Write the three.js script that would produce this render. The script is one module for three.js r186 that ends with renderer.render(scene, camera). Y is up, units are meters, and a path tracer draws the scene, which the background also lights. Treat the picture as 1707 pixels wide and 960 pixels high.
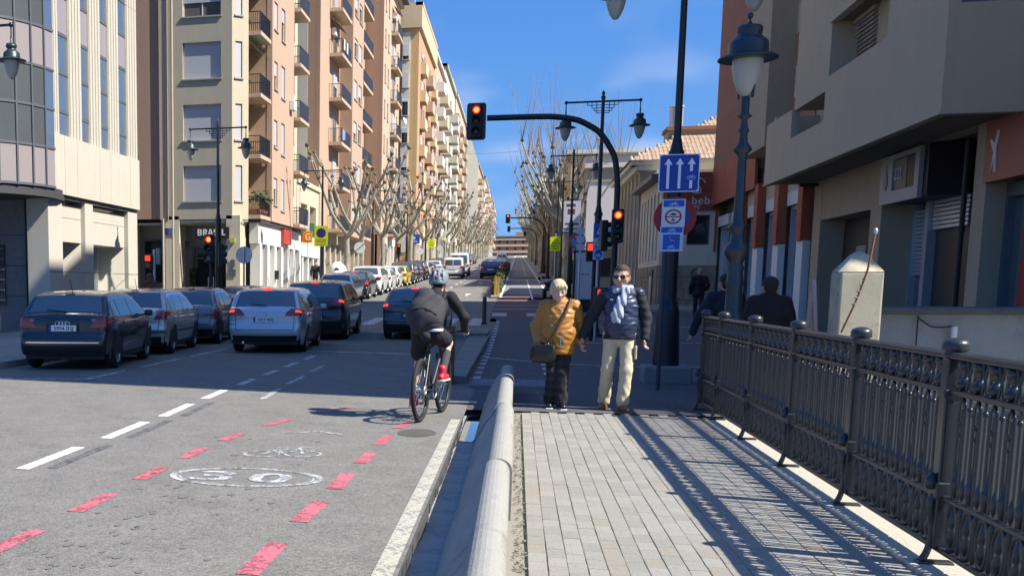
import * as THREE from 'three';
import { mergeGeometries, mergeVertices } from 'three/addons/utils/BufferGeometryUtils.js';
import { RoundedBoxGeometry } from 'three/addons/geometries/RoundedBoxGeometry.js';
import { FontLoader } from 'three/addons/loaders/FontLoader.js';
const FONT = await new FontLoader().loadAsync('fonts/droid/droid_sans_bold.typeface.json');

// ---------- camera: eye 1.5 m above the bridge pavement, looking up the avenue (-z), lens shifted up and right ----------
const scene = new THREE.Scene();
const camera = new THREE.PerspectiveCamera(2 * Math.atan(715 / 1800) * 180 / Math.PI, 2624 / 1430, 0.1, 3000);
camera.position.set(0, 1.5, 0);
camera.rotation.order = 'YXZ';
camera.rotation.set(-7.4382 * Math.PI / 180, 14.4271 * Math.PI / 180, 0);
camera.setViewOffset(2624, 1430, 1312 - 395, 0, 1707, 960);
const renderer = new THREE.WebGLRenderer({ antialias: true });
renderer.setSize(1024, 575);
renderer.shadowMap.enabled = true;
renderer.shadowMap.type = THREE.PCFSoftShadowMap;
renderer.toneMapping = THREE.LinearToneMapping;
renderer.toneMappingExposure = 2.15;

// ---------- sky (clear spring noon, a few thin clouds low down) and sun ----------
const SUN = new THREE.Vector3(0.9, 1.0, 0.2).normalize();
{
  const W = 1024, H = 512, data = new Float32Array(W * H * 4);
  const h2 = (x, y) => { const s = Math.sin(x * 127.1 + y * 311.7) * 43758.5453; return s - Math.floor(s); };
  const vn = (x, y, w) => { const ix = Math.floor(x), iy = Math.floor(y), fx = x - ix, fy = y - iy, s = fx * fx * (3 - 2 * fx), t = fy * fy * (3 - 2 * fy), m = (k) => ((k % w) + w) % w;
    return (h2(m(ix), iy) * (1 - s) + h2(m(ix + 1), iy) * s) * (1 - t) + (h2(m(ix), iy + 1) * (1 - s) + h2(m(ix + 1), iy + 1) * s) * t; };
  for (let j = 0; j < H; j++) for (let i = 0; i < W; i++) {
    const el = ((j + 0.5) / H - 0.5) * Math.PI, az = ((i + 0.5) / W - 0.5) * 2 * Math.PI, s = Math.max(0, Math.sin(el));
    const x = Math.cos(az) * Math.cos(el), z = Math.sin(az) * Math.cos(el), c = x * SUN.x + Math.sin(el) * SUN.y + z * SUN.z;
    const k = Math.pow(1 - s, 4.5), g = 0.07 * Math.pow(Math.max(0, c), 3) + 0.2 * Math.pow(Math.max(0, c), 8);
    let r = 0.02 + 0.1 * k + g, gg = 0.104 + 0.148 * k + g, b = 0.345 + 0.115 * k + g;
    const u = i / W, n = vn(u * 64, el * 34, 64) * 0.5 + vn(u * 128, el * 68, 128) * 0.28 + vn(u * 256, el * 150, 256) * 0.22;
    const low = Math.max(0, 1 - Math.abs(el - 0.12) / 0.16), cl = Math.max(0, Math.min(1, (n - 0.56) * 4)) * low * 0.35;
    r += (0.40 - r) * cl; gg += (0.43 - gg) * cl; b += (0.5 - b) * cl;
    if (el < 0) { r = 0.1; gg = 0.1; b = 0.1; }
    data.set([r, gg, b, 1], (j * W + i) * 4);
  }
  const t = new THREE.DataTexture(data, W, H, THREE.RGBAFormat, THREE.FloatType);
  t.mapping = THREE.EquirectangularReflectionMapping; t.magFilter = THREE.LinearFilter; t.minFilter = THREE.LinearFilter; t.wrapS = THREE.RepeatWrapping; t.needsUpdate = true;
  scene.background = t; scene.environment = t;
}
const sun = new THREE.DirectionalLight(new THREE.Color(1, 0.945, 0.85), 4.3);
sun.position.copy(SUN).multiplyScalar(120).add(new THREE.Vector3(-4, 0, -40));
sun.target.position.set(-4, 0, -40);
sun.castShadow = true; sun.shadow.mapSize.set(4096, 4096); sun.shadow.radius = 1;
Object.assign(sun.shadow.camera, { left: -140, right: 140, top: 140, bottom: -140, near: 1, far: 400 });
scene.add(sun, sun.target);

// ---------- helpers ----------
const V = (x, y, z) => new THREE.Vector3(x, y, z);
const C = (r, g, b) => new THREE.Color().setRGB(r, g, b);
let seedN = 7;
function rngOf(s) { let a = s >>> 0; return () => { a = (a + 0x6d2b79f5) | 0; let t = Math.imul(a ^ (a >>> 15), 1 | a); t = (t + Math.imul(t ^ (t >>> 7), 61 | t)) ^ t; return ((t ^ (t >>> 14)) >>> 0) / 4294967296; }; }
const R0 = rngOf(12345);
const rr = (a, b) => a + (b - a) * R0();
// height of the avenue: level to 26 m, then climbing
const gy = (d) => d <= 26 ? 0 : d < 34 ? 0.034 * (d - 26) ** 2 / 16 : d < 440 ? 0.136 + 0.034 * (d - 34) : 13.94 + 0.004 * (d - 440);
const usedNames = new Map();
function numbered(n) { const k = usedNames.get(n) || 0; usedNames.set(n, k + 1); return k ? n + '_' + String(k).padStart(3, '0') : n; }
function thing(name, label, category, pos = [0, 0, 0], turn = 0, group) {
  const o = new THREE.Group(); o.name = numbered(name); o.position.set(...pos); o.rotation.y = turn; scene.add(o);
  o.userData = { label, category }; if (group) o.userData.group = group; return o;
}
function copyOf(root, label, pos, turn, group) {
  const r = root.clone(); r.name = numbered(root.name.replace(/_\d{3}$/, '')); scene.add(r); r.position.set(...pos); if (turn !== undefined) r.rotation.y = turn;
  r.userData = { ...root.userData, label }; if (group) r.userData.group = group; return r;
}
function tidy(g) { g = g.index ? g.toNonIndexed() : g; for (const k of Object.keys(g.attributes)) if (!['position', 'normal', 'uv'].includes(k)) g.deleteAttribute(k); g.clearGroups(); if (!g.attributes.uv) uvm(g); return g; }
function mesh(name, geos, mat, parent) {
  const list = (Array.isArray(geos) ? geos : [geos]).filter(Boolean);
  const g = list.length === 1 ? list[0] : mergeGeometries(list.map(tidy));
  const m = new THREE.Mesh(g, mat); m.name = name; m.castShadow = m.receiveShadow = true; (parent || scene).add(m); return m;
}
function struct(name, geos, mat) { const m = mesh(numbered(name), geos, mat); m.userData.kind = 'structure'; return m; }
// uv in metres by the dominant direction of each face
function uvm(g) {
  const p = g.attributes.position, n = g.attributes.normal, uv = new Float32Array(p.count * 2);
  for (let i = 0; i < p.count; i++) {
    const ax = Math.abs(n.getX(i)), ay = Math.abs(n.getY(i)), az = Math.abs(n.getZ(i)), x = p.getX(i), y = p.getY(i), z = p.getZ(i);
    if (ay > ax && ay > az) { uv[2 * i] = x; uv[2 * i + 1] = z; } else if (ax > az) { uv[2 * i] = z; uv[2 * i + 1] = y; } else { uv[2 * i] = x; uv[2 * i + 1] = y; }
  }
  g.setAttribute('uv', new THREE.BufferAttribute(uv, 2)); return g;
}
const box = (x0, x1, y0, y1, z0, z1) => uvm(new THREE.BoxGeometry(Math.abs(x1 - x0), Math.abs(y1 - y0), Math.abs(z1 - z0)).translate((x0 + x1) / 2, (y0 + y1) / 2, (z0 + z1) / 2));
const rbox = (w, h, d, r = 0.02, x = 0, y = 0, z = 0) => uvm(new RoundedBoxGeometry(w, h, d, 2, Math.min(r, w / 2.01, h / 2.01, d / 2.01)).translate(x, y, z));
const cyl = (r0, r1, y0, y1, x = 0, z = 0, n = 14) => uvm(new THREE.CylinderGeometry(r1, r0, y1 - y0, n).translate(x, (y0 + y1) / 2, z));
const lathe = (pts, n = 18) => new THREE.LatheGeometry(pts.map(([r, y]) => new THREE.Vector2(Math.max(r, 0.0005), y)), n);
const tube = (pts, r, n = 8, seg) => new THREE.TubeGeometry(new THREE.CatmullRomCurve3(pts.map((p) => V(...p)), false, 'catmullrom', 0.3), seg || pts.length * 5, r, n);
function bar(a, b, r, n = 6, r2) { const A = V(...a), B = V(...b), l = A.distanceTo(B), g = new THREE.CylinderGeometry(r2 ?? r, r, l, n); g.translate(0, l / 2, 0); g.applyQuaternion(new THREE.Quaternion().setFromUnitVectors(V(0, 1, 0), B.clone().sub(A).normalize())); g.translate(...a); return g; }
function ball(r, x, y, z, sx = 1, sy = 1, sz = 1, n = 12) { return new THREE.SphereGeometry(r, n, Math.max(6, n - 4)).scale(sx, sy, sz).translate(x, y, z); }
function extrude(pts, depth, bevel = 0) { const s = new THREE.Shape(pts.map((p) => new THREE.Vector2(...p))); return new THREE.ExtrudeGeometry(s, { depth, bevelEnabled: bevel > 0, bevelSize: bevel, bevelThickness: bevel, bevelSegments: 2 }); }
// a tapering tube through points with radii
function limb(pts, radii, n = 8, sub = 4) {
  const c = new THREE.CatmullRomCurve3(pts.map((p) => V(...p)), false, 'catmullrom', 0.5), S = (pts.length - 1) * sub, pos = [], idx = [], uv = [];
  const fr = c.computeFrenetFrames(S, false);
  for (let i = 0; i <= S; i++) {
    const t = i / S, p = c.getPoint(t), k = t * (radii.length - 1), a = Math.floor(Math.min(k, radii.length - 1.001)), r = radii[a] + (radii[a + 1] - radii[a]) * (k - a);
    for (let j = 0; j <= n; j++) { const th = j / n * 2 * Math.PI, q = p.clone().addScaledVector(fr.normals[i], Math.cos(th) * r).addScaledVector(fr.binormals[i], Math.sin(th) * r); pos.push(q.x, q.y, q.z); uv.push(j / n * 1.2, q.y); }
  }
  for (let i = 0; i < S; i++) for (let j = 0; j < n; j++) { const a = i * (n + 1) + j, b = a + n + 1; idx.push(a, a + 1, b, a + 1, b + 1, b); }
  const e = pos.length / 3, q = c.getPoint(1); pos.push(q.x, q.y, q.z); uv.push(0, q.y);
  for (let j = 0; j < n; j++) idx.push(S * (n + 1) + j, S * (n + 1) + j + 1, e);
  const g = new THREE.BufferGeometry(); g.setAttribute('position', new THREE.Float32BufferAttribute(pos, 3)); g.setAttribute('uv', new THREE.Float32BufferAttribute(uv, 2)); g.setIndex(idx); g.computeVertexNormals(); return g;
}
// ---------- textures: grain, patches and stains that repeat without seams ----------
function fbm(N, seed, layers) { // layers: [cells, weight]; returns N*N values around 0..1
  const out = new Float32Array(N * N);
  for (const [c, w] of layers) {
    const r = rngOf(seed * 977 + c * 31), lat = Float32Array.from({ length: c * c }, () => r());
    for (let y = 0; y < N; y++) for (let x = 0; x < N; x++) {
      const fx = x / N * c, fy = y / N * c, ix = Math.floor(fx), iy = Math.floor(fy), tx = fx - ix, ty = fy - iy, s = tx * tx * (3 - 2 * tx), t = ty * ty * (3 - 2 * ty), x1 = (ix + 1) % c, y1 = (iy + 1) % c;
      out[y * N + x] += w * ((lat[iy * c + ix] * (1 - s) + lat[iy * c + x1] * s) * (1 - t) + (lat[y1 * c + ix] * (1 - s) + lat[y1 * c + x1] * s) * t);
    }
  }
  return out;
}
function dataTex(N, fn, srgb, M = N) { // fn(i) -> [r,g,b] 0..1 linear-ish factor
  const d = new Uint8Array(N * M * 4);
  for (let i = 0; i < N * M; i++) { const c = fn(i); for (let k = 0; k < 3; k++) { let v = Math.max(0, Math.min(1, c[k])); if (srgb) v = v <= 0.0031308 ? v * 12.92 : 1.055 * v ** (1 / 2.4) - 0.055; d[i * 4 + k] = v * 255; } d[i * 4 + 3] = 255; }
  const t = new THREE.DataTexture(d, N, M); t.wrapS = t.wrapT = THREE.RepeatWrapping; t.magFilter = THREE.LinearFilter; t.minFilter = THREE.LinearMipmapLinearFilter; t.generateMipmaps = true; if (srgb) t.colorSpace = THREE.SRGBColorSpace; t.needsUpdate = true; return t;
}
function scaled(t, m, my = m) { const c = t.clone(); c.repeat.set(1 / m, 1 / my); c.needsUpdate = true; return c; }
const clamp = (x, a = 0, b = 1) => Math.max(a, Math.min(b, x));
const TX = {};
{
  const N = 512;
  { const a = fbm(N, 1, [[4, .1], [9, .1], [30, .12], [128, .3], [256, .38]]), g = fbm(N, 2, [[256, 1]]), st = fbm(N, 5, [[7, .5], [16, .3], [60, .2]]);
    TX.asphalt = dataTex(N, (i) => { const v = 0.62 + 0.75 * (a[i] - .5) + (g[i] > .8 ? .22 : 0) - (g[i] < .17 ? .24 : 0) - Math.max(0, st[i] - .58) * .3; return [v, v, v * .99]; }, true);
    TX.asphaltBump = dataTex(N, (i) => { const v = .5 * g[i] + .5 * a[i]; return [v, v, v]; }); }
  { const a = fbm(N, 11, [[3, .3], [8, .25], [24, .2], [90, .15], [256, .1]]), g = fbm(N, 12, [[200, .6], [400, .4]]);
    TX.stucco = dataTex(N, (i) => { const v = .84 + .16 * (a[i] - .5) + .09 * (g[i] - .5); return [v, v * .995, v * .985]; }, true);
    TX.stuccoBump = dataTex(N, (i) => { const v = g[i]; return [v, v, v]; });
    const s = fbm(N, 14, [[5, .4], [14, .3], [50, .3]]);
    TX.concrete = dataTex(N, (i) => { const v = .78 + .22 * (a[i] - .5) + .14 * (g[i] - .5) - Math.max(0, s[i] - .58) * .9; return [v, v * .99, v * .96]; }, true); }
  { // vertical streaks of rain-washed dirt on facades, wider than high frequency grain
    const d = new Float32Array(N * N), r = rngOf(91), src = fbm(N, 17, [[3, .35], [10, .3], [40, .2], [160, .15]]);
    for (let x = 0; x < N; x++) { let s = 0; for (let k = 0; k < 3; k++) s += Math.sin(x / N * 2 * Math.PI * [7, 19, 43][k] + k * 2.1) * [.5, .3, .2][k]; for (let y = 0; y < N; y++) d[y * N + x] = .83 + .10 * (src[y * N + x] - .5) + .045 * s * (src[((y * 0 + 37) % N) * N + x]); }
    TX.streak = dataTex(N, (i) => [d[i], d[i] * .985, d[i] * .95], true); }
  { const a = fbm(N, 21, [[5, .4], [11, .35], [40, .15], [120, .1]]), b = fbm(N, 22, [[6, .6], [13, .4]]), g = fbm(N, 23, [[200, 1]]);
    TX.bark = dataTex(N, (i) => { const p = a[i] > .54 ? [.9, .86, .76] : b[i] > .55 ? [.52, .5, .42] : [.7, .69, .61]; const k = .9 + .2 * (g[i] - .5); return p.map((q) => q * k); }, true); }
  { const a = fbm(N, 31, [[40, .3], [120, .4], [300, .3]]), b = fbm(N, 33, [[6, .5], [17, .5]]);
    TX.worn = dataTex(N, (i) => { const w = clamp((a[i] * .65 + b[i] * .35 - .44) * 8); const k = .3 + .78 * w; return [k, k, k]; }, true); 
    TX.wornLess = dataTex(N, (i) => { const w = clamp((a[i] * .65 + b[i] * .35 - .4) * 8); const k = .45 + .55 * w; return [k, k, k]; }, true); }
  { const g = fbm(N, 41, [[64, .3], [200, .7]]), r = rngOf(5), c = fbm(N, 42, [[250, 1]]);
    TX.granite = dataTex(N, (i) => { const v = .78 + .35 * (g[i] - .5) - (c[i] > .78 ? .25 : 0) + (c[i] < .2 ? .1 : 0); return [v, v * .99, v * .97]; }, true); }
  { const g = fbm(256, 51, [[100, 1]]); TX.cloth = dataTex(256, (i) => { const x = i % 256, y = (i / 256) | 0, v = .84 + .1 * (g[i] - .5) + .04 * (((x >> 1) + (y >> 1)) % 2); return [v, v, v]; }, true); }
  { const a = fbm(256, 61, [[3, .5], [9, .5]]); TX.metalR = dataTex(256, (i) => { const v = .35 + .4 * a[i]; return [v, v, v]; }); }
}
const std = (color, rough = 0.8, o = {}) => new THREE.MeshStandardMaterial({ color, roughness: rough, ...o });
const stucco = (r, g, b, o = {}) => std(C(r / .84, g / .84, b / .84), .92, { map: scaled(TX.streak, 5, 7), bumpMap: scaled(TX.stuccoBump, .6), bumpScale: .006, ...o });
const paintM = (r, g, b, rough = .45, o = {}) => std(C(r, g, b), rough, o);
const M = {
  asphalt: std(C(.265, .252, .225), .93, { map: scaled(TX.asphalt, 2.3), bumpMap: scaled(TX.asphaltBump, .8), bumpScale: .006 }),
  asphaltDark: std(C(.13, .13, .14), .9, { map: scaled(TX.asphalt, 3.1), bumpMap: scaled(TX.asphaltBump, .9), bumpScale: .005 }),
  pavement: std(C(.36, .34, .3), .9, { map: scaled(TX.concrete, 2.2), bumpMap: scaled(TX.stuccoBump, .7), bumpScale: .004 }),
  concrete: std(C(.37, .365, .335), .9, { map: scaled(TX.concrete, 2.1), bumpMap: scaled(TX.stuccoBump, .9), bumpScale: .003 }),
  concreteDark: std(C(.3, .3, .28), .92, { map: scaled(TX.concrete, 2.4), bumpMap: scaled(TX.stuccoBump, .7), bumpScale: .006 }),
  kerb: std(C(.42, .41, .38), .85, { map: scaled(TX.granite, .5) }),
  iron: std(C(.022, .026, .034), .36, { metalness: .35 }),
  ironRail: std(C(.05, .054, .06), .34, { metalness: .5 }),
  blackM: std(C(.012, .012, .014), .5),
  rubber: std(C(.018, .018, .019), .85),
  glassDark: new THREE.MeshPhysicalMaterial({ color: C(.02, .026, .03), roughness: .06, metalness: 0, ior: 1.6 }),
  glassBlue: std(C(.3, .345, .37), .1, { metalness: .75 }),
  spandrel: std(C(.36, .315, .32), .35, { metalness: .25 }),
  chrome: std(C(.75, .76, .78), .2, { metalness: 1 }),
  alu: std(C(.5, .52, .55), .4, { metalness: .6 }),
  white: std(C(.68, .67, .64), .6),
  shutter: std(C(.46, .465, .48), .6),
  curtain: std(C(.12, .1, .09), .9),
};
// ---------- facade frames: u along the wall, v up, w out of the wall ----------
function frame(ox, oy, oz, ux, uz) { // U horizontal direction (ux,0,uz); W = U x V
  const U = V(ux, 0, uz).normalize(), W = U.clone().cross(V(0, 1, 0)), m = new THREE.Matrix4().makeBasis(U, V(0, 1, 0), W).setPosition(ox, oy, oz);
  const q = new THREE.Quaternion().setFromRotationMatrix(m);
  return { m, q, box: (u0, u1, v0, v1, w0, w1) => box(u0, u1, v0, v1, w0, w1).applyMatrix4(m), geo: (g) => g.applyMatrix4(m),
    place: (o, u, v, w = 0) => { o.position.copy(V(u, v, w).applyMatrix4(m)); o.quaternion.copy(q); return o; },
    wall: (u0, u1, v0, v1, holes, t = .3) => {
      const s = new THREE.Shape([[u0, v0], [u1, v0], [u1, v1], [u0, v1]].map((p) => new THREE.Vector2(...p)));
      for (const [a, b, c, d] of holes) s.holes.push(new THREE.Path([[a, c], [a, d], [b, d], [b, c]].map((p) => new THREE.Vector2(...p))));
      return uvm(new THREE.ExtrudeGeometry(s, { depth: t, bevelEnabled: false }).translate(0, 0, -t)).applyMatrix4(m);
    } };
}
const protos = new Map();
const proto = (key, make) => { if (!protos.has(key)) protos.set(key, make()); return protos.get(key).clone(); };
// a window set in an opening of w x h, its origin at the middle of the sill line, w = 0 the face of the wall
function windowUnit(w, h, o = {}) {
  const { shut = 0, mull = 1, sill = true, frameM = M.white, depth = .2, sillM = null, shutM = M.shutter, glass = M.glassDark, cur = 0 } = o;
  return proto(['win', w.toFixed(2), h.toFixed(2), shut, mull, sill, frameM.uuid, depth, shutM.uuid, glass.uuid, cur].join(), () => {
    const z = -depth, t = .055, g = [box(-w / 2, -w / 2 + t, 0, h, z, z + .06), box(w / 2 - t, w / 2, 0, h, z, z + .06), box(-w / 2 + t, w / 2 - t, h - t, h, z, z + .06), box(-w / 2 + t, w / 2 - t, 0, t, z, z + .06)];
    for (let k = 1; k <= mull; k++) { const x = -w / 2 + w * k / (mull + 1); g.push(box(x - .03, x + .03, t, h - t, z, z + .06)); }
    const f = new THREE.Mesh(mergeGeometries(g.map(tidy)), frameM); f.name = 'window';
    mesh('pane', box(-w / 2 + t, w / 2 - t, t, h - t, z + .01, z + .03), glass, f);
    if (cur) mesh('curtain', box(-w / 2 + t, w / 2 - t, t, h * cur, z + .031, z + .036), M.curtain, f);
    if (shut > 0) { const sl = [], n = Math.max(1, Math.round(h * shut / .09)); for (let k = 0; k < n; k++) { const y = h - h * shut * k / n, y1 = h - h * shut * (k + 1) / n; sl.push(box(-w / 2 + .02, w / 2 - .02, y1 + .006, y, z + .07, z + .085)); } sl.push(box(-w / 2 + .02, w / 2 - .02, h - h * shut, h, z + .065, z + .072)); mesh('shutter', sl, shutM, f); }
    if (sill) mesh('sill', box(-w / 2 - .06, w / 2 + .06, -.07, 0, -depth, .07), sillM || M.kerb, f);
    f.castShadow = f.receiveShadow = true; return f;
  });
}
// a balcony: slab with a railing of bars, outer size w (along the wall) x d (out), origin at the wall, top of slab = 0
function balconyUnit(w, d, o = {}) {
  const { slabM = M.concrete, railM = M.iron, bars = .12, solid = null, th = .2, h = 1.0 } = o;
  return proto(['bal', w.toFixed(2), d.toFixed(2), slabM.uuid, railM.uuid, bars, solid && solid.uuid, th].join(), () => {
    const s = new THREE.Mesh(box(-w / 2, w / 2, -th, 0, 0, d), slabM); s.name = 'balcony'; s.castShadow = s.receiveShadow = true;
    const g = [box(-w / 2 + .03, w / 2 - .03, h - .04, h, d - .07, d - .03), box(-w / 2 + .03, -w / 2 + .07, h - .04, h, 0, d - .07), box(w / 2 - .07, w / 2 - .03, h - .04, h, 0, d - .07), box(-w / 2 + .03, w / 2 - .03, .06, .09, d - .06, d - .04)];
    if (bars) { const n = Math.round(w / bars); for (let k = 0; k <= n; k++) { const x = -w / 2 + .05 + (w - .1) * k / n; g.push(box(x - .009, x + .009, 0, h - .04, d - .06, d - .042)); }
      const m = Math.round(d / bars); for (let k = 0; k < m; k++) for (const sx of [-1, 1]) { const z = d * k / m + .02; g.push(box(sx * (w / 2 - .05) - .009, sx * (w / 2 - .05) + .009, 0, h - .04, z - .009, z + .009)); } }
    mesh('railing', g, railM, s);
    if (solid) mesh('railing_panel', [box(-w / 2 + .05, w / 2 - .05, .1, h - .06, d - .045, d - .03)], solid, s);
    return s;
  });
}
function textTex(w, h, draw) { const c = document.createElement('canvas'); c.width = w; c.height = h; const x = c.getContext('2d'); draw(x, w, h); const t = new THREE.CanvasTexture(c); t.colorSpace = THREE.SRGBColorSpace; t.anisotropy = 4; return t; }
// a thin printed plate facing +z, printed side has uv 0..1
function plate(w, h, d = .01) { const g = new THREE.BoxGeometry(w, h, d), uv = g.attributes.uv; for (let i = 0; i < uv.count; i++) if (i < 16 || i >= 20) uv.setXY(i, .01, .01); return g; }
function disc(r, d = .01) { const g = new THREE.CylinderGeometry(r, r, d, 36); g.rotateX(Math.PI / 2); const p = g.attributes.position, u = g.attributes.uv; for (let i = 0; i < p.count; i++) u.setXY(i, p.getX(i) / r / 2 + .5, p.getY(i) / r / 2 + .5); return g; }
// ---------- ground, road, pavements ----------
// a sheet that follows the avenue: rows of [distance, x0, x1]
function sheet(rows, dy, step = 2, nx = 1) {
  const pos = [], uv = [], idx = [], ds = [];
  for (let i = 0; i < rows.length - 1; i++) { const [a] = rows[i], [b] = rows[i + 1], n = Math.max(1, Math.ceil((b - a) / step)); for (let k = 0; k < n; k++) ds.push([a + (b - a) * k / n, i, k / n]); }
  ds.push([rows.at(-1)[0], rows.length - 2, 1]);
  for (const [d, i, t] of ds) { const x0 = rows[i][1] + (rows[i + 1][1] - rows[i][1]) * t, x1 = rows[i][2] + (rows[i + 1][2] - rows[i][2]) * t; for (let j = 0; j <= nx; j++) { const x = x0 + (x1 - x0) * j / nx; pos.push(x, gy(d) + dy, -d); uv.push(x, d); } }
  for (let i = 0; i < ds.length - 1; i++) for (let j = 0; j < nx; j++) { const a = i * (nx + 1) + j, b = a + nx + 1; idx.push(a, a + 1, b, a + 1, b + 1, b); }
  const g = new THREE.BufferGeometry(); g.setAttribute('position', new THREE.Float32BufferAttribute(pos, 3)); g.setAttribute('uv', new THREE.Float32BufferAttribute(uv, 2)); g.setIndex(idx); g.computeVertexNormals(); return g;
}
// the same with a thickness (raised pavement): top sheet plus skirts
function slabSheet(rows, dy, th = .2) {
  const top = sheet(rows, dy), sides = [];
  for (const k of [1, 2]) { const pos = [], idx = [], uv = []; let n = 0; for (let i = 0; i < rows.length - 1; i++) { const [a] = rows[i], [b] = rows[i + 1], m = Math.max(1, Math.ceil((b - a) / 4)); for (let j = 0; j <= m; j++) { const d = a + (b - a) * j / m, x = rows[i][k] + (rows[i + 1][k] - rows[i][k]) * j / m; pos.push(x, gy(d) + dy, -d, x, gy(d) + dy - th, -d); uv.push(d, 0, d, th); n++; } }
    for (let i = 0; i < n - 1; i++) { const q = 2 * i; if (k === 1) idx.push(q, q + 2, q + 1, q + 1, q + 2, q + 3); else idx.push(q, q + 1, q + 2, q + 1, q + 3, q + 2); }
    const g = new THREE.BufferGeometry(); g.setAttribute('position', new THREE.Float32BufferAttribute(pos, 3)); g.setAttribute('uv', new THREE.Float32BufferAttribute(uv, 2)); g.setIndex(idx); g.computeVertexNormals(); sides.push(g); }
  for (const i of [0, rows.length - 1]) { const [d, x0, x1] = rows[i]; sides.push(box(x0, x1, gy(d) + dy - th, gy(d) + dy - .001, -d - .001, -d + .001)); }
  return mergeGeometries([top, ...sides].map(tidy));
}
struct('ground', [sheet([[-30, -160, -.1], [600, -160, -.1], [1500, -160, -.1]], -.4, 8, 6), sheet([[14.45, -.1, 160], [600, -.1, 160], [1500, -.1, 160]], -.4, 8, 6)], M.asphaltDark);
struct('riverbed', new THREE.PlaneGeometry(80, 60).rotateX(-Math.PI / 2).translate(42.4, -3.6, 16), M.concreteDark);
const abutment = struct('abutment_wall', [box(2.62, 40, -3.6, -.02, -14.9, -14.42), box(-.3, 2.41, -3.6, -.3, 30, -13.3)], M.concreteDark);

const road = struct('road', sheet([[-12, -9.3, -.56], [39, -9.3, -.56], [39.5, -9.3, -.9], [57.5, -9.3, -.9], [58, -9.3, -1.3], [440, -9.3, -1.3]], 0, 2, 4), M.asphalt);
struct('side_street', sheet([[40, -60, -9.3], [54, -60, -9.3]], 0, 2, 4), M.asphalt);
struct('pavement_left', [slabSheet([[-12, -15, -9.42], [36, -15, -9.42], [39.5, -15, -11]], .13, .3), slabSheet([[55, -15.5, -11], [57.5, -15.5, -9.42], [440, -15.5, -9.42]], .13, .3)], M.pavement);
{ // kerb stones, one by one while they can be told apart
  const kg = [0, 1, 2].map((k) => rbox(.12, .3, .98, .02)), pv = scene.getObjectByName('pavement_left');
  for (let d = 10; d < 36; d += 1) { const s = new THREE.Mesh(kg[(d * 7) % 3], M.kerb); s.name = 'kerb_stone'; s.position.set(-9.36, gy(d + .5) - .018 + rr(-.003, .003), -d - .5); s.castShadow = s.receiveShadow = true; pv.add(s); }
  const far = mesh('kerb_stone', [sheet([[57.5, -9.42, -9.3], [440, -9.42, -9.3]], .132), sheet([[-12, -9.42, -9.3], [10, -9.42, -9.3]], .132)], M.kerb, pv); far.userData.kind = 'stuff';
  const m2 = mesh('kerb_face', slabSheet([[57.5, -9.42, -9.3], [440, -9.42, -9.3]], .131), M.kerb, pv);
}
// right-hand plaza beyond the bridge, and the pavement that runs on along the avenue
struct('plaza_pavement', [sheet([[13.62, -.555, 2.6], [14.43, -.555, 2.6]], .002, 2, 2), sheet([[14.43, -.555, 9], [50, -.555, 9]], .002, 2, 4)], M.asphaltDark);
struct('pavement_right', [slabSheet([[45.6, 4.3, 9.2], [49.6, 4.3, 9.2]], .12, .3), slabSheet([[58, 1.75, 6.1], [440, 1.75, 6.1]], .12, .3)], M.pavement);
const bikeRed = std(C(.2, .105, .1), .9, { map: scaled(TX.asphalt, 3), bumpMap: scaled(TX.asphaltBump, .9), bumpScale: .004 });
const bikeGrey = std(C(.36, .345, .31), .9, { map: scaled(TX.asphalt, 2.7), bumpMap: scaled(TX.asphaltBump, .9), bumpScale: .004 });
const lane = struct('cycle_path', sheet([[16.6, -.66, .66], [37, -.66, .7], [42, -.7, 1.7]], .006, 2, 2), std(C(.115, .115, .122), .9, { map: scaled(TX.asphalt, 2.7) }));
struct('cycle_path', [sheet([[57, -.88, 1.75], [440, -.88, 1.75]], .09)], bikeGrey);
struct('cycle_path', [sheet([[41, -.95, 1.9], [57, -.95, 1.9]], .009)], bikeRed);
struct('cycle_path', [sheet([[57.2, -.86, 1.74], [61, -.86, 1.74]], .096), sheet([[92, -.86, 1.74], [99, -.86, 1.74]], .096)], bikeRed);
const laneKerb = struct('kerb_strip', [slabSheet([[58, -1.3, -.86], [90, -1.3, -.86]], .12, .3), slabSheet([[100, -1.3, -.86], [440, -1.3, -.86]], .12, .3), slabSheet([[58, 1.7, 1.82], [440, 1.7, 1.82]], .125, .3)], M.kerb);

// painted markings, each its own piece of the road
const paint = std(C(.86, .85, .82), .7, { map: scaled(TX.wornLess, 1.1) }), paintOld = std(C(.5, .5, .48), .8, { map: scaled(TX.worn, .9) }), paintRed = std(C(.47, .125, .155), .8, { map: scaled(TX.wornLess, 1.3) });
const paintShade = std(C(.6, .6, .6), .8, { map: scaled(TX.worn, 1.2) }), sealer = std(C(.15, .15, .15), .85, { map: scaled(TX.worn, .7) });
function quad(p, dy = .004) { // p: four [x, d] in order
  const g = new THREE.BufferGeometry(), v = p.map(([x, d]) => [x, gy(d) + dy, -d]);
  g.setAttribute('position', new THREE.Float32BufferAttribute(v.flat(), 3)); g.setAttribute('uv', new THREE.Float32BufferAttribute(p.flat(), 2)); g.setIndex([0, 1, 2, 0, 2, 3]); g.computeVertexNormals();
  if (g.attributes.normal.getY(0) < 0) { g.setIndex([0, 2, 1, 0, 3, 2]); g.computeVertexNormals(); } return g;
}
const dash = (name, x0, d0, x1, d1, w, m, par = road, dy = .004) => mesh(name, quad([[x0 - w / 2, d0], [x0 + w / 2, d0], [x1 + w / 2, d1], [x1 - w / 2, d1]], dy), m, par);
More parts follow.
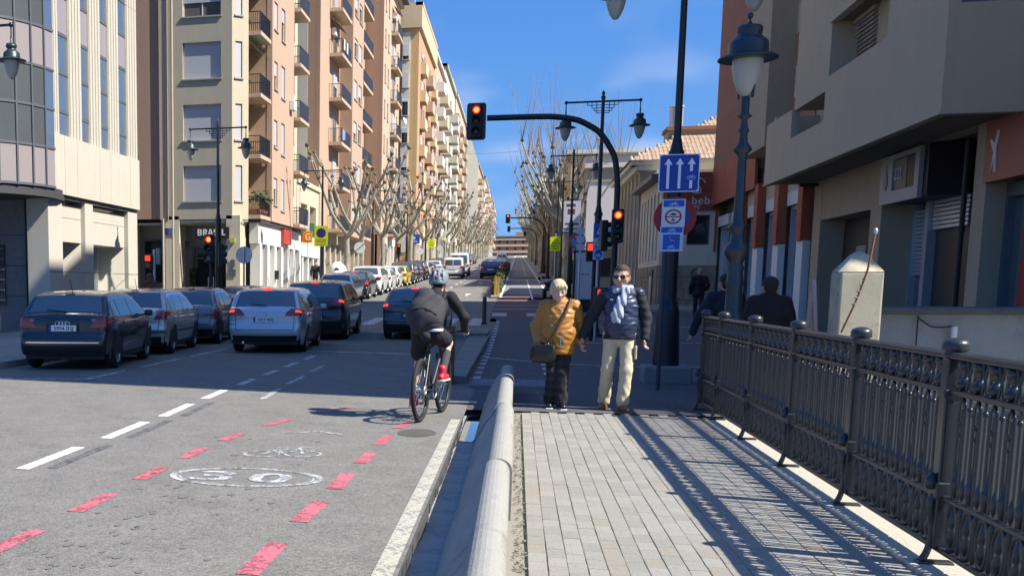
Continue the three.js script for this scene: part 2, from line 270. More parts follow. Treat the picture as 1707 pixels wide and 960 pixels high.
for (const [a, b, c, d] of [[-2.87, 5.45, -2.85, 6.08], [-2.84, 6.66, -2.84, 7.32], [-2.84, 7.94, -2.84, 8.54], [-2.82, 9.06, -2.82, 9.7], [-2.78, 10.22, -2.72, 10.8], [-2.62, 11.46, -2.48, 12.12], [-2.27, 12.88, -1.97, 13.5], [-1.33, 5.38, -1.32, 6.12], [-1.32, 6.72, -1.29, 7.42], [-1.28, 7.92, -1.28, 8.62], [-1.26, 9.16, -1.24, 9.78], [-1.24, 10.32, -1.22, 10.96], [-1.2, 11.6, -1.1, 12.2], [-2.88, 4.1, -2.87, 4.8], [-1.36, 4.1, -1.35, 4.8]]) dash('red_dash', a, b, c, d, .125, paintRed);
for (const [a, b, c, d] of [[-3.93, 6.0, -3.94, 7.3], [-3.95, 8.16, -3.98, 9.44], [-3.96, 10.08, -4.01, 11.44], [-3.99, 12.0, -4.07, 13.42], [-4.08, 14.08, -4.14, 15.34], [-4.15, 16.28, -4.19, 17.44], [-4.2, 18.24, -4.23, 19.4], [-4.24, 20.2, -4.27, 21.5], [-4.29, 22.4, -4.33, 23.8]]) {
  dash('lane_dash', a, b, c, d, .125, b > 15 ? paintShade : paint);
  if (b > 7 && b < 14) dash('blacked_out_marking', a + .22, b + .1, c + .22, d + .2, .1, sealer, road, .003);
}
for (const [a, b, c, d] of [[-3.3, 14.2, -3.4, 15.8], [-3.45, 16.6, -3.5, 18.2], [-3.55, 19.2, -3.6, 20.8]]) dash('faded_lane_dash', a, b, c, d, .09, paintOld, road, .003);
for (let d = 61; d < 300; d += 6.5) { dash('lane_dash', -4.3, d, -4.3, d + 2.2, .13, paint); }
dash('parking_line', -6.86, 16.6, -6.9, 18.6, .1, paintShade); dash('parking_line', -6.9, 19.4, -6.92, 22, .1, paintShade); dash('parking_line', -6.92, 22.8, -6.94, 26, .1, paintShade); mesh('parking_line', quad([[-9.2, 16.25], [-6.82, 16.6], [-6.82, 16.72], [-9.2, 16.37]]), paintShade, road);
mesh('stop_line', quad([[-6.7, 25.9], [-1.7, 24.6], [-1.7, 24.85], [-6.7, 26.15]]), paintShade, road); mesh('stop_line', quad([[-6.7, 34], [-1.5, 33.6], [-1.5, 33.95], [-6.7, 34.35]]), paintShade, road);
for (let k = 0; k < 9; k++) { const x = -8.8 + k * .9; mesh('zebra_stripe', quad([[x, 37.2], [x + .45, 37.2], [x + .5, 41.2], [x + .05, 41.2]]), paintShade, road); }
for (const [x, d] of [[-2.7, 61.5], [-5.8, 63], [-2.7, 84]]) { mesh('arrow_marking', [quad([[x - .07, d], [x + .07, d], [x + .07, d + 2], [x - .07, d + 2]]), quad([[x - .25, d + 2], [x + .25, d + 2], [x + .02, d + 3], [x - .02, d + 3]])], paint, road); }
{ // edge line beside the drain: worn white band
  const m = std(C(.62, .6, .52), .85, { map: scaled(TX.worn, .8) }); mesh('edge_line', [quad([[-.695, 4], [-.585, 4], [-.58, 12.55], [-.685, 12.55]])], std(C(.43, .415, .34), .9, { map: scaled(TX.wornLess, .5) }), road);
  // speed limit 30 in an oval, stretched along the road for drivers
  const flat = (geo, cx, cd, sx, sd) => { geo.computeVertexNormals(); const p = geo.attributes.position, uv = geo.attributes.uv; for (let i = 0; i < p.count; i++) { const x = cx + p.getX(i) * sx, d = cd + p.getY(i) * sd; p.setXYZ(i, x, gy(d) + .004, -d); uv.setXY(i, x, d); } geo.computeVertexNormals(); return geo; };
  const worn = std(C(.5, .5, .49), .8, { map: scaled(TX.worn, .85) });
  const ring = new THREE.RingGeometry(.455, .5, 60); mesh('speed_marking', [flat(ring, -2.05, 8.26, 1.25, .85), flat(new THREE.RingGeometry(.43, .445, 60), -2.05, 8.26, 1.25, .85), flat(new THREE.ShapeGeometry(FONT.generateShapes('3', 1)), -2.5, 8.06, .5, .41), flat(new THREE.ShapeGeometry(FONT.generateShapes('0', 1)), -2.04, 8.06, .5, .41)], worn, road);
  const bk = [flat(new THREE.RingGeometry(.19, .225, 32), -2.2, 9.48, .78, .85), flat(new THREE.RingGeometry(.19, .225, 32), -1.84, 9.56, .78, .85)];
  const ln = (x0, d0, x1, d1, w = .035) => { const l = Math.hypot(x1 - x0, d1 - d0), nx = -(d1 - d0) / l * w / 2, nd = (x1 - x0) / l * w / 2; bk.push(quad([[x0 + nx, d0 + nd], [x0 - nx, d0 - nd], [x1 - nx, d1 - nd], [x1 + nx, d1 + nd]])); };
  ln(-2.2, 9.48, -2.1, 9.78); ln(-2.1, 9.78, -1.92, 9.82); ln(-1.92, 9.82, -2.02, 9.5); ln(-2.02, 9.5, -2.1, 9.78); ln(-1.84, 9.56, -1.94, 9.92); ln(-2.16, 9.86, -2.04, 9.86); ln(-1.94, 9.92, -1.82, 9.95); mesh('bicycle_marking', bk, worn, road);
  bk.length = 0; ln(-2.29, 10.9, -1.97, 11.12, .05); ln(-1.97, 11.12, -1.68, 10.95, .05); mesh('chevron_marking', bk.slice(), worn, road);
  // oil drips and tar spots between the lanes
  const spots = []; const r = rngOf(77); for (let k = 0; k < 70; k++) { const x = -2.3 + (r() + r() - 1) * .75, d = 5.2 + r() * r() * 7, s = .012 + .03 * r() * r(); spots.push(flat(new THREE.CircleGeometry(s, 9), x, d, 1, 1.6 + r())); } const sp = mesh('tar_spots', spots, std(C(.14, .138, .13), .85), road); sp.userData.kind = 'stuff';
  const mh = mesh('manhole_cover', flat(new THREE.CircleGeometry(.2, 32), -.96, 11.28, 1, 1.55), std(C(.13, .125, .11), .7, { map: scaled(TX.asphalt, 1) }), road);
}
// cycle-path dashes beyond the barrier, faded blue-white crossing patches, lines of the plaza
for (let d = 18.2; d < 40; d += 1.15) { dash('cycle_dash', -.6, d, -.6, d + .6, .12, paintShade, lane, .011); dash('cycle_dash', .57, d, .57, d + .6, .11, paintShade, lane, .011); }
mesh('worn_crossing_patch', quad([[-.7, 17.0], [.6, 17.0], [.55, 18.3], [-.62, 18.3]], .012), std(C(.2, .21, .27), .8, { map: scaled(TX.worn, 1) }), lane);
{ const cp = scene.getObjectByName('cycle_path_002'); for (const [x0, x1, d0, d1] of [[-.9, -.35, 42.5, 44.6], [.4, .95, 42.5, 44.6], [1.2, 1.75, 42.5, 44.6], [-.9, 1.8, 47.4, 47.7], [-.9, 1.8, 50.6, 50.9]]) mesh('crossing_block', quad([[x0, d0], [x1, d0], [x1, d1], [x0, d1]], .013), paintShade, cp); }
for (const [a, b, c, d] of [[-.88, 24.2, .55, 22.5], [.6, 22.4, 1.9, 21.6], [1.9, 21.6, 7.8, 23.2], [1.2, 30, 7.9, 31], [1.2, 36.5, 7.9, 37.5]]) mesh('plaza_joint', quad([[a, b], [c, d], [c, d + .16], [a, b + .16]], .012), paintShade, scene.getObjectByName('plaza_pavement'));
{ const p1 = scene.getObjectByName('cycle_path_001'); for (const x of [-.78, 1.62]) mesh('path_line', sheet([[57.4, x - .06, x + .06], [440, x - .06, x + .06]], .1), paint, p1); mesh('path_line', sheet([[55, .72, .81], [92, .72, .81]], .101), paint, p1); for (let d = 101; d < 250; d += 4) dash('path_dash', .76, d, .76, d + 2, .09, paint, p1, .1); mesh('path_stop_line', sheet([[90.5, -.8, 1.6], [91.3, -.8, 1.6]], .1), paint, p1); }

// drain beside the barrier, with a puddle that mirrors the sky
struct('drain_channel', [box(-.58, .12, -.2, -.075, -15.8, 6)], std(C(.4, .4, .39), .85, { map: scaled(TX.concrete, 1.2) }));
struct('road_edge', (() => { const g = [], r = rngOf(3); let x = 0; for (let d = 3.6; d < 12.7; d += .06) { x = clamp(x + (r() - .5) * .012, -.014, .012); g.push(box(-.62, -.548 + x, -.12, -.004, -d - .062, -d)); } return g; })(), std(C(.1, .1, .1), .95, { map: scaled(TX.asphalt, 1) }));
{ const s = new THREE.Shape([[-.54, 11.3], [-.4, 11.25], [-.34, 11.7], [-.33, 12.6], [-.2, 13.4], [-.3, 13.7], [-.52, 13.5], [-.54, 12.4]].map((p) => new THREE.Vector2(...p))); const w = struct('puddle_water', new THREE.ShapeGeometry(s).rotateX(-Math.PI / 2).translate(0, -.07, 0), new THREE.MeshPhysicalMaterial({ color: C(.02, .03, .04), roughness: .03, ior: 1.33, clearcoat: 1, clearcoatRoughness: .02 })); }

// bridge pavement of small concrete pavers: the nearest three hundred one by one, the rest as one part
{
  const pv = struct('bridge_pavement', [box(-.02, 2.42, -.3, -.022, -13.62, 6)], std(C(.3, .285, .245), .95, { map: scaled(TX.concrete, .8) }));
  const tones = [[.375, .36, .32], [.345, .335, .295], [.4, .385, .345], [.37, .34, .285]].map((c) => std(C(...c), .88, { map: scaled(TX.granite, .7), bumpMap: scaled(TX.stuccoBump, .3), bumpScale: .003 }));
  const gs = [0, 1, 2].map((k) => { const g = rbox(.1025, .05, .2035, .005); const u = g.attributes.uv; for (let i = 0; i < u.count; i++) u.setXY(i, u.getX(i) + k * .23, u.getY(i) + k * .31); return g; }), rest = [[], [], [], []];
  let n = 0; const r = rngOf(9);
  for (let row = 0; row < 48; row++) for (let col = 0; col < 19; col++) {
    const d = 3.7 + row * .206 + (col % 2 ? .1 : 0), x = .16 + col * .1045 + .002 * Math.sin(row * .5 + col * 2.3) * Math.sin(col * 1.7); if (d > 13.5) continue;
    const t = r() < .12 ? 3 : (r() * 3) | 0, y = -.024 + (r() - .5) * .004, tx = (r() - .5) * .012, tz = (r() - .5) * .016, seen = d > 5.75 && n < 300;
    if (seen) { n++; const m = new THREE.Mesh(gs[(r() * 3) | 0], tones[t]); m.name = 'paver'; m.position.set(x, y, -d); m.rotation.set(tx, (r() - .5) * .03, tz); m.castShadow = m.receiveShadow = true; pv.add(m); }
    else { const g = gs[(r() * 3) | 0].clone(); g.rotateX(tx).rotateZ(tz).translate(x, y, -d); rest[t].push(g); }
  }
  rest.forEach((g, k) => { if (g.length) mesh('paver', g, tones[k], pv).userData.kind = 'stuff'; });
  // dirt and grit along the barrier foot
  const grit = []; for (let k = 0; k < 420; k++) { const s = .004 + .013 * r() * r(); grit.push(new THREE.IcosahedronGeometry(s, 0).scale(1.3, .6, 1.2).translate(.03 + .085 * r() * (.5 + r()), -.012 + s * .2, -(4.5 + 9 * r()))); }
  mesh('grit', grit, std(C(.2, .18, .14), .95), pv).userData.kind = 'stuff';
  // pale stone strip that carries the railing, in blocks
  for (let k = 0; k < 12; k++) { const b = mesh('coping_block', rbox(.3, .12, .87, .012, 2.27, -.045, -3.2 - k * .88), std(C(.56, .52, .43), .8, { map: scaled(TX.granite, .9) }), pv); }
}
// ---------- left side of the avenue ----------
const EAST = (x, y, d) => frame(x, y, -d, 0, -1);   // wall facing the avenue from the left: u runs away from the camera
const SOUTH = (x, y, d) => frame(x, y, -d, 1, 0);   // wall facing the camera: u runs to the right
const WEST = (x, y, d) => frame(x, y, -d, 0, 1);    // wall facing the avenue from the right: u runs towards the camera
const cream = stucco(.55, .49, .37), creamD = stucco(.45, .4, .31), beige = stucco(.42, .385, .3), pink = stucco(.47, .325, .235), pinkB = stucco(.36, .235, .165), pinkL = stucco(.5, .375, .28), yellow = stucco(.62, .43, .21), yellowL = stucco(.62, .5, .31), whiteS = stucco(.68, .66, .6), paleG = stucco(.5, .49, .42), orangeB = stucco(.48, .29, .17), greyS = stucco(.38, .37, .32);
const travertine = std(C(.6, .57, .49), .75, { map: scaled(TX.streak, 2.2, 5), bumpMap: scaled(TX.stuccoBump, .5), bumpScale: .002 });
const greenA = std(C(.12, .3, .2), .8, { map: scaled(TX.cloth, .3) }), wine = std(C(.2, .03, .04), .5), shopW = std(C(.6, .59, .56), .6), slate = std(C(.1, .11, .12), .5), roofT = std(C(.45, .28, .19), .9, { map: scaled(TX.stucco, 1) });
const solidRail = std(C(.02, .022, .028), .6);
const clearGlass = new THREE.MeshPhysicalMaterial({ color: C(.9, .95, .95), roughness: .02, transmission: 1, thickness: 0, ior: 1.5 });

{ // the corner block with a rounded glass bay and fluted piers
  const t = thing('office_building', 'pale stone office block at the left edge with rounded glass corner and fluted piers', 'building');
  const F = EAST(-14, 0, 31.2), H = 27;
  mesh('wall', [box(-30, -14.55, 4.5, H, -39.3, -34.8), F.box(.1, 8.1, 6.3, H, -.6, -.42)], travertine, t);
  // lower band of travertine slabs, each slab its own
  for (let k = 0; k < 8; k++) mesh('stone_slab', F.box(.15 + k * 1.0, 1.142 + k * 1.0, 4.42, 6.25, -.5, .08 + (k % 3) * .003), travertine, t);
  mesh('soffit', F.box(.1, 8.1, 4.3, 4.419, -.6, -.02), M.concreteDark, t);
  // fluted piers between glass strips
  const piers = [[.2, .9], [1.75, 2.75], [3.45, 4.45], [5.2, 6.2], [7.05, 8.12]], strips = [[.9, 1.75], [2.75, 3.45], [4.45, 5.2], [6.2, 7.05]];
  piers.forEach(([a, b]) => { const g = [], w = (b - a); for (const [v0, v1] of [[6.25, 11.6], [11.615, 19.3], [19.315, H]]) { g.push(F.box(a, b, v0, v1, -.42, 0)); for (let k = 0; k < 4; k++) g.push(F.box(a + w * (k + .12) / 4, a + w * (k + .82) / 4, v0, v1, 0, .035)); } mesh('fluted_pier', g, travertine, t); });
  for (const [a, b] of strips) {
    for (let r = 0, v = 6.25; v < H; r++) { const h = r === 0 ? .75 : 1.17, s = r % 3 === 0 && r > 0; mesh(s ? 'spandrel' : 'pane', F.box(a, b, v + .05, v + h - .05, -.1, -.05), s ? M.spandrel : M.glassBlue, t); v += h; }
    const g = []; for (let r = 0, v = 6.25; v < H; r++) { const h = r === 0 ? .75 : 1.17; g.push(F.box(a, b, v + h - .05, v + h + .05, -.12, -.03)); v += h; } mesh('mullion', g, slate, t);
  }
  // the rounded bay
  const cx = -17.3, cz = 31.3, R = 3.52, n = 12; const mull = [], under = [];
  for (let k = 0; k < n; k++) {
    const a0 = k * .17, a1 = (k + 1) * .17, P = (a, rad) => [cx + rad * Math.cos(a), -(cz - rad * Math.sin(a))];
    for (let r = 0; r < 20; r++) { const v0 = 4.55 + r * 1.15, v1 = v0 + 1.15, s = r % 3 === 0; const [x0, z0] = P(a0 + .012, R), [x1, z1] = P(a1 - .012, R); const f = frame(x1, 0, z1, x0 - x1, z0 - z1), l = Math.hypot(x1 - x0, z1 - z0); mesh(s ? 'spandrel' : 'pane', f.box(0, l, v0 + .04, v1 - .04, -.04, 0), s ? M.spandrel : M.glassBlue, t); if (k === 0) continue; }
    const [x0, z0] = P(a0, R), [x1, z1] = P(a1, R), f = frame(x1, 0, z1, x0 - x1, z0 - z1), l = Math.hypot(x1 - x0, z1 - z0);
    mull.push(f.box(-.03, .03, 4.5, H, -.06, .04)); for (let r = 0; r <= 20; r++) mull.push(f.box(.03, l - .03, 4.55 + r * 1.15 - .035, 4.55 + r * 1.15 + .035, -.05, .03));
  }
  mesh('mullion', mull, slate, t);
  mesh('bay_floor', new THREE.CylinderGeometry(R - .03, R - .03, .3, 40).translate(cx, 4.38, -cz), std(C(.05, .05, .055), .7), t);
  mesh('bay_core', new THREE.CylinderGeometry(R - .3, R - .3, H - 4.6, 40).translate(cx, 4.6 + (H - 4.6) / 2, -cz), slate, t);
  // ground floor: dark recessed wall under the bay, pillars, panels and shop windows
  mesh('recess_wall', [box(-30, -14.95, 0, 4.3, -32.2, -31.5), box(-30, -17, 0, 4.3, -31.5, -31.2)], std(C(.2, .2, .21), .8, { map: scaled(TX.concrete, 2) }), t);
  for (let k = 1; k < 4; k++) mesh('wall_joint', box(-30, -14.949, k * .95 + .28, k * .95 + .3, -31.4985, -31.49), M.blackM, t);
  const vent = mesh('vent_grille', box(-16.35, -15.65, .95, 2.85, -31.49, -31.45), M.blackM, t); for (let k = 0; k < 6; k++) mesh('grille_bar', box(-16.33, -15.67, 1.1 + k * .32, 1.14 + k * .32, -31.452, -31.43), slate, vent);
  mesh('wall_plaque', [box(-17.7, -16.9, 1.3, 1.7, -31.19, -31.16)], slate, t);
  for (const [a, b] of [[.05, 1.1], [3.0, 3.7], [7.15, 8.15]]) mesh('pillar', [F.geo(rbox(b - a, 4.2, .75, .03, (a + b) / 2, 2.2, -.4))], travertine, t);
  for (const [a, b] of [[1.1, 3.0], [3.7, 7.15]]) {
    for (const [v0, v1] of [[3.75, 4.15], [2.98, 3.735], [.75, 1.28], [.12, .735]]) mesh('stone_panel', F.box(a, b, v0, v1, -.5, -.2), travertine, t);
    mesh('recess_back', F.box(a, b, 1.28, 2.98, -1.3, -1.2), creamD, t);
    mesh('sill', F.box(a, b, 1.28, 1.34, -1.2, -.16), M.kerb, t);
    mesh('splayed_reveal', F.geo(uvm(new THREE.ExtrudeGeometry(new THREE.Shape([[b, .2], [b, 1.19], [b - .75, 1.19]].map((p) => new THREE.Vector2(...p))), { depth: 1.62, bevelEnabled: false }).rotateX(-Math.PI / 2).translate(0, 1.35, 0))), travertine, t);
    const m = b - .75, w = mesh('shop_window', [F.box(a, a + .08, 1.34, 2.98, -1.1, -.95), F.box((a + m) / 2 - .03, (a + m) / 2 + .03, 1.34, 2.98, -1.1, -.95), F.box(m - .06, m, 1.34, 2.98, -1.1, -.95)], M.alu, t);
    mesh('pane', F.box(a + .08, m - .06, 1.34, 2.98, -1.05, -1.03), clearGlass, w); for (let q = 0; q < 5; q++) mesh('shop_display', F.box(a + .15 + q * (m - a) / 5.5, a + .1 + (q + .75) * (m - a) / 5.5, 1.35, 1.6 + .22 * ((q * 7) % 4), -1.19, -1.1), [creamD, wine, orangeB, whiteS, yellow][q], t);
  }
  mesh('facade_joint', F.box(.05, 8.15, 2.0, 2.015, -.03, -.02), M.blackM, t);
}
{ // beige corner block with the bar
  const t = thing('apartment_block', 'beige and pink corner apartment block with roller shutters above the bar', 'building');
  const F = SOUTH(-18.35, 0, 56.5), B = SOUTH(-26, 0, 56.52), H = 33, wins = [];
  for (let v = 6.1; v < H - 2; v += 3.17) wins.push([.85, 2.95, v, v + 1.86]);
  mesh('front_wall', F.wall(0, 3.55, 5.15, H, wins), beige, t);
  mesh('corner_strip', [F.box(-.45, -.003, 5.15, H, -.5, .1)], pinkL, t);
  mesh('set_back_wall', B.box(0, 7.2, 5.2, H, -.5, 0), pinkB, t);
  mesh('core', [box(-26, -15.2, 5.2, H, -70, -57.65), box(-15.21, -14.75, 5.2, H, -69.9, -57.7)], creamD, t);
  wins.forEach(([, , v], k) => t.add(F.place(windowUnit(2.1, 1.86, { shut: [1, 1, 1, .62, .86, 1, .7, 1][k] ?? 1, frameM: M.white, depth: .22, cur: .4, mull: 1 }), 1.9, v)));
  const Cf = frame(-14.8, 0, -56.5, .72, -.7), cw = []; for (let v = 6.1; v < H - 2; v += 3.17) cw.push([.2, .62, v, v + 1.86]);
  mesh('chamfer_wall', Cf.wall(0, 1.0, 5.15, H, cw), cream, t); cw.forEach(([, , v]) => t.add(Cf.place(windowUnit(.42, 1.86, { shut: 1, mull: 0, depth: .15 }), .41, v)));
  mesh('slab_edge', [F.box(-.45, 3.55, 5.0, 5.149, -.5, -.02), Cf.box(0, 1, 5.0, 5.149, -.3, -.02)], M.concreteDark, t);
  // drain pipes
  mesh('drain_pipe', [cyl(.06, .06, .2, H, -18.05, -56.33), cyl(.06, .06, .2, 5.2, -18.6, -56.3)], creamD, t);
  // ground floor
  const G = SOUTH(-26, 0, 58.4);
  mesh('shop_back_wall', G.box(0, 11.4, .6, 5.0, -.4, 0), greyS, t); mesh('soffit', box(-26, -14.3, 4.9, 4.999, -58.4, -56.6), greyS, t);
  for (const [a, b] of [[-18.7, -17.75], [-15.15, -14.35]]) mesh('pillar', [uvm(rbox(b - a, 4.9, 1.2, .02, (a + b) / 2, 2.9, -57.1))], cream, t);
  mesh('pillar', box(-26, -20.4, .5, 4.9, -57.6, -56.9), cream, t);
  const w = mesh('side_window', [box(-20.3, -19.2, 1.8, 1.9, -58.35, -58.2), box(-20.3, -19.2, 4, 4.1, -58.35, -58.2), box(-20.3, -20.2, 1.9, 4, -58.35, -58.2), box(-19.3, -19.2, 1.9, 4, -58.35, -58.2)], M.blackM, t); mesh('pane', box(-20.2, -19.3, 1.9, 4, -58.3, -58.26), M.glassDark, w);
  const door = mesh('bar_door', [box(-17.5, -17.4, .7, 3.7, -58.36, -58.2), box(-15.4, -15.3, .7, 3.7, -58.36, -58.2), box(-16.5, -16.4, .7, 3.1, -58.36, -58.2), box(-17.4, -15.4, 3.1, 3.2, -58.36, -58.2), box(-17.4, -15.4, 3.62, 3.7, -58.36, -58.2)], slate, t);
  mesh('pane', [box(-17.4, -16.5, .7, 3.1, -58.32, -58.28), box(-16.4, -15.4, .7, 3.1, -58.32, -58.28), box(-17.4, -15.4, 3.2, 3.62, -58.32, -58.28)], M.glassDark, door); mesh('handle', [cyl(.03, .03, 1.1, 2.1, -16.6, -58.14), cyl(.03, .03, 1.1, 2.1, -16.3, -58.14)], M.chrome, door);
  const sgn = mesh('bar_sign', box(-17.0, -14.95, 4.1, 4.72, -56.48, -56.36), std(C(.02, .015, .014), .5), t);
  mesh('sign_letters', uvm(new THREE.ExtrudeGeometry(FONT.generateShapes('BRASIL', .34), { depth: .02, bevelEnabled: false }).translate(-16.72, 4.28, -56.36)), std(C(.7, .68, .62), .5), sgn);
  mesh('menu_board', box(-17.42, -17.2, 1.6, 4.0, -56.48, -56.45), M.blackM, t); mesh('street_plate', box(-18.62, -18.0, 4.35, 4.7, -56.48, -56.46), std(C(.1, .12, .25), .5), t);
  mesh('notice_plate', [box(-14.95, -14.6, 2.1, 2.5, -56.48, -56.46), box(-14.9, -14.65, 2.6, 3.0, -56.48, -56.46)], slate, t); mesh('alarm_box', [box(-14.9, -14.62, 3.9, 4.15, -56.48, -56.38)], std(C(.5, .5, .1), .5), t);
  const bush = []; const r = rngOf(31); for (let k = 0; k < 70; k++) bush.push(new THREE.SphereGeometry(.07 + .05 * r(), 5, 4).scale(1, .5, 1).rotateZ(r() * 3).translate(-17.45 + .35 * (r() - .5), 1.3 + 1.3 * r(), -57.9 + .3 * (r() - .5)));
  const pl = thing('potted_plant', 'dark green potted shrub beside the glass door of the bar', 'plant', [0, 0, 0]); mesh('foliage', bush, std(C(.035, .07, .025), .8), pl); mesh('pot', lathe([[0, .6], [.2, .6], [.26, 1.2], [.22, 1.22], [0, 1.15]]).translate(-17.45, 0, -57.9), M.kerb, pl);
  // the pink part along the avenue: recessed balconies, flush wall, second stack of balconies
  const E = EAST(-13.4, 0, 57.3), by = 5.2, P = 3.17;
  const pw = [], uw = []; for (let k = 0; k < 8; k++) { const v = by + .95 + k * P; uw.push([3.1, 4.0, v, v + 1.5]); uw.push([5.0, 6.0, v - .2, v + 1.6]); }
  mesh('pink_wall', E.wall(2.6, 8.6, by, H - 2.2, uw), pink, t); mesh('pink_return', SOUTH(-14.9, 0, 59.92).box(0, 1.2, by, H - 2.2, -.5, 0), pink, t);
  uw.forEach(([a, b, v, v1], k) => t.add(E.place(windowUnit(b - a, v1 - v, { shut: [.4, 1, .9, 1, .5, 1, 1][k % 7], mull: 0, depth: .15, shutM: k % 2 ? std(C(.4, .43, .5), .6) : M.shutter }), (a + b) / 2, v)));
  mesh('loggia_wall', E.box(-.1, 2.6, by, H - 2.2, -1.6, -1.5), creamD, t); mesh('cream_wall', E.box(8.6, 12.6, by, H - 2.2, -1.6, -.6), cream, t);
  for (let k = 0; k < 9; k++) {
    const v = by + .2 + k * P; const b = balconyUnit(2.5, 1.45, { slabM: pinkL, railM: M.iron, solid: null, bars: .11 }); t.add(E.place(b, 1.3, v, -1.5));
    if (k < 8) { t.add(E.place(windowUnit(1.2, 2.2, { shut: .15 + .3 * (k % 3), sill: false, depth: .02 }), 1.2, v + .03, -1.49));
      if (k > 1) mesh('awning', E.geo(uvm(new THREE.BoxGeometry(2.2, .02, .9).rotateX(.75).translate(1.3, v + 2.5, -.55))), greenA, t);
      if (k % 3 === 2) mesh('air_conditioner', E.geo(rbox(.75, .55, .28, .02, 7.6, v + .5, .16)), M.white, t); const b2 = balconyUnit(2.9, 1.0, { slabM: pinkL, bars: .12, solid: solidRail }); t.add(E.place(b2, 10.1, v, -.6)); t.add(E.place(windowUnit(1.3, 2.2, { shut: .5, sill: false, depth: .02 }), 10.1, v + .03, -.59)); }
  }
  for (const [k, du] of [[2, 1.9], [1, 2.1], [4, 2.0]]) { const ac = mesh('air_conditioner', rbox(.8, .6, .3, .02), M.white, t); E.place(ac, .5, by + k * P - .9, -1.3); mesh('fan_grille', disc(.22, .02).translate(0, 0, .155), M.blackM, ac); }
  mesh('roof', box(-26, -13.3, H - 2.2, H - 1.9, -70, -57.2), M.concreteDark, t); mesh('cornice', [F.box(-.5, 3.7, H - .1, H + .3, -.5, .15)], cream, t);
  // shops under the pink part: white fronts with red sign boards
  const S = EAST(-13.55, 0, 57.3); mesh('shop_fascia', S.box(.4, 12.4, 3.9, 5.0, -.6, -.1), shopW, t); mesh('shop_band', S.box(.4, 12.4, 5.0, 5.2, -.8, .05), std(C(.06, .05, .05), .6), t);
  for (let k = 0; k < 7; k++) mesh('shop_pier', S.box(.6 + k * 1.85, 1.15 + k * 1.85, .6, 3.9, -.6, -.05), shopW, t);
  for (let k = 0; k < 6; k++) { const u = 1.15 + k * 1.85; if (k % 3 === 1) mesh('blank_shopfront', S.box(u, u + 1.3, .6, 3.9, -.6, -.4), shopW, t); else { const w2 = mesh('shop_window', [S.box(u, u + .08, .7, 3.9, -.5, -.35), S.box(u + 1.22, u + 1.3, .7, 3.9, -.5, -.35), S.box(u + .08, u + 1.22, 3.0, 3.08, -.5, -.35)], M.white, t); mesh('pane', S.box(u + .08, u + 1.22, .7, 3.9, -.45, -.42), M.glassDark, w2); } }
  mesh('red_fascia_sign', S.box(6.2, 8.4, 4.1, 4.95, -.1, .1), std(C(.4, .05, .035), .5), t); mesh('letter_box', S.box(4.3, 4.6, 2.0, 2.5, -.05, .15), M.blackM, t);
}
{ // plants and a planter on the lowest balcony of the pink block
  const r = rngOf(8), g = []; for (let k = 0; k < 130; k++) g.push(new THREE.SphereGeometry(.05 + .04 * r(), 5, 3).scale(1, .4, 1).rotateX(r() * 3).translate(-13.3 - 1.3 * r() * r(), 6.3 + .9 * (r() - .3) * r(), -57.5 - 2.2 * r()));
  const p = thing('balcony_plants', 'green trailing plants in pots along the lowest balcony of the pink block', 'plants'); mesh('foliage', g, std(C(.06, .1, .035), .8), p); mesh('pot', [0, 1, 2, 3].map((k) => cyl(.1, .13, 5.42, 5.7, -13.6, -57.6 - k * .5)), std(C(.3, .12, .07), .8), p);
}
{ // low two-storey house between the blocks
  const t = thing('low_house', 'low cream two-storey building with green loggia railings between two tall blocks', 'building');
  const E = EAST(-14, 1.1, 70.1), hs = [[1.3, 3.6, 3.9, 6.0], [4.5, 6.9, 3.9, 6.0]];
  mesh('wall', [E.wall(0, 8.2, 3.3, 7.2, hs, .5), box(-24, -14.8, 1, 8.2, -78.2, -70.2)], cream, t); mesh('parapet', E.box(-.1, 8.3, 7.2, 7.5, -.6, .12), cream, t);
  for (const [a, b] of hs) { const g = []; for (let k = 0; k < 14; k++) g.push(E.box(a + (b - a) * k / 14, a + (b - a) * (k + .55) / 14, 3.95, 4.9, -.12, -.08)); mesh('loggia_railing', g, std(C(.03, .12, .07), .6), t); mesh('loggia_back', E.box(a, b, 3.9, 6, -1.4, -1.35), creamD, t); }
  mesh('shop_fascia', E.box(0, 8.2, 2.5, 3.28, -.5, .05), shopW, t); for (let k = 0; k < 5; k++) mesh('shop_pier', E.box(k * 1.95, .4 + k * 1.95, 0, 2.5, -.5, 0), shopW, t);
  for (let k = 0; k < 4; k++) { const u = .4 + k * 1.95, w = mesh('shop_window', [E.box(u, u + .07, 0, 2.5, -.4, -.3), E.box(u + 1.48, u + 1.55, 0, 2.5, -.4, -.3)], M.alu, t); mesh('pane', E.box(u + .07, u + 1.48, 0, 2.5, -.37, -.35), k % 2 ? M.glassBlue : M.glassDark, w); }
  const gs = SOUTH(-14, 0, 70.6), sg = mesh('projecting_sign', gs.box(.28, .9, 4.44, 5.17, -.15, 0), std(C(.75, .2, .02), .5), t); mesh('sign_letter', uvm(new THREE.ExtrudeGeometry(FONT.generateShapes('G', .42), { depth: .02, bevelEnabled: false }).translate(-13.58, 4.6, -70.6)), std(C(.85, .7, .2), .5), sg);
  mesh('red_fascia_sign', SOUTH(-14, 0, 70.75).box(-.15, .26, 4.5, 5.08, -.15, 0), std(C(.4, .04, .03), .5), t);
}
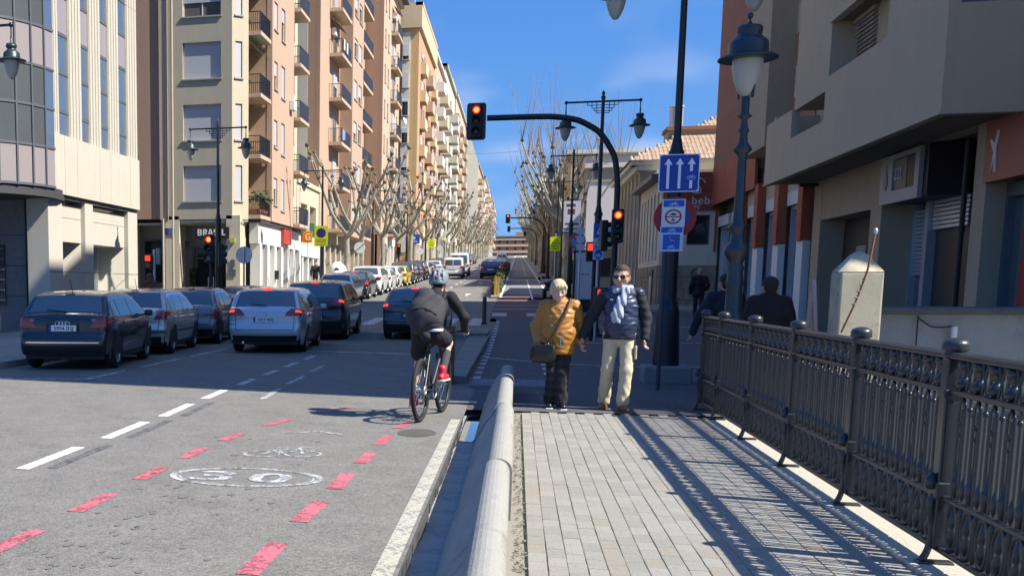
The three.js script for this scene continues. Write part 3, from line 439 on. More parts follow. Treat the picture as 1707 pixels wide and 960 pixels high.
// a generic tall block: windows, balconies and shop fronts on the avenue side, and the side that faces the camera
function tallBlock(label, o) {
  const { x, d0, d1, top, wall, side = wall, fl = 3.15, bays, sideX = x - 8, sideWins = [], shop = shopW, parapet = wall, base = gy(d0), frontX } = o;
  const t = thing('apartment_block', label, 'building'), E = EAST(x, 0, d0), S = SOUTH(x, 0, d0), g0 = base + 4.3, n = Math.floor((top - g0 - .6) / fl), holes = [];
  bays.forEach((b) => { if (b.k === 'w') for (let k = 0; k < n; k++) holes.push([b.u - b.w / 2, b.u + b.w / 2, g0 + .95 + k * fl, g0 + .95 + k * fl + (b.h || 1.5)]); });
  const len = d1 - d0, segs = [[0, len]];
  mesh('front_wall', E.wall(0, len, g0 - .3, top, holes, .3), wall, t);
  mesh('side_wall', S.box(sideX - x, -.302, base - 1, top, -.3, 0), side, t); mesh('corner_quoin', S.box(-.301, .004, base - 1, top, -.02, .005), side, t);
  mesh('core', box(sideX - 8, x - .31, base - 1, top - .2, -d1 + .02, -d0 - .31), wall, t);
  mesh('cornice', [E.box(-.15, len, top, top + .35, -.4, .35), S.box(sideX - x, .34, top, top + .35, -.4, .15)], parapet, t);
  for (const b of bays) for (let k = 0; k < n; k++) {
    const v = g0 + k * fl;
    if (b.k === 'w') t.add(E.place(windowUnit(b.w, b.h || 1.5, { shut: [0, .35, 1, .6, .15, .8][(k * 5 + Math.round(b.u * 3)) % 6], depth: .18, mull: b.w > 1 ? 1 : 0 }), b.u, v + .95));
    if (b.k === 'b' && (k * 5 + Math.round(b.u)) % 4 === 2) mesh('air_conditioner', E.geo(rbox(.75, .55, .3, .02, b.u - b.w * .28, v + 1.7, .2)), M.white, t);
    if (b.k === 'b') { if ((k * 7 + Math.round(b.u) * 3) % 5 === 1) mesh('awning', E.geo(uvm(new THREE.BoxGeometry(b.w * .8, .02, .8).rotateX(.7).translate(b.u, v + 2.35, .42))), k % 2 ? greenA : std(C(.5, .44, .32), .8), t); t.add(E.place(balconyUnit(b.w, b.p || 1, { slabM: b.m || parapet, bars: b.bars ?? .14, solid: b.solid ?? solidRail, railM: b.railM || M.iron, th: .24 }), b.u, v)); t.add(E.place(windowUnit(Math.min(1.6, b.w - .5), 2.15, { sill: false, depth: -.02, shut: [0, .5, .25, .9][(k + Math.round(b.u)) % 4] }), b.u, v + .02)); }
    if (b.k === 'p') { const bb = mesh('parapet_balcony', [E.box(b.u - b.w / 2, b.u + b.w / 2, v - .2, v, 0, b.p || 1), E.box(b.u - b.w / 2, b.u + b.w / 2, v, v + .95, (b.p || 1) - .12, b.p || 1), E.box(b.u - b.w / 2, b.u - b.w / 2 + .12, v, v + .95, 0, (b.p || 1) - .12)], b.m || parapet, t); t.add(E.place(windowUnit(Math.min(2.2, b.w - .5), 2.15, { sill: false, depth: -.02, shut: [0, .5, .25, .9][(k * 3 + Math.round(b.u)) % 4] }), b.u, v + .02)); }
    if (b.k === 'bay' && k === 0) mesh('bay_wall', E.wall(b.u - b.w / 2, b.u + b.w / 2, g0 - .3, top - .4, [...Array(n).keys()].flatMap((q) => [[b.u - b.w * .36, b.u - b.w * .06, g0 + .9 + q * fl, g0 + 2.4 + q * fl], [b.u + b.w * .06, b.u + b.w * .36, g0 + .9 + q * fl, g0 + 2.4 + q * fl]]), b.p - .02).translate(0, 0, 0).applyMatrix4(new THREE.Matrix4().makeTranslation(b.p, 0, 0)), b.m || wall, t);
    if (b.k === 'bay') for (const s of [-1, 1]) t.add(E.place(windowUnit(b.w * .3, 1.5, { shut: [.2, .6, 1][(k + s + 3) % 3], depth: .15, mull: 0 }), b.u + s * b.w * .21, g0 + .9 + k * fl, b.p));
  }
  for (const [a, b2, m] of sideWins) for (let k = 0; k < n; k++) t.add(S.place(windowUnit(b2 - a, 1.7, { shut: [.1, 1, .7, .45][k % 4], depth: -.02, mull: 0, shutM: M.white }), (a + b2) / 2, g0 + .7 + k * fl));
  for (let k = 0; k < 3; k++) { const ax = x - 1.5 - k * 1.3, az = -d0 - 2 - k * len * .3, m2 = mesh('roof_aerial', [bar([ax, top, az], [ax, top + 2.6 + k * .7, az], .03, 5), bar([ax - .5, top + 2.3 + k * .7, az], [ax + .5, top + 2.3 + k * .7, az], .02, 5), bar([ax - .3, top + 2.0 + k * .7, az - .2], [ax + .3, top + 2.0 + k * .7, az + .2], .02, 5)], M.alu, t); }
  mesh('roof_hut', E.box(len * .35, len * .6, top, top + 1.9, -7.5, -4.5), wall, t);
  // shop floor
  const sh = [], q = Math.max(2, Math.round(len / 2.6)); for (let k = 0; k <= q; k++) sh.push(E.box(Math.min(len - .5, k * len / q), Math.min(len, k * len / q + .5), base - 1.2 + .034 * len * 0, base + 3.3, -.5, -.02)); mesh('shop_pier', sh, shop, t); mesh('shop_fascia', E.box(0, len, base + 3.3, g0 - .3, -.5, -.05), shop, t);
  for (let k = 0; k < q; k++) { const u = k * len / q + .5, w = len / q - .5; mesh('shop_window', E.box(u, u + w, base - 1.2, base + 3.3, -.45, -.4), [M.glassDark, wine, M.glassBlue, slate, shopW][(k * 3 + Math.round(d0)) % 5], t); }
  return { t, E, S, g0, n };
}
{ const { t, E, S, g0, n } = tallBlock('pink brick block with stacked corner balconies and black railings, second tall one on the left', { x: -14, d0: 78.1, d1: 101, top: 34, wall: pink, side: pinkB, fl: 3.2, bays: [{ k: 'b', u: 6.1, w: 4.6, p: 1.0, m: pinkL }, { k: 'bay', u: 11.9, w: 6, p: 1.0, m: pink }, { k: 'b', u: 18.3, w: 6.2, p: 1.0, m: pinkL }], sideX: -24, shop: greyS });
  mesh('pale_strip', S.box(-2.6, -.9, g0 - 1, 34, 0, .06), paleG, t);
  // washing and awnings on two balconies
  mesh('laundry', [E.box(4.4, 4.9, g0 + 2 * 3.2 + .2, g0 + 2 * 3.2 + 1, .96, .98), E.box(5.2, 5.6, g0 + 2 * 3.2 + .3, g0 + 2 * 3.2 + 1, .96, .98)], std(C(.3, .35, .6), .9), t); mesh('laundry', [E.box(4.2, 4.8, g0 + 4 * 3.2 + .3, g0 + 4 * 3.2 + 1.05, 1.01, 1.03), E.box(5.6, 6.2, g0 + 4 * 3.2 + .3, g0 + 4 * 3.2 + 1.05, 1.01, 1.03)], M.white, t); }
{ const { t, S, E } = tallBlock('narrow brown-pink block with projecting cornice and dark balconies', { x: -12.35, d0: 101.2, d1: 115, top: 29.6, wall: pinkL, side: pinkB, fl: 3.15, bays: [{ k: 'w', u: 1.6, w: .8, h: 1.6 }, { k: 'w', u: 4, w: .9, h: 1.6 }, { k: 'b', u: 8, w: 4, p: .7, m: pinkL }, { k: 'w', u: 12, w: 1, h: 1.6 }], sideX: -20, parapet: creamD });
  mesh('roof_eave', E.box(-.5, 13.8, 29.95, 30.2, -.4, .9), std(C(.12, .1, .09), .8), t); mesh('attic', [E.box(1, 13, 30.2, 32.6, -5, -1.6)], cream, t); mesh('satellite_dish', E.geo(new THREE.SphereGeometry(.5, 14, 6, 0, 6.3, 0, 1).rotateX(1.2).translate(8.5, 17.6, .9)), M.white, t); }
{ // yellow tower with a white window bay on its camera side
  const { t, E, S, g0, n } = tallBlock('tall yellow-ochre tower with a white vertical window bay and chamfered corner', { x: -10.7, d0: 118, d1: 140, top: 30.6, wall: orangeB, side: yellow, fl: 2.85, bays: [{ k: 'p', u: 4, w: 3, p: .6, m: yellowL }, { k: 'w', u: 7.5, w: 1.1 }, { k: 'p', u: 11.5, w: 3.4, p: .8, m: pinkL }, { k: 'w', u: 15, w: 1.1 }, { k: 'p', u: 19, w: 3, p: .6, m: yellowL }], sideX: -13.2, parapet: yellow });
  mesh('white_bay', S.box(-1.75, -.9, g0 - 2, 28, 0, .08), whiteS, t); for (let k = 0; k < n; k++) t.add(S.place(windowUnit(.7, 1.6, { shut: [.1, 1, .75, .3][k % 4], depth: -.1, mull: 0, shutM: M.white }), -1.33, g0 + .8 + k * 2.85));
  mesh('parapet_band', [S.box(-2.5, .29, 28.4, 30.6, 0, .25), E.box(0, 22, 28.4, 30.6, 0, .3)], yellowL, t); mesh('attic', E.box(4, 18, 30.9, 32.6, -6, -2.6), pinkL, t); mesh('rooftop_rail', [bar([-14, 32.6, -119.5], [-11.5, 32.9, -121], .06), bar([-11.5, 32.9, -121], [-11.5, 30.8, -121], .05), bar([-14, 32.6, -119.5], [-14, 30.8, -119.5], .05)], M.white, t); }
tallBlock('pale pink block with white-fronted projecting balconies beyond the yellow tower', { x: -10.75, d0: 140.2, d1: 160, top: 30.2, wall: pinkL, side: yellow, fl: 3, bays: [{ k: 'p', u: 3, w: 4, p: 1.2, m: whiteS }, { k: 'w', u: 7.5, w: 1.2 }, { k: 'p', u: 12, w: 4, p: 1.1, m: cream }, { k: 'p', u: 17, w: 3.6, p: 1.3, m: whiteS }], sideX: -13, parapet: whiteS });
tallBlock('white and grey block with a ragged roofline of attic rooms', { x: -10.8, d0: 160.2, d1: 186, top: 32.6, wall: paleG, side: creamD, fl: 3, bays: [{ k: 'p', u: 3, w: 4, p: 1, m: whiteS }, { k: 'w', u: 7, w: 1.2 }, { k: 'w', u: 9.5, w: 1.2 }, { k: 'p', u: 14, w: 4, p: 1.3, m: paleG }, { k: 'w', u: 18, w: 1.2 }, { k: 'p', u: 22.5, w: 4.5, p: .9, m: whiteS }], sideX: -14, parapet: creamD });
{ const { t, S, E, g0, n } = tallBlock('terracotta block with wraparound rounded balconies facing down the street', { x: -10.9, d0: 190, d1: 226, top: 33.5, wall: creamD, side: greyS, fl: 2.75, bays: [{ k: 'w', u: 8, w: 1.4 }, { k: 'p', u: 14, w: 6, p: .8, m: pinkL }, { k: 'w', u: 20, w: 1.4 }, { k: 'p', u: 28, w: 6, p: .8, m: pinkL }], sideX: -13.4, parapet: cream });
  for (let k = 0; k < n; k++) { const v = g0 + k * 2.75; const s = new THREE.Shape([[-2.3, 0], [-2.3, -.9], [-.3, -.9], [.7, -.2], [.9, .8], [.9, 5], [0, 5], [0, 0]].map((p) => new THREE.Vector2(...p))); mesh('parapet_balcony', S.geo(uvm(new THREE.ExtrudeGeometry(s, { depth: 1.05, bevelEnabled: false }).rotateX(Math.PI / 2).translate(0, v + .85, 0))), orangeB, t); for (const u of [-1.7, -.7]) t.add(S.place(windowUnit(.8, 1.5, { shut: (k % 3) * .3, depth: -.05, mull: 0, sill: false }), u, v + 1.0)); }
  mesh('attic', [E.box(0, 12, 33.9, 36.5, -6, -.6)], greyS, t); }
{ const { t, E } = tallBlock('grey block with close vertical ribs along its front', { x: -10.9, d0: 226.3, d1: 290, top: 33, wall: greyS, side: greyS, fl: 3, bays: [{ k: 'w', u: 8, w: 1.6 }, { k: 'w', u: 20, w: 1.6 }, { k: 'w', u: 34, w: 1.6 }], sideX: -14, parapet: creamD });
  for (let k = 0; k < 22; k++) mesh('facade_rib', E.box(k * 2.9, k * 2.9 + .9, 12, 33, 0, .5), paleG, t); }
const farL = [['first of the small far pink-fronted blocks past the ribbed one, with round balconies', 290.3, 335, 33.5, pink], ['far sandy block with stepped attic beside the pink-fronted one', 335.3, 385, 34, cream], ['lowest of the far blocks on the left, pale brick, nearest the end of the avenue', 385.3, 440, 33, pinkL]];
for (const [l, a, b, top, m] of farL) tallBlock(l, { x: -10.8 + (a - 290) * .012, d0: a, d1: b, top, wall: m, fl: 3.1, bays: [5, 14, 24, 34, 42].filter((u) => u < b - a - 4).map((u, i) => i % 2 ? { k: 'w', u, w: 1.5 } : { k: 'p', u, w: 6, p: 1.3, m: i % 4 ? whiteS : pinkL }), sideX: -14, parapet: m });
{ // brick block closing the end of the avenue
  const t = thing('brick_building', 'broad orange brick building with white floor bands closing the end of the avenue', 'building'), S = SOUTH(-16, gy(470), 470), br = stucco(.48, .24, .11);
  mesh('wall', S.box(0, 40, -1, 8.6, -12, 0), br, t); for (let k = 0; k < 3; k++) mesh('floor_band', S.box(0, 40, 2 + k * 2.6, 2.5 + k * 2.6, 0, .3), whiteS, t);
  for (let k = 0; k < 3; k++) for (let i = 0; i < 12; i++) mesh('window', S.box(1.6 + i * 3.2, 2.5 + i * 3.2, .6 + k * 2.6, 1.7 + k * 2.6, 0, .05), M.glassDark, t);
  mesh('tower', S.box(15, 18.5, 8.6, 10.4, -6, -.5), br, t); mesh('roof_edge', S.box(-.3, 40.3, 8.6, 9, -12, .4), M.kerb, t);
}
// ---------- right side of the avenue ----------
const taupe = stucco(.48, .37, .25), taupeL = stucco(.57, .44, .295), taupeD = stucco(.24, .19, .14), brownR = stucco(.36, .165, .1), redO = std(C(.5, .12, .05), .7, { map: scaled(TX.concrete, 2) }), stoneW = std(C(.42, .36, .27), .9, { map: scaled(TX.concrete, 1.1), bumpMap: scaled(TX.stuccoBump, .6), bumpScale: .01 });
{
  const t = thing('tower_block', 'tall taupe block on the right with a deep overhanging parapet above dark shops', 'building');
  const Wf = WEST(8.1, 0, 50), N = SOUTH(6.8, 0, 21), u = (d) => 50 - d, top = 26;
  mesh('core', [box(8.45, 30, 4.5, top, -49.9, -12.9), box(8.9, 30, -.3, 4.5, -49.9, -12.9)], taupeD, t);
  mesh('upper_wall', [Wf.box(u(34.5), u(12.85), 4.45, top, -.34, 0), box(8.1, 30, 0, top, -12.85, -12.7)], taupe, t);
  mesh('upper_wall', Wf.box(u(43.7), u(34.502), 4.45, top, -.34, .02), taupeL, t);
  const bw = Wf.box(0, u(43.702), 6.45, top, -.34, .22); mesh('brown_cladding', bw, brownR, t);
  for (let k = 0; k < 4; k++) mesh('cladding_joint', Wf.box(0, u(43.702), 8.2 + k * 3.1, 8.23 + k * 3.1, .22, .226), M.blackM, t);
  mesh('cream_strip', Wf.box(u(43.65), u(41.3), 5.6, top, 0.02, .1), whiteS, t); mesh('grey_bay', Wf.box(u(41.2), u(37.6), 5.9, top, .02, .75), taupe, t);
  mesh('brown_panel', Wf.box(u(37.5), u(34.6), 5.4, 9.2, .021, .06), brownR, t);
  t.add(Wf.place(windowUnit(1.3, .9, { depth: -.06, mull: 1, sill: true }), u(36), 7.2, .06));
  // first-floor parapet that overhangs the pavement, its soffit, and the galleries above it
  mesh('overhang_parapet', [Wf.box(u(34.5), u(31.6), 4.43, 6.1, 1.12, 1.3), Wf.box(u(31.599), u(28.45), 4.43, 5.36, 1.12, 1.3), Wf.box(u(28.449), u(21), 4.43, 6.32, 1.12, 1.3), N.box(.181, 1.3, 4.43, 6.18, -.18, -.002), Wf.box(u(34.5), u(34.3), 4.43, 6.32, 0, 1.12)], taupeL, t);
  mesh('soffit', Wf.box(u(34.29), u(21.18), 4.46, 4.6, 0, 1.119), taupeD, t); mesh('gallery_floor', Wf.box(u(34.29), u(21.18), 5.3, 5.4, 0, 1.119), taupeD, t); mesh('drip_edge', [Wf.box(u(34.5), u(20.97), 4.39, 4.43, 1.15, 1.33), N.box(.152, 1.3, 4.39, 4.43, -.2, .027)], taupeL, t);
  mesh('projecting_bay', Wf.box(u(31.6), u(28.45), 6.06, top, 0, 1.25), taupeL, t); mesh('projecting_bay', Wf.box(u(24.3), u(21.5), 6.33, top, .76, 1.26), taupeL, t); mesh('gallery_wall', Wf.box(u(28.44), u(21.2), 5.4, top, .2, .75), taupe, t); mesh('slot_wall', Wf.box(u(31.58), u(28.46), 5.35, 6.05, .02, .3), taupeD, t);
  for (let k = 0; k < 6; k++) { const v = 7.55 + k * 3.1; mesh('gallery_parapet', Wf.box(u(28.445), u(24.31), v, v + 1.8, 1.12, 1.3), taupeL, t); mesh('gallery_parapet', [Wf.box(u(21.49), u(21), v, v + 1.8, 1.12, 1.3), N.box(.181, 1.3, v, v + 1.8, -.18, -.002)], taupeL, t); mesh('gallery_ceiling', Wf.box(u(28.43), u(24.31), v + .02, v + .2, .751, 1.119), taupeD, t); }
  const lv = mesh('louvre_frame', [Wf.box(u(28.3), u(26.8), 6.42, 6.5, .752, .85), Wf.box(u(28.3), u(26.8), 7.46, 7.54, .752, .85)], taupe, t); for (let k = 0; k < 10; k++) mesh('louvre_slat', Wf.geo(uvm(new THREE.BoxGeometry(1.46, .012, .09).rotateX(.5).translate(u(27.55), 6.55 + k * .095, .8))), M.alu, lv);
  mesh('gallery_window', N.box(.25, 1.3, 6.3, 7.45, -.12, -.08), M.glassBlue, t); mesh('window_frame', [N.box(.18, .25, 6.18, 7.5, -.14, -.04), N.box(.25, 1.3, 6.18, 6.3, -.14, -.04)], slate, t);
  // ground floor, from far to near
  for (const [a, b, v0, w] of [[34.2, 33.4, 0, .02], [28.9, 28.1, 0, .04], [22.95, 22.4, 0, .03], [33.39, 28.91, 3.35, .01]]) mesh('ground_wall', Wf.box(u(a), u(b), v0, 4.45, -.6, w), taupe, t);
  mesh('entrance_wall', Wf.box(u(33.4), u(28.9), 0, 3.35, -.8, -.62), std(C(.06, .045, .035), .7), t); const pq = mesh('entrance_plaque', Wf.box(u(32.2), u(31.4), 2.0, 2.6, -.62, -.6), M.kerb, t);
  for (let k = 0; k < 5; k++) { const d = 34.4 + k * 3.05; if (k < 4) { mesh('red_pilaster', Wf.box(u(d + .55), u(d), 2.85, 5.0, 0, .28), redO, t); mesh('white_pier', Wf.box(u(d + .75), u(d - .02), .3, 2.848, 0, .2), M.white, t); } }
  for (let k = 0; k < 5; k++) { const d = 35.1 + k * 3.0, d1 = Math.min(d + 2.3, 49.4); mesh('white_lintel', Wf.box(u(d1), u(d), 4.02, 4.44, -.4, .03), shopW, t); const w = mesh('shop_window', [Wf.box(u(d1), u(d1 - .1), .4, 4.0, -.35, -.1), Wf.box(u(d + .1), u(d), .4, 4.0, -.35, -.1), Wf.box(u(d1 - .1), u(d + .1), .4, .55, -.35, -.1), Wf.box(u(d1 - .1), u(d + .1), 3.9, 4.0, -.35, -.1)], M.alu, t); mesh('pane', Wf.box(u(d1 - .1), u(d + .1), .55, 3.9, -.28, -.25), M.glassBlue, w); }
  mesh('red_fascia', Wf.box(u(49.5), u(41), 4.9, 6.42, .23, .32), redO, t);
  // shop with half-closed shutters under a framed sign
  const sh = mesh('roller_shutter', [...Array(16).keys()].map((k) => Wf.geo(rbox(.72, .085, .05, .02, u(27.72), 3.2 - k * .092, -.7))), M.alu, t); mesh('roller_shutter', [...Array(7).keys()].map((k) => Wf.geo(rbox(1.95, .085, .05, .02, u(26.1), 3.35 - k * .092, -.7))), M.alu, t);
  mesh('shutter_post', [Wf.box(u(27.32), u(27.1), 0, 3.4, -.8, -.6), Wf.box(u(28.1), u(28.0), 0, 3.4, -.8, -.6)], M.alu, t); mesh('dark_interior_panel', Wf.box(u(28.1), u(25.02), 0, 4.45, -.796, -.782), M.blackM, t); mesh('shop_dado', Wf.box(u(28), u(27.33), 0, 1.75, -.775, -.73), slate, t);  // flat black panel hides the core; its colour paints the shade inside
  const pn = mesh('shop_sign', [Wf.box(u(28.0), u(27.2), 3.36, 4.4, .05, .14), Wf.box(u(27.2), u(25.55), 3.36, 3.62, .05, .14), Wf.box(u(25.8), u(25.55), 3.62, 4.4, .05, .14), Wf.box(u(27.2), u(25.8), 4.3, 4.4, .05, .14)], std(C(.36, .35, .33), .5), t); mesh('sign_louvre', [Wf.box(u(26.4), u(25.82), 3.64, 4.29, .05, .09)], M.blackM, pn); mesh('sign_panel', Wf.box(u(27.18), u(26.42), 3.64, 4.29, .06, .1), std(C(.14, .13, .125), .5), pn); mesh('sign_letters', Wf.geo(uvm(new THREE.ExtrudeGeometry(FONT.generateShapes('ZZI', .24), { depth: .02, bevelEnabled: false }).translate(u(27.15), 3.85, .1))), std(C(.4, .4, .38), .5), pn); mesh('drop_emblem', Wf.geo(lathe([[0, .5], [.06, .3], [.15, .1], [.13, 0], [.05, -.09], [0, -.1]], 16).scale(1, 1, .12).translate(u(27.6), 3.75, .15)), std(C(.2, .2, .2), .5), pn);
  mesh('shop_jamb', Wf.box(u(25.0), u(22.95), 0, 4.45, -.95, -.75), taupe, t); mesh('sign_box', Wf.box(u(27.98), u(25.3), 3.38, 4.43, -.74, .045), std(C(.02, .012, .022), .5), t); mesh('drain_pipe', [cyl(.05, .05, 0, 4.4, 8.5, -24.6), cyl(.07, .07, 2.6, 2.7, 8.5, -24.6)], M.blackM, t);
  const rs = mesh('red_sign', Wf.box(u(22.38), u(14), 3.35, 4.4, -.1, .1), std(C(.32, .06, .04), .5), t); mesh('figure_emblem', Wf.geo(extrude([[-.04, 0], [.03, .35], [-.14, .55], [-.1, .6], [.05, .5], [.14, .72], [.19, .7], [.12, .42], [.16, 0], [.09, 0], [.07, .25]], .02).translate(u(22.0), 3.5, .1)), std(C(.7, .62, .55), .5), rs);
  const gd = mesh('shop_door', [Wf.box(u(22.6), u(22.3), 0, 3.34, -.5, -.3), Wf.box(u(21), u(20.8), 0, 3.34, -.5, -.3), Wf.box(u(22.3), u(12.9), 3.1, 3.34, -.5, -.3)], slate, t); mesh('pane', Wf.box(u(22.3), u(21), 0, 3.1, -.45, -.42), M.glassBlue, gd); mesh('pane', Wf.box(u(20.8), u(12.9), 0, 3.1, -.45, -.42), M.glassDark, gd); mesh('door_poster', [Wf.box(u(21.9), u(21.2), 2.3, 2.9, -.42, -.415), Wf.box(u(21.9), u(21.2), 1.2, 2.0, -.42, -.415)], std(C(.45, .03, .03), .5), gd);
  mesh('ceiling_lamp', [uvm(rbox(.6, .08, .14, .03, 7.9, 4.36, -33.9))], M.blackM, t);
}
{ // the wall that faces the camera, with the baby-shop board above and old stone below
  const t = thing('annex_building', 'low pale annex with red-brown baby shop board over a graffitied stone base', 'building');
  const S = SOUTH(5.85, 0, 49.6), E = WEST(5.85, 0, 58);
  mesh('wall', [S.wall(0, 2.28, 2.45, 6.32, [[1.05, 1.95, 3.3, 4.55]], .3), E.wall(0, 8.1, 2.45, 6.1, [0, 1, 2, 3, 4, 5].map((k) => [.6 + k * 1.25, 1.15 + k * 1.25, 2.7, 5.6]), .3)], stucco(.68, .6, .47), t);
  mesh('core', box(6.16, 14, .3, 6.0, -57.9, -50), creamD, t);
  mesh('recess_panel', E.box(.5, 7.7, 2.6, 5.7, -.24, -.2), stucco(.32, .22, .15), t); 
  const sb = mesh('red_board', S.box(.05, 2.3, 4.72, 6.3, 0, .1), std(C(.33, .08, .045), .6, { map: scaled(TX.concrete, 2) }), t);
  const lw = std(C(.6, .45, .38), .6), tx = (s, h, x, y) => mesh('sign_letters', S.geo(uvm(new THREE.ExtrudeGeometry(FONT.generateShapes(s, h), { depth: .02, bevelEnabled: false }).translate(x, y, .1))), lw, sb);
  tx('o bebé', .3, .78, 4.98); tx('ey', .2, 1.2, 4.8); mesh('sign_emblem', [S.geo(new THREE.TorusGeometry(.32, .028, 6, 30, 5).rotateZ(.3).translate(1.35, 5.75, .11)), S.geo(new THREE.TorusGeometry(.2, .024, 6, 24, 3.4).rotateZ(-.2).translate(1.3, 5.55, .11))], lw, sb);
  const w = mesh('window', [S.box(1.05, 1.1, 3.3, 4.55, -.2, -.12), S.box(1.9, 1.95, 3.3, 4.55, -.2, -.12), S.box(1.1, 1.9, 3.3, 3.35, -.2, -.12), S.box(1.1, 1.9, 4.5, 4.55, -.2, -.12)], slate, t); mesh('pane', S.box(1.1, 1.9, 3.35, 4.5, -.17, -.14), M.glassDark, w);
  mesh('red_strip', S.box(2.12, 2.2, 3.0, 4.71, 0, .06), redO, t);
  // rough stone base in courses
  const r = rngOf(15); for (const f of [S, E]) { const L = f === S ? 2.28 : 8.1; for (let row = 0; row < 4; row++) { let x = 0; while (x < L - .05) { const w2 = Math.min(L - x, .4 + r() * .55); mesh('stone', f.box(x + .008, x + w2 - .008, .5 + row * .49 + .008, .5 + (row + 1) * .49 - .008, -.4, .03 + r() * .03), stoneW, t); x += w2; } } }
  const gf = []; for (const [x, y, s] of [[.35, 2.0, .16], [.6, 1.95, .14], [1.5, 2.1, .2], [1.6, 1.75, .2], [1.85, 1.8, .16], [1.5, 1.3, .15], [1.7, .95, .22]]) { gf.push(S.geo(new THREE.TorusGeometry(s, .018, 5, 14, 3.8).rotateZ(x * 5).translate(x, y, .075)), S.geo(bar([x - s, y - s, .075], [x + s, y + s * .4, .075], .016, 5))); } mesh('graffiti', gf, std(C(.06, .05, .05), .8), t);
  mesh('roof_edge', E.box(-.2, 8.3, 6.1, 6.3, -1, .45), slate, t); mesh('door', E.box(5.8, 6.9, .3, 2.3, 0, .08), M.blackM, t); mesh('door_panel', E.box(6.0, 6.7, .6, 2.0, .08, .1), M.alu, t);
}
{ // old building with arched windows and hipped tile roof
  const t = thing('old_building', 'old cream building with arched upper windows and a hipped clay tile roof', 'building');
  const E = WEST(5.85, 0, 70), S = SOUTH(5.85, 0, 58.1), wall = stucco(.47, .41, .31), hs = [];
  const s = new THREE.Shape([[0, .8], [11.9, .8], [11.9, 7.5], [0, 7.5]].map((p) => new THREE.Vector2(...p)));
  for (let k = 0; k < 6; k++) { const a = .6 + k * 1.95; for (const [v0, v1] of [[5.0, 6.4], [2.4, 4.1]]) { const p = new THREE.Path(); p.moveTo(a, v0); p.lineTo(a, v1); p.absarc(a + .45, v1, .45, Math.PI, 0, true); p.lineTo(a + .9, v0); p.lineTo(a, v0); s.holes.push(p); } }
  mesh('wall', [uvm(new THREE.ExtrudeGeometry(s, { depth: .4, bevelEnabled: false, curveSegments: 8 }).translate(0, 0, -.4)).applyMatrix4(E.m), S.box(.402, 14, 5.5, 7.5, -.4, 0)], wall, t);
  for (let k = 0; k < 6; k++) for (const [v0, v1] of [[5.0, 6.85], [2.4, 4.55]]) { const a = .6 + k * 1.95, w = mesh('window', [E.box(a, a + .06, v0, v1, -.36, -.28), E.box(a + .84, a + .9, v0, v1, -.36, -.28), E.box(a + .42, a + .48, v0, v1, -.36, -.28)], stucco(.3, .22, .16), t); mesh('pane', E.box(a, a + .9, v0, v1, -.38, -.36), M.glassDark, w); }
  for (let k = 0; k < 7; k++) mesh('pilaster', E.box(k * 1.95, .35 + k * 1.95 - (k === 6 ? .15 : 0), .8, 7.4, 0, .1), wall, t);
  mesh('core', box(6.3, 19, .8, 7.4, -69.9, -58.6), creamD, t); mesh('white_box', uvm(rbox(1.6, 1.3, 2, .03, 7.1, 6.4, -57)), whiteS, t);
  mesh('cornice', [E.box(-.3, 12.3, 7.5, 7.72, -.5, .55), S.box(-.55, 14, 7.5, 7.72, -.5, .5), E.box(-.2, 12.1, 7.25, 7.5, -.3, .3), S.box(-.3, 14, 7.25, 7.5, -.3, .3)], whiteS, t);
  // tiles in courses on the camera-side slope, each course a row of rounded tiles
  const roof = mesh('roof', [(() => { const g = new THREE.BufferGeometry(), a = [5.2, 7.74, -57.5], b = [20, 7.74, -57.5], c = [20, 11.0, -64.2], d = [11, 11.0, -64.2], e = [5.2, 7.74, -70.8]; g.setAttribute('position', new THREE.Float32BufferAttribute([a, b, c, a, c, d, a, d, e].flat(), 3)); g.computeVertexNormals(); return uvm(g); })()], roofT, t);
  const rt = rngOf(41), cols = [std(C(.46, .37, .27), .9, { map: scaled(TX.concrete, .6) }), std(C(.4, .3, .21), .9, { map: scaled(TX.concrete, .6) }), std(C(.52, .43, .32), .9, { map: scaled(TX.concrete, .6) })], parts = [[], [], []], tg = new THREE.CylinderGeometry(.13, .16, .62, 7, 1, true, -Math.PI / 2, Math.PI).rotateX(-Math.PI / 2 + Math.atan2(3.26, 6.7)).rotateX(0);
  for (let row = 0; row < 13; row++) for (let x = 5.3; x < 13; x += .2) { const k = row / 13, y = 7.76 + 3.26 * k, z = -57.5 - 6.7 * k; if (x < 5.2 + 5.8 * k) continue; parts[(rt() * 3) | 0].push(new THREE.CylinderGeometry(.075, .095, .62, 6, 1, true, -Math.PI / 2, Math.PI).rotateX(-Math.PI / 2).rotateX(Math.atan2(3.26, 6.7)).translate(x, y + .03, z - .25)); }
  parts.forEach((g, k) => { mesh('roof_tile', g, cols[k], roof).userData.kind = 'stuff'; });
  const ch = mesh('chimney', [box(7.3, 10.2, 7.6, 9.5, -62.5, -60.6)], stucco(.42, .38, .28), t); mesh('chimney_cap', box(7.2, 10.3, 9.5, 9.68, -62.6, -60.5), brownR, ch); mesh('vent_pipe', lathe([[.34, 9.68], [.34, 10.75], [.38, 10.76], [.38, 10.84], [.05, 10.86]], 20).translate(7.75, 0, -61.5), M.alu, ch);
}
{ const t = thing('small_house', 'small low house with a clay tile roof in front of the white wall', 'building'); mesh('wall', box(4.5, 6.2, 1, 4.0, -75, -70.5), stucco(.42, .37, .3), t);
  mesh('roof', uvm(extrude([[4.2, 4.0], [6.4, 4.0], [6.4, 4.15], [5.4, 4.75], [4.2, 4.2]], 4.9).translate(0, 0, -75.2)), roofT, t); mesh('window', box(4.9, 5.6, 2.2, 3.3, -70.49, -70.42), M.glassDark, t); mesh('eave', box(4.1, 6.4, 3.85, 3.99, -75.2, -70.2), whiteS, t); }
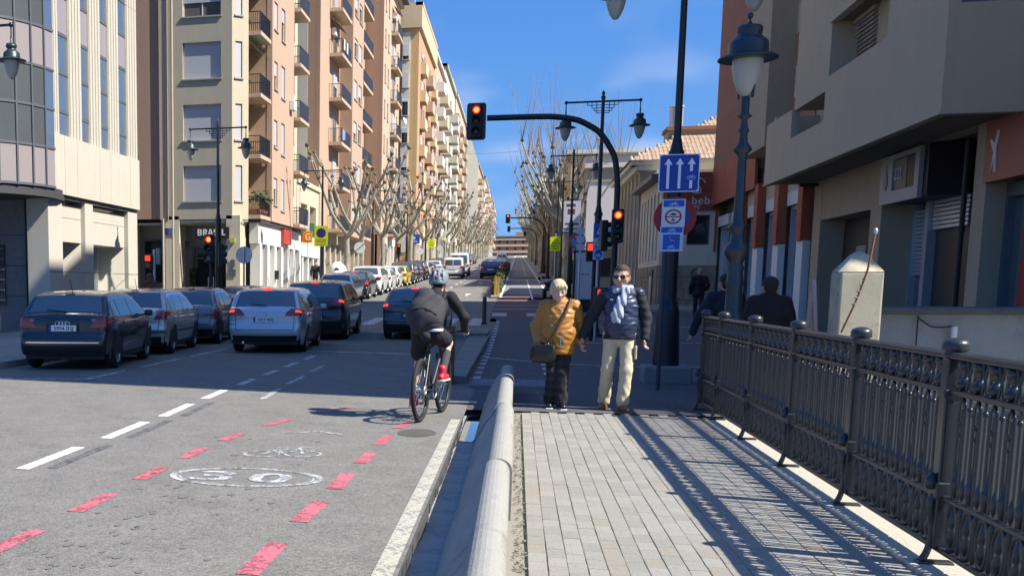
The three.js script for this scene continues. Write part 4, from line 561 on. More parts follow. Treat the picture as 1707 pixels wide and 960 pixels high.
{ const t = thing('white_building', 'large blank white-walled building with a grey band below its roofline', 'building'); mesh('wall', box(4.3, 16, 1, 8.4, -92, -76), std(C(.8, .8, .8), .85, { map: scaled(TX.streak, 6, 8) }), t); mesh('grey_band', box(4.25, 16, 8.4, 9.3, -92, -75.95), greyS, t); mesh('parapet', box(4.1, 16.1, 9.3, 10.1, -92.1, -75.8), whiteS, t); mesh('roof_line', box(4.0, 16.1, 10.1, 10.2, -92.2, -75.7), M.concrete, t);
  for (let k = 0; k < 4; k++) mesh('window', WEST(4.3, 0, 92).box(1.5 + k * 3.6, 2.8 + k * 3.6, 4.6, 6.6, 0, .05), M.glassDark, t); }
{ const mk = (label, x, d0, d1, top, wall, nw) => { const t = thing('town_house', label, 'building'), E = WEST(x, 0, d1), S = SOUTH(x, 0, d0), L = d1 - d0, b = gy(d0), hs = []; for (let k = 0; k < nw; k++) for (let v = b + 1.2; v + 2 < top; v += 3.1) hs.push([L * (k + .5) / nw - .55, L * (k + .5) / nw + .55, v, v + 1.8]);
    mesh('front_wall', E.wall(0, L, b - .5, top, hs, .3), wall, t); mesh('side_wall', S.box(.302, 9, b - .5, top, -.3, 0), wall, t); mesh('core', box(x + .31, x + 9, b - .5, top - .1, -d1 + .05, -d0 - .31), wall, t); mesh('cornice', [E.box(-.1, L, top, top + .3, -.3, .35), S.box(-.35, 9, top, top + .3, -.3, .2)], whiteS, t); hs.forEach(([a, c, v, v1], i) => t.add(E.place(windowUnit(c - a, v1 - v, { shut: [.2, .8, .5][i % 3] }), (a + c) / 2, v)));
    for (let v = b + 1.4; v + 2 < top; v += 3.1) for (let k = 0; k < 2; k++) t.add(S.place(windowUnit(1, 1.6, { depth: -.03, shut: .4 * k }), 1.3 + 2.4 * k, v)); };
  mk('pale yellow town house behind the tall twiggy tree', 3.95, 93, 118, 12.2, stucco(.56, .5, .34), 7); mk('sandy three-storey house past the pale yellow one', 4.1, 118.4, 150, 13.4, creamD, 8); mk('grey-cream terrace half hidden by the far right trees', 4.2, 150.4, 215, 14.8, paleG, 12); mk('last pale terrace on the right before the brick building', 4.4, 215.5, 330, 18, cream, 16); }
// ---------- cars, all seen from behind ----------
const smoothPath = (pts, sub = 5) => { const c = new THREE.CatmullRomCurve3(pts.map(([z, y]) => V(0, y, z)), false, 'centripetal'); return c.getPoints((pts.length - 1) * sub).map((p) => [p.z, p.y]); };
function carShape(o) {
  const { L, W, H, belt, wb, ro, wr = .31, rear, tumble = .17, r = .075, planR = .07, planF = .13 } = o;
  const path = smoothPath(o.path, 5), n = path.length;
  const nor = path.map((p, i) => { const a = path[Math.max(0, i - 1)], b = path[Math.min(n - 1, i + 1)], dz = b[0] - a[0], dy = b[1] - a[1], l = Math.hypot(dz, dy) || 1; return [-dy / l, dz / l]; }); // outward: left of travel (rear bottom -> up -> forward)
  const inn = path.map((p, i) => [p[0] - nor[i][0] * r, p[1] - nor[i][1] * r]);
  const sm = (x) => { x = clamp(x); return x * x * (3 - 2 * x); };
  const hw = (z, y) => { let w = W / 2; w *= 1 - planR * sm((.75 - z) / .75) ** 1.5 - planF * sm((z - (L - 1.0)) / 1.0) ** 1.5; if (y < belt) w *= 1 - .05 * ((belt - .15 - y) / .5) ** 2 - .012 * sm((y - (belt - .12)) / .12); else w *= .988 - tumble * ((y - belt) / (H - belt)) ** 1.15; return w; };
  const strip = (t, s, off = 0) => { const k = clamp(t, 0, n - 1.0001), i = Math.floor(k), f = k - i, z = inn[i][0] + (inn[i + 1][0] - inn[i][0]) * f, y = inn[i][1] + (inn[i + 1][1] - inn[i][1]) * f, nz = nor[i][0] + (nor[i + 1][0] - nor[i][0]) * f, ny = nor[i][1] + (nor[i + 1][1] - nor[i][1]) * f, w = hw(z, y), a = Math.abs(s);
    let x, e, xo = 0; if (a < .86) { x = a / .86 * (w - r); e = r + .03 * (1 - (a / .86) ** 2) + off; } else { const th = (a - .86) / .14 * Math.PI / 2; x = w - r + (r + off) * Math.sin(th); e = (r + off) * Math.cos(th); }
    return [x * Math.sign(s || 1), y + ny * e, z + nz * e]; };
  const tAtY = (y) => { for (let i = 0; i < n - 1; i++) if (path[i][1] <= y && path[i + 1][1] > y) return i + (y - path[i][1]) / (path[i + 1][1] - path[i][1]); return n / 2; };
  const tFrontY = (y) => { for (let i = n - 2; i > 0; i--) if (path[i + 1][1] <= y && path[i][1] > y) return i + (path[i][1] - y) / (path[i][1] - path[i + 1][1]); return n / 2; };
  const topAt = (z) => { let best = -1; for (let i = 0; i < n - 1; i++) { const [z0, y0] = inn[i], [z1, y1] = inn[i + 1]; if ((z0 - z) * (z1 - z) <= 0 && z0 !== z1) best = Math.max(best, y0 + (y1 - y0) * (z - z0) / (z1 - z0)); } return best; };
  const sill = o.sill || .2, zc = [ro, ro + wb], ar = wr + .055;
  const bottom = (z) => { let b = sill; if (z < .25) b = Math.max(b, inn[0][1]); for (const c of zc) { const d = Math.abs(z - c); if (d < ar) b = Math.max(b, wr + Math.sqrt(ar * ar - d * d)); } return b; };
  return { path, inn, hw, strip, tAtY, tFrontY, topAt, bottom, n, zc, ar, wr, ...o };
}
const toGeo = (rows, flip) => { const pos = [], idx = [], c = rows[0].length; rows.forEach((r) => r.forEach((p) => pos.push(p[0], p[1], -p[2]))); for (let i = 0; i < rows.length - 1; i++) for (let j = 0; j < c - 1; j++) { const a = i * c + j, b = a + c; if (flip) idx.push(a, a + 1, b, a + 1, b + 1, b); else idx.push(a, b, a + 1, a + 1, b, b + 1); } const g = new THREE.BufferGeometry(); g.setAttribute('position', new THREE.Float32BufferAttribute(pos, 3)); g.setAttribute('uv', new THREE.Float32BufferAttribute(new Float32Array(pos.length / 3 * 2), 2)); g.setIndex(idx); g.computeVertexNormals(); return g; };
const lerp = (a, b, t) => a + (b - a) * t;
const stripPatch = (S, t0, t1, s0, s1, off, nt = 8, ns = 10) => toGeo(Array.from({ length: nt + 1 }, (_, i) => Array.from({ length: ns + 1 }, (_, j) => S.strip(lerp(t0, t1, i / nt), lerp(s0, s1, j / ns), off))));
const lampPatch = (S, t0, t1, side, in0, in1, off, nt = 6, ns = 10) => toGeo(Array.from({ length: nt + 1 }, (_, i) => Array.from({ length: ns + 1 }, (_, j) => S.strip(lerp(t0, t1, i / nt), side * lerp(lerp(in0, in1, i / nt), 1, j / ns), off))), side < 0);
const sidePatch = (S, z0, z1, lo, hi, side, off, nz = 14, ny = 4) => toGeo(Array.from({ length: nz + 1 }, (_, i) => { const z = lerp(z0, z1, i / nz), a = lo(z), b = Math.max(a + .001, hi(z)); return Array.from({ length: ny + 1 }, (_, j) => { const y = lerp(a, b, j / ny); return [side * (S.hw(z, y) + off), y, z]; }); }), side > 0);
function carBody(S) {
  const g = [stripPatch(S, 0, S.n - 1.001, -1, 1, 0, S.n - 1, 28)], zs = [], z0 = S.inn[0][0], z1 = S.inn.at(-1)[0];
  for (let i = 0; i <= 70; i++) zs.push(lerp(Math.min(...S.inn.map((p) => p[0])) + .001, Math.max(...S.inn.map((p) => p[0])) - .001, i / 70));
  for (const c of S.zc) for (let k = 0; k <= 16; k++) zs.push(c + S.ar * Math.cos(Math.PI * k / 16) * .9999);
  zs.sort((a, b) => a - b);
  for (const side of [-1, 1]) g.push(toGeo(zs.map((z) => { const b = S.bottom(z), t = Math.max(S.topAt(z), b + .002); return Array.from({ length: 13 }, (_, j) => { const y = lerp(b, t, j / 12); return [side * S.hw(z, y), y, z]; }); }), side > 0));
  return g;
}
const wheelProto = new Map();
function makeWheel(r, w, spokes, dark) {
  const key = [r, w, spokes, dark].join(); if (!wheelProto.has(key)) {
    const rim = r * .66, tyre = new THREE.Mesh(lathe([[rim, -w / 2 + .01], [r - .04, -w / 2], [r - .012, -w / 2 + .02], [r, -w / 2 + .06], [r, w / 2 - .06], [r - .012, w / 2 - .02], [r - .04, w / 2], [rim, w / 2 - .01], [rim, -w / 2 + .01]], 32).rotateZ(Math.PI / 2), M.rubber); tyre.name = 'wheel'; tyre.castShadow = tyre.receiveShadow = true;
    const rg = [lathe([[rim - .02, -w / 2], [rim, -w / 2], [rim, w / 2 - .015], [rim - .025, w / 2 - .012], [rim - .03, w / 2 - .06], [rim - .03, -w / 2]], 28).rotateZ(-Math.PI / 2), cyl(.055, .05, w / 2 - .05, w / 2 - .012, 0, 0, 12).rotateZ(-Math.PI / 2)];
    for (let k = 0; k < spokes; k++) { const b = new THREE.BoxGeometry(.025, rim - .04, rim * .23); b.translate(w / 2 - .035, (rim - .04) / 2 + .02, 0); b.rotateX(k / spokes * 2 * Math.PI); rg.push(uvm(b)); }
    mesh('rim', rg, dark ? std(C(.09, .09, .095), .4, { metalness: .6 }) : std(C(.42, .43, .45), .35, { metalness: .7 }), tyre);
    mesh('brake_disc', cyl(rim - .035, rim - .035, -w / 2 + .02, w / 2 - .075, 0, 0, 20).rotateZ(-Math.PI / 2), M.blackM, tyre); wheelProto.set(key, tyre);
  }
  return wheelProto.get(key).clone();
}
const carGlass = new THREE.MeshPhysicalMaterial({ color: C(.16, .175, .18), roughness: .05, metalness: .55, ior: 1.6 });
const redLens = new THREE.MeshPhysicalMaterial({ color: C(.3, .01, .015), roughness: .15, clearcoat: 1 }), redLit = std(C(.5, .02, .01), .3, { emissive: C(1, .05, .01), emissiveIntensity: 1.1 }), clearLens = new THREE.MeshPhysicalMaterial({ color: C(.3, .12, .12), roughness: .12, clearcoat: 1 });
const carPaint = (r, g, b, metal = .45) => new THREE.MeshPhysicalMaterial({ color: C(r, g, b), roughness: .3, metalness: metal, clearcoat: 1, clearcoatRoughness: .04 });
const plateTex = (s) => textTex(256, 56, (x, w, h) => { x.fillStyle = '#e9e9e4'; x.fillRect(0, 0, w, h); x.fillStyle = '#1c3f94'; x.fillRect(0, 0, 24, h); x.fillStyle = '#16181c'; x.font = 'bold 46px sans-serif'; x.textBaseline = 'middle'; x.textAlign = 'center'; x.fillText(s, 140, 30); });
const blankPlate = std(C(.7, .7, .68), .5);
const PATHS = {
  hatch: (L, H) => [[.06, .27], [.0, .42], [.0, .58], [.06, .68], [.07, .86], [.1, .97], [.22, 1.04], [.42, H * .87], [.55, H * .945], [.95, H * .985], [1.6, H], [2.2, H * .985], [2.55, H * .94], [3.0, H * .8], [3.3, 1.0], [3.5, .95], [L - .35, .82], [L - .07, .66], [L, .48], [L - .03, .24]],
  estate: (L, H) => [[.06, .3], [.0, .45], [.0, .6], [.05, .7], [.06, .92], [.1, 1.0], [.2, 1.07], [.38, H * .9], [.48, H * .95], [1.0, H * .985], [2.0, H], [2.6, H * .985], [3.0, H * .94], [3.5, H * .8], [3.85, 1.0], [4.0, .96], [L - .35, .82], [L - .07, .66], [L, .48], [L - .03, .24]],
  suv: (L, H) => [[.07, .34], [.0, .5], [.0, .68], [.06, .8], [.06, 1.02], [.1, 1.1], [.2, 1.17], [.36, H * .9], [.45, H * .95], [.9, H * .985], [1.8, H], [2.3, H * .985], [2.7, H * .94], [3.1, H * .82], [3.4, 1.1], [3.6, 1.06], [L - .35, .92], [L - .07, .72], [L, .52], [L - .03, .28]],
  small: (L, H) => [[.06, .27], [.0, .42], [.0, .58], [.05, .7], [.05, .86], [.09, .97], [.2, 1.05], [.34, H * .9], [.5, H * .96], [.9, H * .99], [1.35, H], [1.8, H * .97], [2.1, H * .9], [2.4, H * .77], [2.65, 1.0], [2.85, .94], [L - .3, .78], [L - .06, .64], [L, .48], [L - .03, .24]],
  sedan: (L, H) => [[.06, .3], [.0, .45], [.0, .62], [.05, .72], [.1, .92], [.2, 1.0], [.42, 1.03], [.75, H * .86], [1.0, H * .94], [1.4, H * .985], [2.0, H], [2.6, H * .975], [3.0, H * .9], [3.4, H * .76], [3.6, 1.0], [3.8, .95], [L - .35, .8], [L - .07, .66], [L, .48], [L - .03, .24]],
  van: (L, H) => [[.05, .32], [.0, .45], [.0, .62], [.03, .72], [.03, 1.0], [.05, 1.15], [.08, 1.3], [.12, H * .93], [.2, H * .975], [.7, H * .995], [1.6, H], [2.3, H * .985], [2.65, H * .93], [2.95, H * .8], [3.25, 1.14], [3.45, 1.06], [L - .35, .9], [L - .07, .7], [L, .5], [L - .03, .26]],
};
// kind, paint, options -> a Group whose rear bumper is at its origin and whose nose points along -z
function makeCar(label, kind, paintMat, o = {}) {
  const D = { hatch: { L: 4.2, W: 1.77, H: 1.44, belt: .93, wb: 2.58, ro: .78, tumble: .25 }, estate: { L: 4.7, W: 1.81, H: 1.5, belt: .96, wb: 2.66, ro: 1.02, tumble: .22 }, suv: { L: 4.45, W: 1.84, H: 1.64, belt: 1.06, wb: 2.68, ro: .88, wr: .345, tumble: .2, sill: .26 }, small: { L: 3.57, W: 1.63, H: 1.49, belt: .95, wb: 2.3, ro: .56, tumble: .26, wr: .29 }, sedan: { L: 4.5, W: 1.78, H: 1.44, belt: .94, wb: 2.62, ro: .95, tumble: .25 }, van: { L: 4.2, W: 1.78, H: 1.82, belt: 1.12, wb: 2.7, ro: .72, tumble: .08, r: .06, planR: .03 } }[kind];
  const S = carShape({ ...D, ...o.dims, path: (PATHS[kind])((o.dims?.L) || D.L, (o.dims?.H) || D.H) }), { L, W, H, belt } = S, far = o.far;
  const t = thing(o.name || (kind === 'van' ? 'white_van' : 'parked_car'), label, kind === 'van' ? 'van' : 'car');
  mesh('body', carBody(S), paintMat, t);
  mesh('underbody', [box(-W / 2 + .14, W / 2 - .14, .2, .6, -L + .15, -.14), box(-W / 2 + .02, W / 2 - .02, .28, .7, -S.zc[0] - S.ar, -S.zc[0] + S.ar), box(-W / 2 + .02, W / 2 - .02, .28, .7, -S.zc[1] - S.ar, -S.zc[1] + S.ar)], M.blackM, t);
  const y0 = o.winY || belt + .11, y1 = H * .935, tr0 = S.tAtY(y0), tr1 = S.tAtY(y1);
  if (kind === 'van') { for (const q of [-1, 1]) mesh('rear_window', stripPatch(S, S.tAtY(1.14), S.tAtY(H * .9), q > 0 ? .05 : -.76, q > 0 ? .76 : -.05, .006), carGlass, t); mesh('door_seam', stripPatch(S, S.tAtY(.62), S.tAtY(H * .93), -.01, .01, .004, 8, 1), M.blackM, t); }
  else mesh('rear_window', stripPatch(S, tr0, tr1, -(o.winS || .8), o.winS || .8, .006, 10, 16), carGlass, t);
  if (o.spoiler) mesh('spoiler', stripPatch(S, tr1 + .3, tr1 + 5, -.8, .8, .03, 6, 12), o.spoiler, t);
  mesh('windscreen', stripPatch(S, S.tFrontY(belt + .1), S.tFrontY(y1), -.8, .8, .006, 8, 12), carGlass, t);
  // side glass with pillars
  const zW0 = o.glassFrom ?? (kind === 'suv' ? .45 : kind === 'sedan' ? .95 : .5), zW1 = ((kind === 'small') ? 2.5 : kind === 'estate' || kind === 'sedan' ? 3.5 : 3.1), cuts = o.cuts || (kind === 'van' ? [[2.0, 2.95]] : kind === 'small' ? [[.55, 1.05], [1.13, 2.5]] : [[zW0, zW0 + .38], [zW0 + .46, lerp(zW0, zW1, .5)], [lerp(zW0, zW1, .5) + .08, zW1]]);
  for (const side of [-1, 1]) for (const [a, b] of cuts) mesh('side_window', sidePatch(S, a, b, (z) => belt + .035 + .02 * (1 - z / L), (z) => Math.min(S.topAt(z) - .045, H * .92), side, .005), carGlass, t);
  // lights
  const [ly0, ly1, ls, lz] = o.lights || [belt - .18, belt + .0, .62, .2];
  for (const side of [-1, 1]) {
    const ta = S.tAtY(ly0), tb = S.tAtY(ly1), a = side > 0 ? ls : -1, b = side > 0 ? 1 : -ls, lens = mesh('tail_light', [lampPatch(S, ta, tb, side, ls - .03, ls + .14, .008), sidePatch(S, S.inn[0][0], S.inn[0][0] + lz, (z) => ly0 + .02 + .08 * z / lz * lz / .3, (z) => ly1 - .01, side, .008, 6, 4)], redLens, t);
    if (o.lit) mesh('lit_lamp', [stripPatch(S, lerp(ta, tb, .35), lerp(ta, tb, .7), side > 0 ? .8 : -.97, side > 0 ? .97 : -.8, .012, 2, 6)], redLit, lens); else if (!far) mesh('reverse_lens', [stripPatch(S, lerp(ta, tb, .55), lerp(ta, tb, .9), side > 0 ? ls + .02 : -ls - .12, side > 0 ? ls + .12 : -ls - .02, .01, 2, 4)], clearLens, lens);
  }
  if (o.lit !== undefined || !far) mesh('brake_light', stripPatch(S, S.tAtY(H * .94), S.tAtY(H * .96), -.13, .13, .03, 1, 4), o.lit ? redLit : redLens, t);
  if (o.trim !== false) mesh('bumper_trim', [stripPatch(S, .05, S.tAtY(o.trimY || .42), -.97, .97, .006, 3, 16)], M.blackM, t);
  const [py] = [o.plateY || belt - .25], pp = S.strip(S.tAtY(py), 0, 0), ptilt = o.plateTilt || .06;
  const pl = mesh('number_plate', plate(.52, .11, .012), o.plate ? std('#ffffff', .5, { map: plateTex(o.plate) }) : blankPlate, t); pl.position.set(0, py, -pp[2] + .016); pl.rotation.x = -ptilt;
  if (!far) {
    mesh('plate_recess', [stripPatch(S, S.tAtY(py - .075), S.tAtY(py + .085), -.36, .36, .004, 2, 8)], o.recess || M.blackM, t);
    for (const side of [-1, 1]) { for (const z of o.handles || [zW0 + .75, lerp(zW0, zW1, .5) + .35]) mesh('door_handle', uvm(rbox(.03, .03, .2, .012, side * (S.hw(z, belt - .08) + .012), belt - .08, -z)), paintMat, t);
      mesh('door_seam', [lerp(zW0, zW1, .5) + .04, zW0 + .62, zW1 + .02].map((z) => sidePatch(S, z - .006, z + .006, () => .32, () => belt + .02, side, .0025, 1, 8)), M.blackM, t);
      mesh('sill_trim', sidePatch(S, S.zc[0] + S.ar + .05, S.zc[1] - S.ar - .05, () => .2, () => .29, side, .006, 10, 2), M.blackM, t);
      if (o.strip) mesh('side_strip', sidePatch(S, S.zc[0] + S.ar + .05, S.zc[1] - S.ar - .05, () => .5, () => .545, side, .01, 10, 2), o.strip, t); }
    for (const s of [-.76, .76]) mesh('tailgate_seam', stripPatch(S, S.tAtY(belt - .42), S.tAtY(H * .9), s - .008, s + .008, .003, 14, 1), M.blackM, t); mesh('tailgate_seam', stripPatch(S, S.tAtY(belt - .425), S.tAtY(belt - .41), -.77, .77, .003, 1, 14), M.blackM, t); mesh('window_seal', [stripPatch(S, tr0 - .12, tr0, -.82, .82, .005, 1, 14), stripPatch(S, tr1, tr1 + .12, -.82, .82, .005, 1, 14)], M.blackM, t); mesh('bumper_seam', stripPatch(S, S.tAtY(belt - .3), S.tAtY(belt - .288), -1, -.78, .003, 1, 8), M.blackM, t);
    if (o.strip) mesh('bumper_strip', stripPatch(S, S.tAtY(.49), S.tAtY(.56), -1, 1, .01, 2, 20), o.strip, t);
    mesh('rear_wiper', [bar([.02, y0 + .03, -S.strip(tr0 + .2, 0)[2] + .03], [-.34, y0 + .06, -S.strip(tr0 + .4, .3)[2] + .03], .012)], M.blackM, t);
    mesh('aerial', bar([0, H - .02, -.75], [0, H + .24, -.55], .006, 5), M.blackM, t);
    if (o.badge) mesh('badge', o.badge === 'rings' ? [-1.5, -.5, .5, 1.5].map((k) => new THREE.TorusGeometry(.042, .007, 6, 20).translate(k * .062, belt - .08, -S.strip(S.tAtY(belt - .08), 0)[2] + .012)) : [new THREE.TorusGeometry(.045, .009, 6, 20).translate(0, belt - .06, -S.strip(S.tAtY(belt - .06), 0)[2] + .012)], M.chrome, t);
    if (o.chromeLine) mesh('chrome_line', stripPatch(S, S.tAtY(o.chromeLine), S.tAtY(o.chromeLine + .02), -.8, .8, .008, 1, 14), M.chrome, t);
    if (o.exhaust) mesh('exhaust', bar([-.5, .25, .0], [-.5, .25, -.3], .03, 10), M.chrome, t);
  }
  for (const side of [-1, 1]) {
    const mz = zW1 - .28; mesh('wing_mirror', [uvm(rbox(.17, .13, .1, .04, side * (S.hw(mz, belt) + .13), belt + .07, -mz)), bar([side * (S.hw(mz, belt) - .02), belt + .02, -mz], [side * (S.hw(mz, belt) + .1), belt + .06, -mz], .02)], o.mirror || paintMat, t);
    for (const z of S.zc) { const wM = makeWheel(S.wr, .2, o.spokes || 5, o.darkRim); wM.position.set(side * (W / 2 - .125), S.wr, -z); if (side < 0) wM.rotation.y = Math.PI; t.add(wM); }
  }
  return t;
}
function parkAt(t, x, d, turn = 0) { const s = d > 33 ? Math.atan(.034) : d > 26 ? Math.atan(.034 * (d - 26) / 8) : 0; t.rotation.order = 'YXZ'; t.position.set(x, gy(d + .8) - (s ? Math.tan(s) * .8 : 0), -d); t.rotation.set(s, turn, 0); return t; }

const pBlack = carPaint(.012, .013, .018, .3), pSilver = carPaint(.4, .4, .4, .4), pGrey = carPaint(.2, .205, .21, .35), pBlueS = carPaint(.5, .52, .56, .4), pWhite = carPaint(.75, .75, .73, 0), pDark = carPaint(.015, .02, .025, .3), pNavy = carPaint(.02, .03, .07, .35), pYellow = carPaint(.7, .52, .02, 0), pGraph = carPaint(.05, .055, .065, .45), pSand = carPaint(.5, .48, .43, .35);
parkAt(makeCar('black hatchback with plate 5994 and four-ring badge, nearest parked at the left kerb', 'hatch', pBlack, { plate: '5994 DSJ', badge: 'rings', chromeLine: .5, lights: [.78, .95, .6, .24], plateY: .77, darkRim: false, dims: { H: 1.43 } }), -8.02, 18.35, .12);
parkAt(makeCar('silver-beige hatchback with high slanted red tail lights, second at the left kerb', 'hatch', pSand, { plateY: .55, strip: std(C(.08, .08, .085), .5), lights: [.8, 1.0, .66, .3], dims: { H: 1.47, belt: .95 }, spokes: 7 }), -8.4, 22.95, .1);
parkAt(makeCar('small dark grey rounded city car with round roof, third at the left kerb', 'small', pGrey, { lights: [.68, .95, .76, .12], plateY: .72 }), -8.45, 27.6, .07);
parkAt(makeCar('black saloon parked in front of the bar, its roof mirroring the facades', 'sedan', pDark, { far: true }), -8.25, 31.6, .0);
const silver = makeCar('silver-blue estate car with lit brake lights waiting in the left lane', 'estate', pBlueS, { lit: true, plate: '1317 KBZ', badge: 'ring', recess: pBlueS, lights: [.86, 1.02, .55, .3], plateY: .78, name: 'waiting_car', exhaust: true }); parkAt(silver, -5.6, 24.3, .07);
parkAt(makeCar('black SUV with lit brake lights stopped ahead of the silver-blue estate', 'suv', pDark, { lit: true, name: 'waiting_car', lights: [1.0, 1.16, .6, .3], plateY: .62, chromeLine: .56 }), -5.52, 30.0, .02);
parkAt(makeCar('dark grey hatchback with lit brake lights stopped just ahead of the cyclist', 'hatch', pGraph, { lit: true, name: 'waiting_car', lights: [.86, 1.02, .58, .25], plateY: .66, chromeLine: .46, dims: { W: 1.8, H: 1.45 } }), -2.8, 30.7);
// the kerbside row beyond the crossing
const row = [['white hatchback leading the row of parked cars beyond the crossing', 'hatch', pWhite, 50.8], ['black hatchback with glowing tail lights behind the first white parked car', 'hatch', pDark, 56.2, { lit: true }], ['white SUV parked in the row past the black hatchback', 'suv', pWhite, 61.3], ['white compact with bright red tail lights parked past the white SUV', 'hatch', pWhite, 66.4], ['small white city car parked just before the yellow car', 'small', pWhite, 71.4], ['bright yellow car parked under the plane trees', 'hatch', pYellow, 76.2], ['dark grey SUV parked directly past the yellow car', 'suv', pGraph, 81.2], ['dark blue hatchback parked past the dark grey SUV', 'hatch', pNavy, 86.4], ['tall black SUV parked past the dark blue hatchback', 'suv', pDark, 91.4], ['small white hatchback squeezed between dark parked cars before the white van', 'small', pWhite, 96.6], ['grey parked hatchback hidden behind the white vans', 'hatch', pGrey, 101.6]];
row.forEach(([l, k, p, d, o]) => parkAt(makeCar(l, k, p, { far: true, ...o }), -8.3, d));
const farCar = [makeCar('far parked cars lined along the left kerb', 'hatch', pWhite, { far: true }), makeCar('far parked cars lined along the left kerb', 'suv', pGraph, { far: true })];
farCar.forEach((c, i) => { parkAt(c, -8.3, 112 + i * 5.4); c.userData.group = 'far parked cars'; });
for (let k = 2; k < 18; k++) { const c = copyOf(farCar[k % 2], 'far parked cars lined along the left kerb', [0, 0, 0], 0, 'far parked cars'); c.rotation.order = 'YXZ'; parkAt(c, -8.3, 112 + k * 5.4); }
parkAt(makeCar('white panel van with two rear windows driving in the left lane', 'van', pWhite, { far: true }), -5.5, 98);
parkAt(makeCar('taller white van just in front of the panel van with two rear windows', 'van', pWhite, { far: true, dims: { H: 2.2, L: 4.9, W: 1.9 } }), -5.45, 107);
parkAt(makeCar('dark blue car with red tail lights driving away in the right lane', 'suv', pNavy, { far: true, lit: true, name: 'moving_car', dims: { H: 1.55 } }), -2.25, 97);
parkAt(makeCar('dark car driving just ahead of the dark blue one', 'hatch', pDark, { far: true, name: 'moving_car' }), -2.9, 124);
parkAt(makeCar('white van far ahead in the right lane', 'van', pWhite, { far: true }), -2.6, 190);
// ---------- concrete barrier beside the footway ----------
{
  const prof = [[-.36, -.1], [-.36, .0], [-.335, .04], [-.25, .2], [-.185, .28], ...Array.from({ length: 13 }, (_, i) => { const a = Math.PI * (1 - i / 12); return [-.088 + .088 * Math.cos(a), .305 + .085 * Math.sin(a)]; }), [0, -.1]];
  const seg = (d0, d1) => { const g = extrude(prof, d1 - d0 - .024, 0).translate(((d0 * 7) % 3 - 1) * .008, 0, -d1 + .012); return uvm(toSmooth(g)); };
  const toSmooth = (g) => g;
  const labels = ['long concrete barrier segment running out of the bottom of the photo', 'second concrete barrier segment from the camera, beside the drain', 'third concrete barrier segment, past the second joint', 'farthest short concrete barrier segment with the rounded end at the cyclist'];
  [[2.2, 7.2], [7.2, 10.8], [10.8, 14.4], [14.4, 16.2]].forEach(([a, b], k) => { const t = thing('concrete_barrier', labels[k], 'barrier', [0, 0, 0], 0, 'concrete barrier segments'); mesh('barrier_body', seg(a, b), M.concrete, t); if (k === 3) mesh('end_cap', ball(.1, -.1, .295, -16.2, .95, 1, .5), M.concrete, t); mesh('joint_filler', extrude(prof.map(([x, y]) => [-.18 + (x + .18) * .9, y * .93]), .03).translate(0, 0, -b - .015), std(C(.12, .11, .1), .9), t); });
}
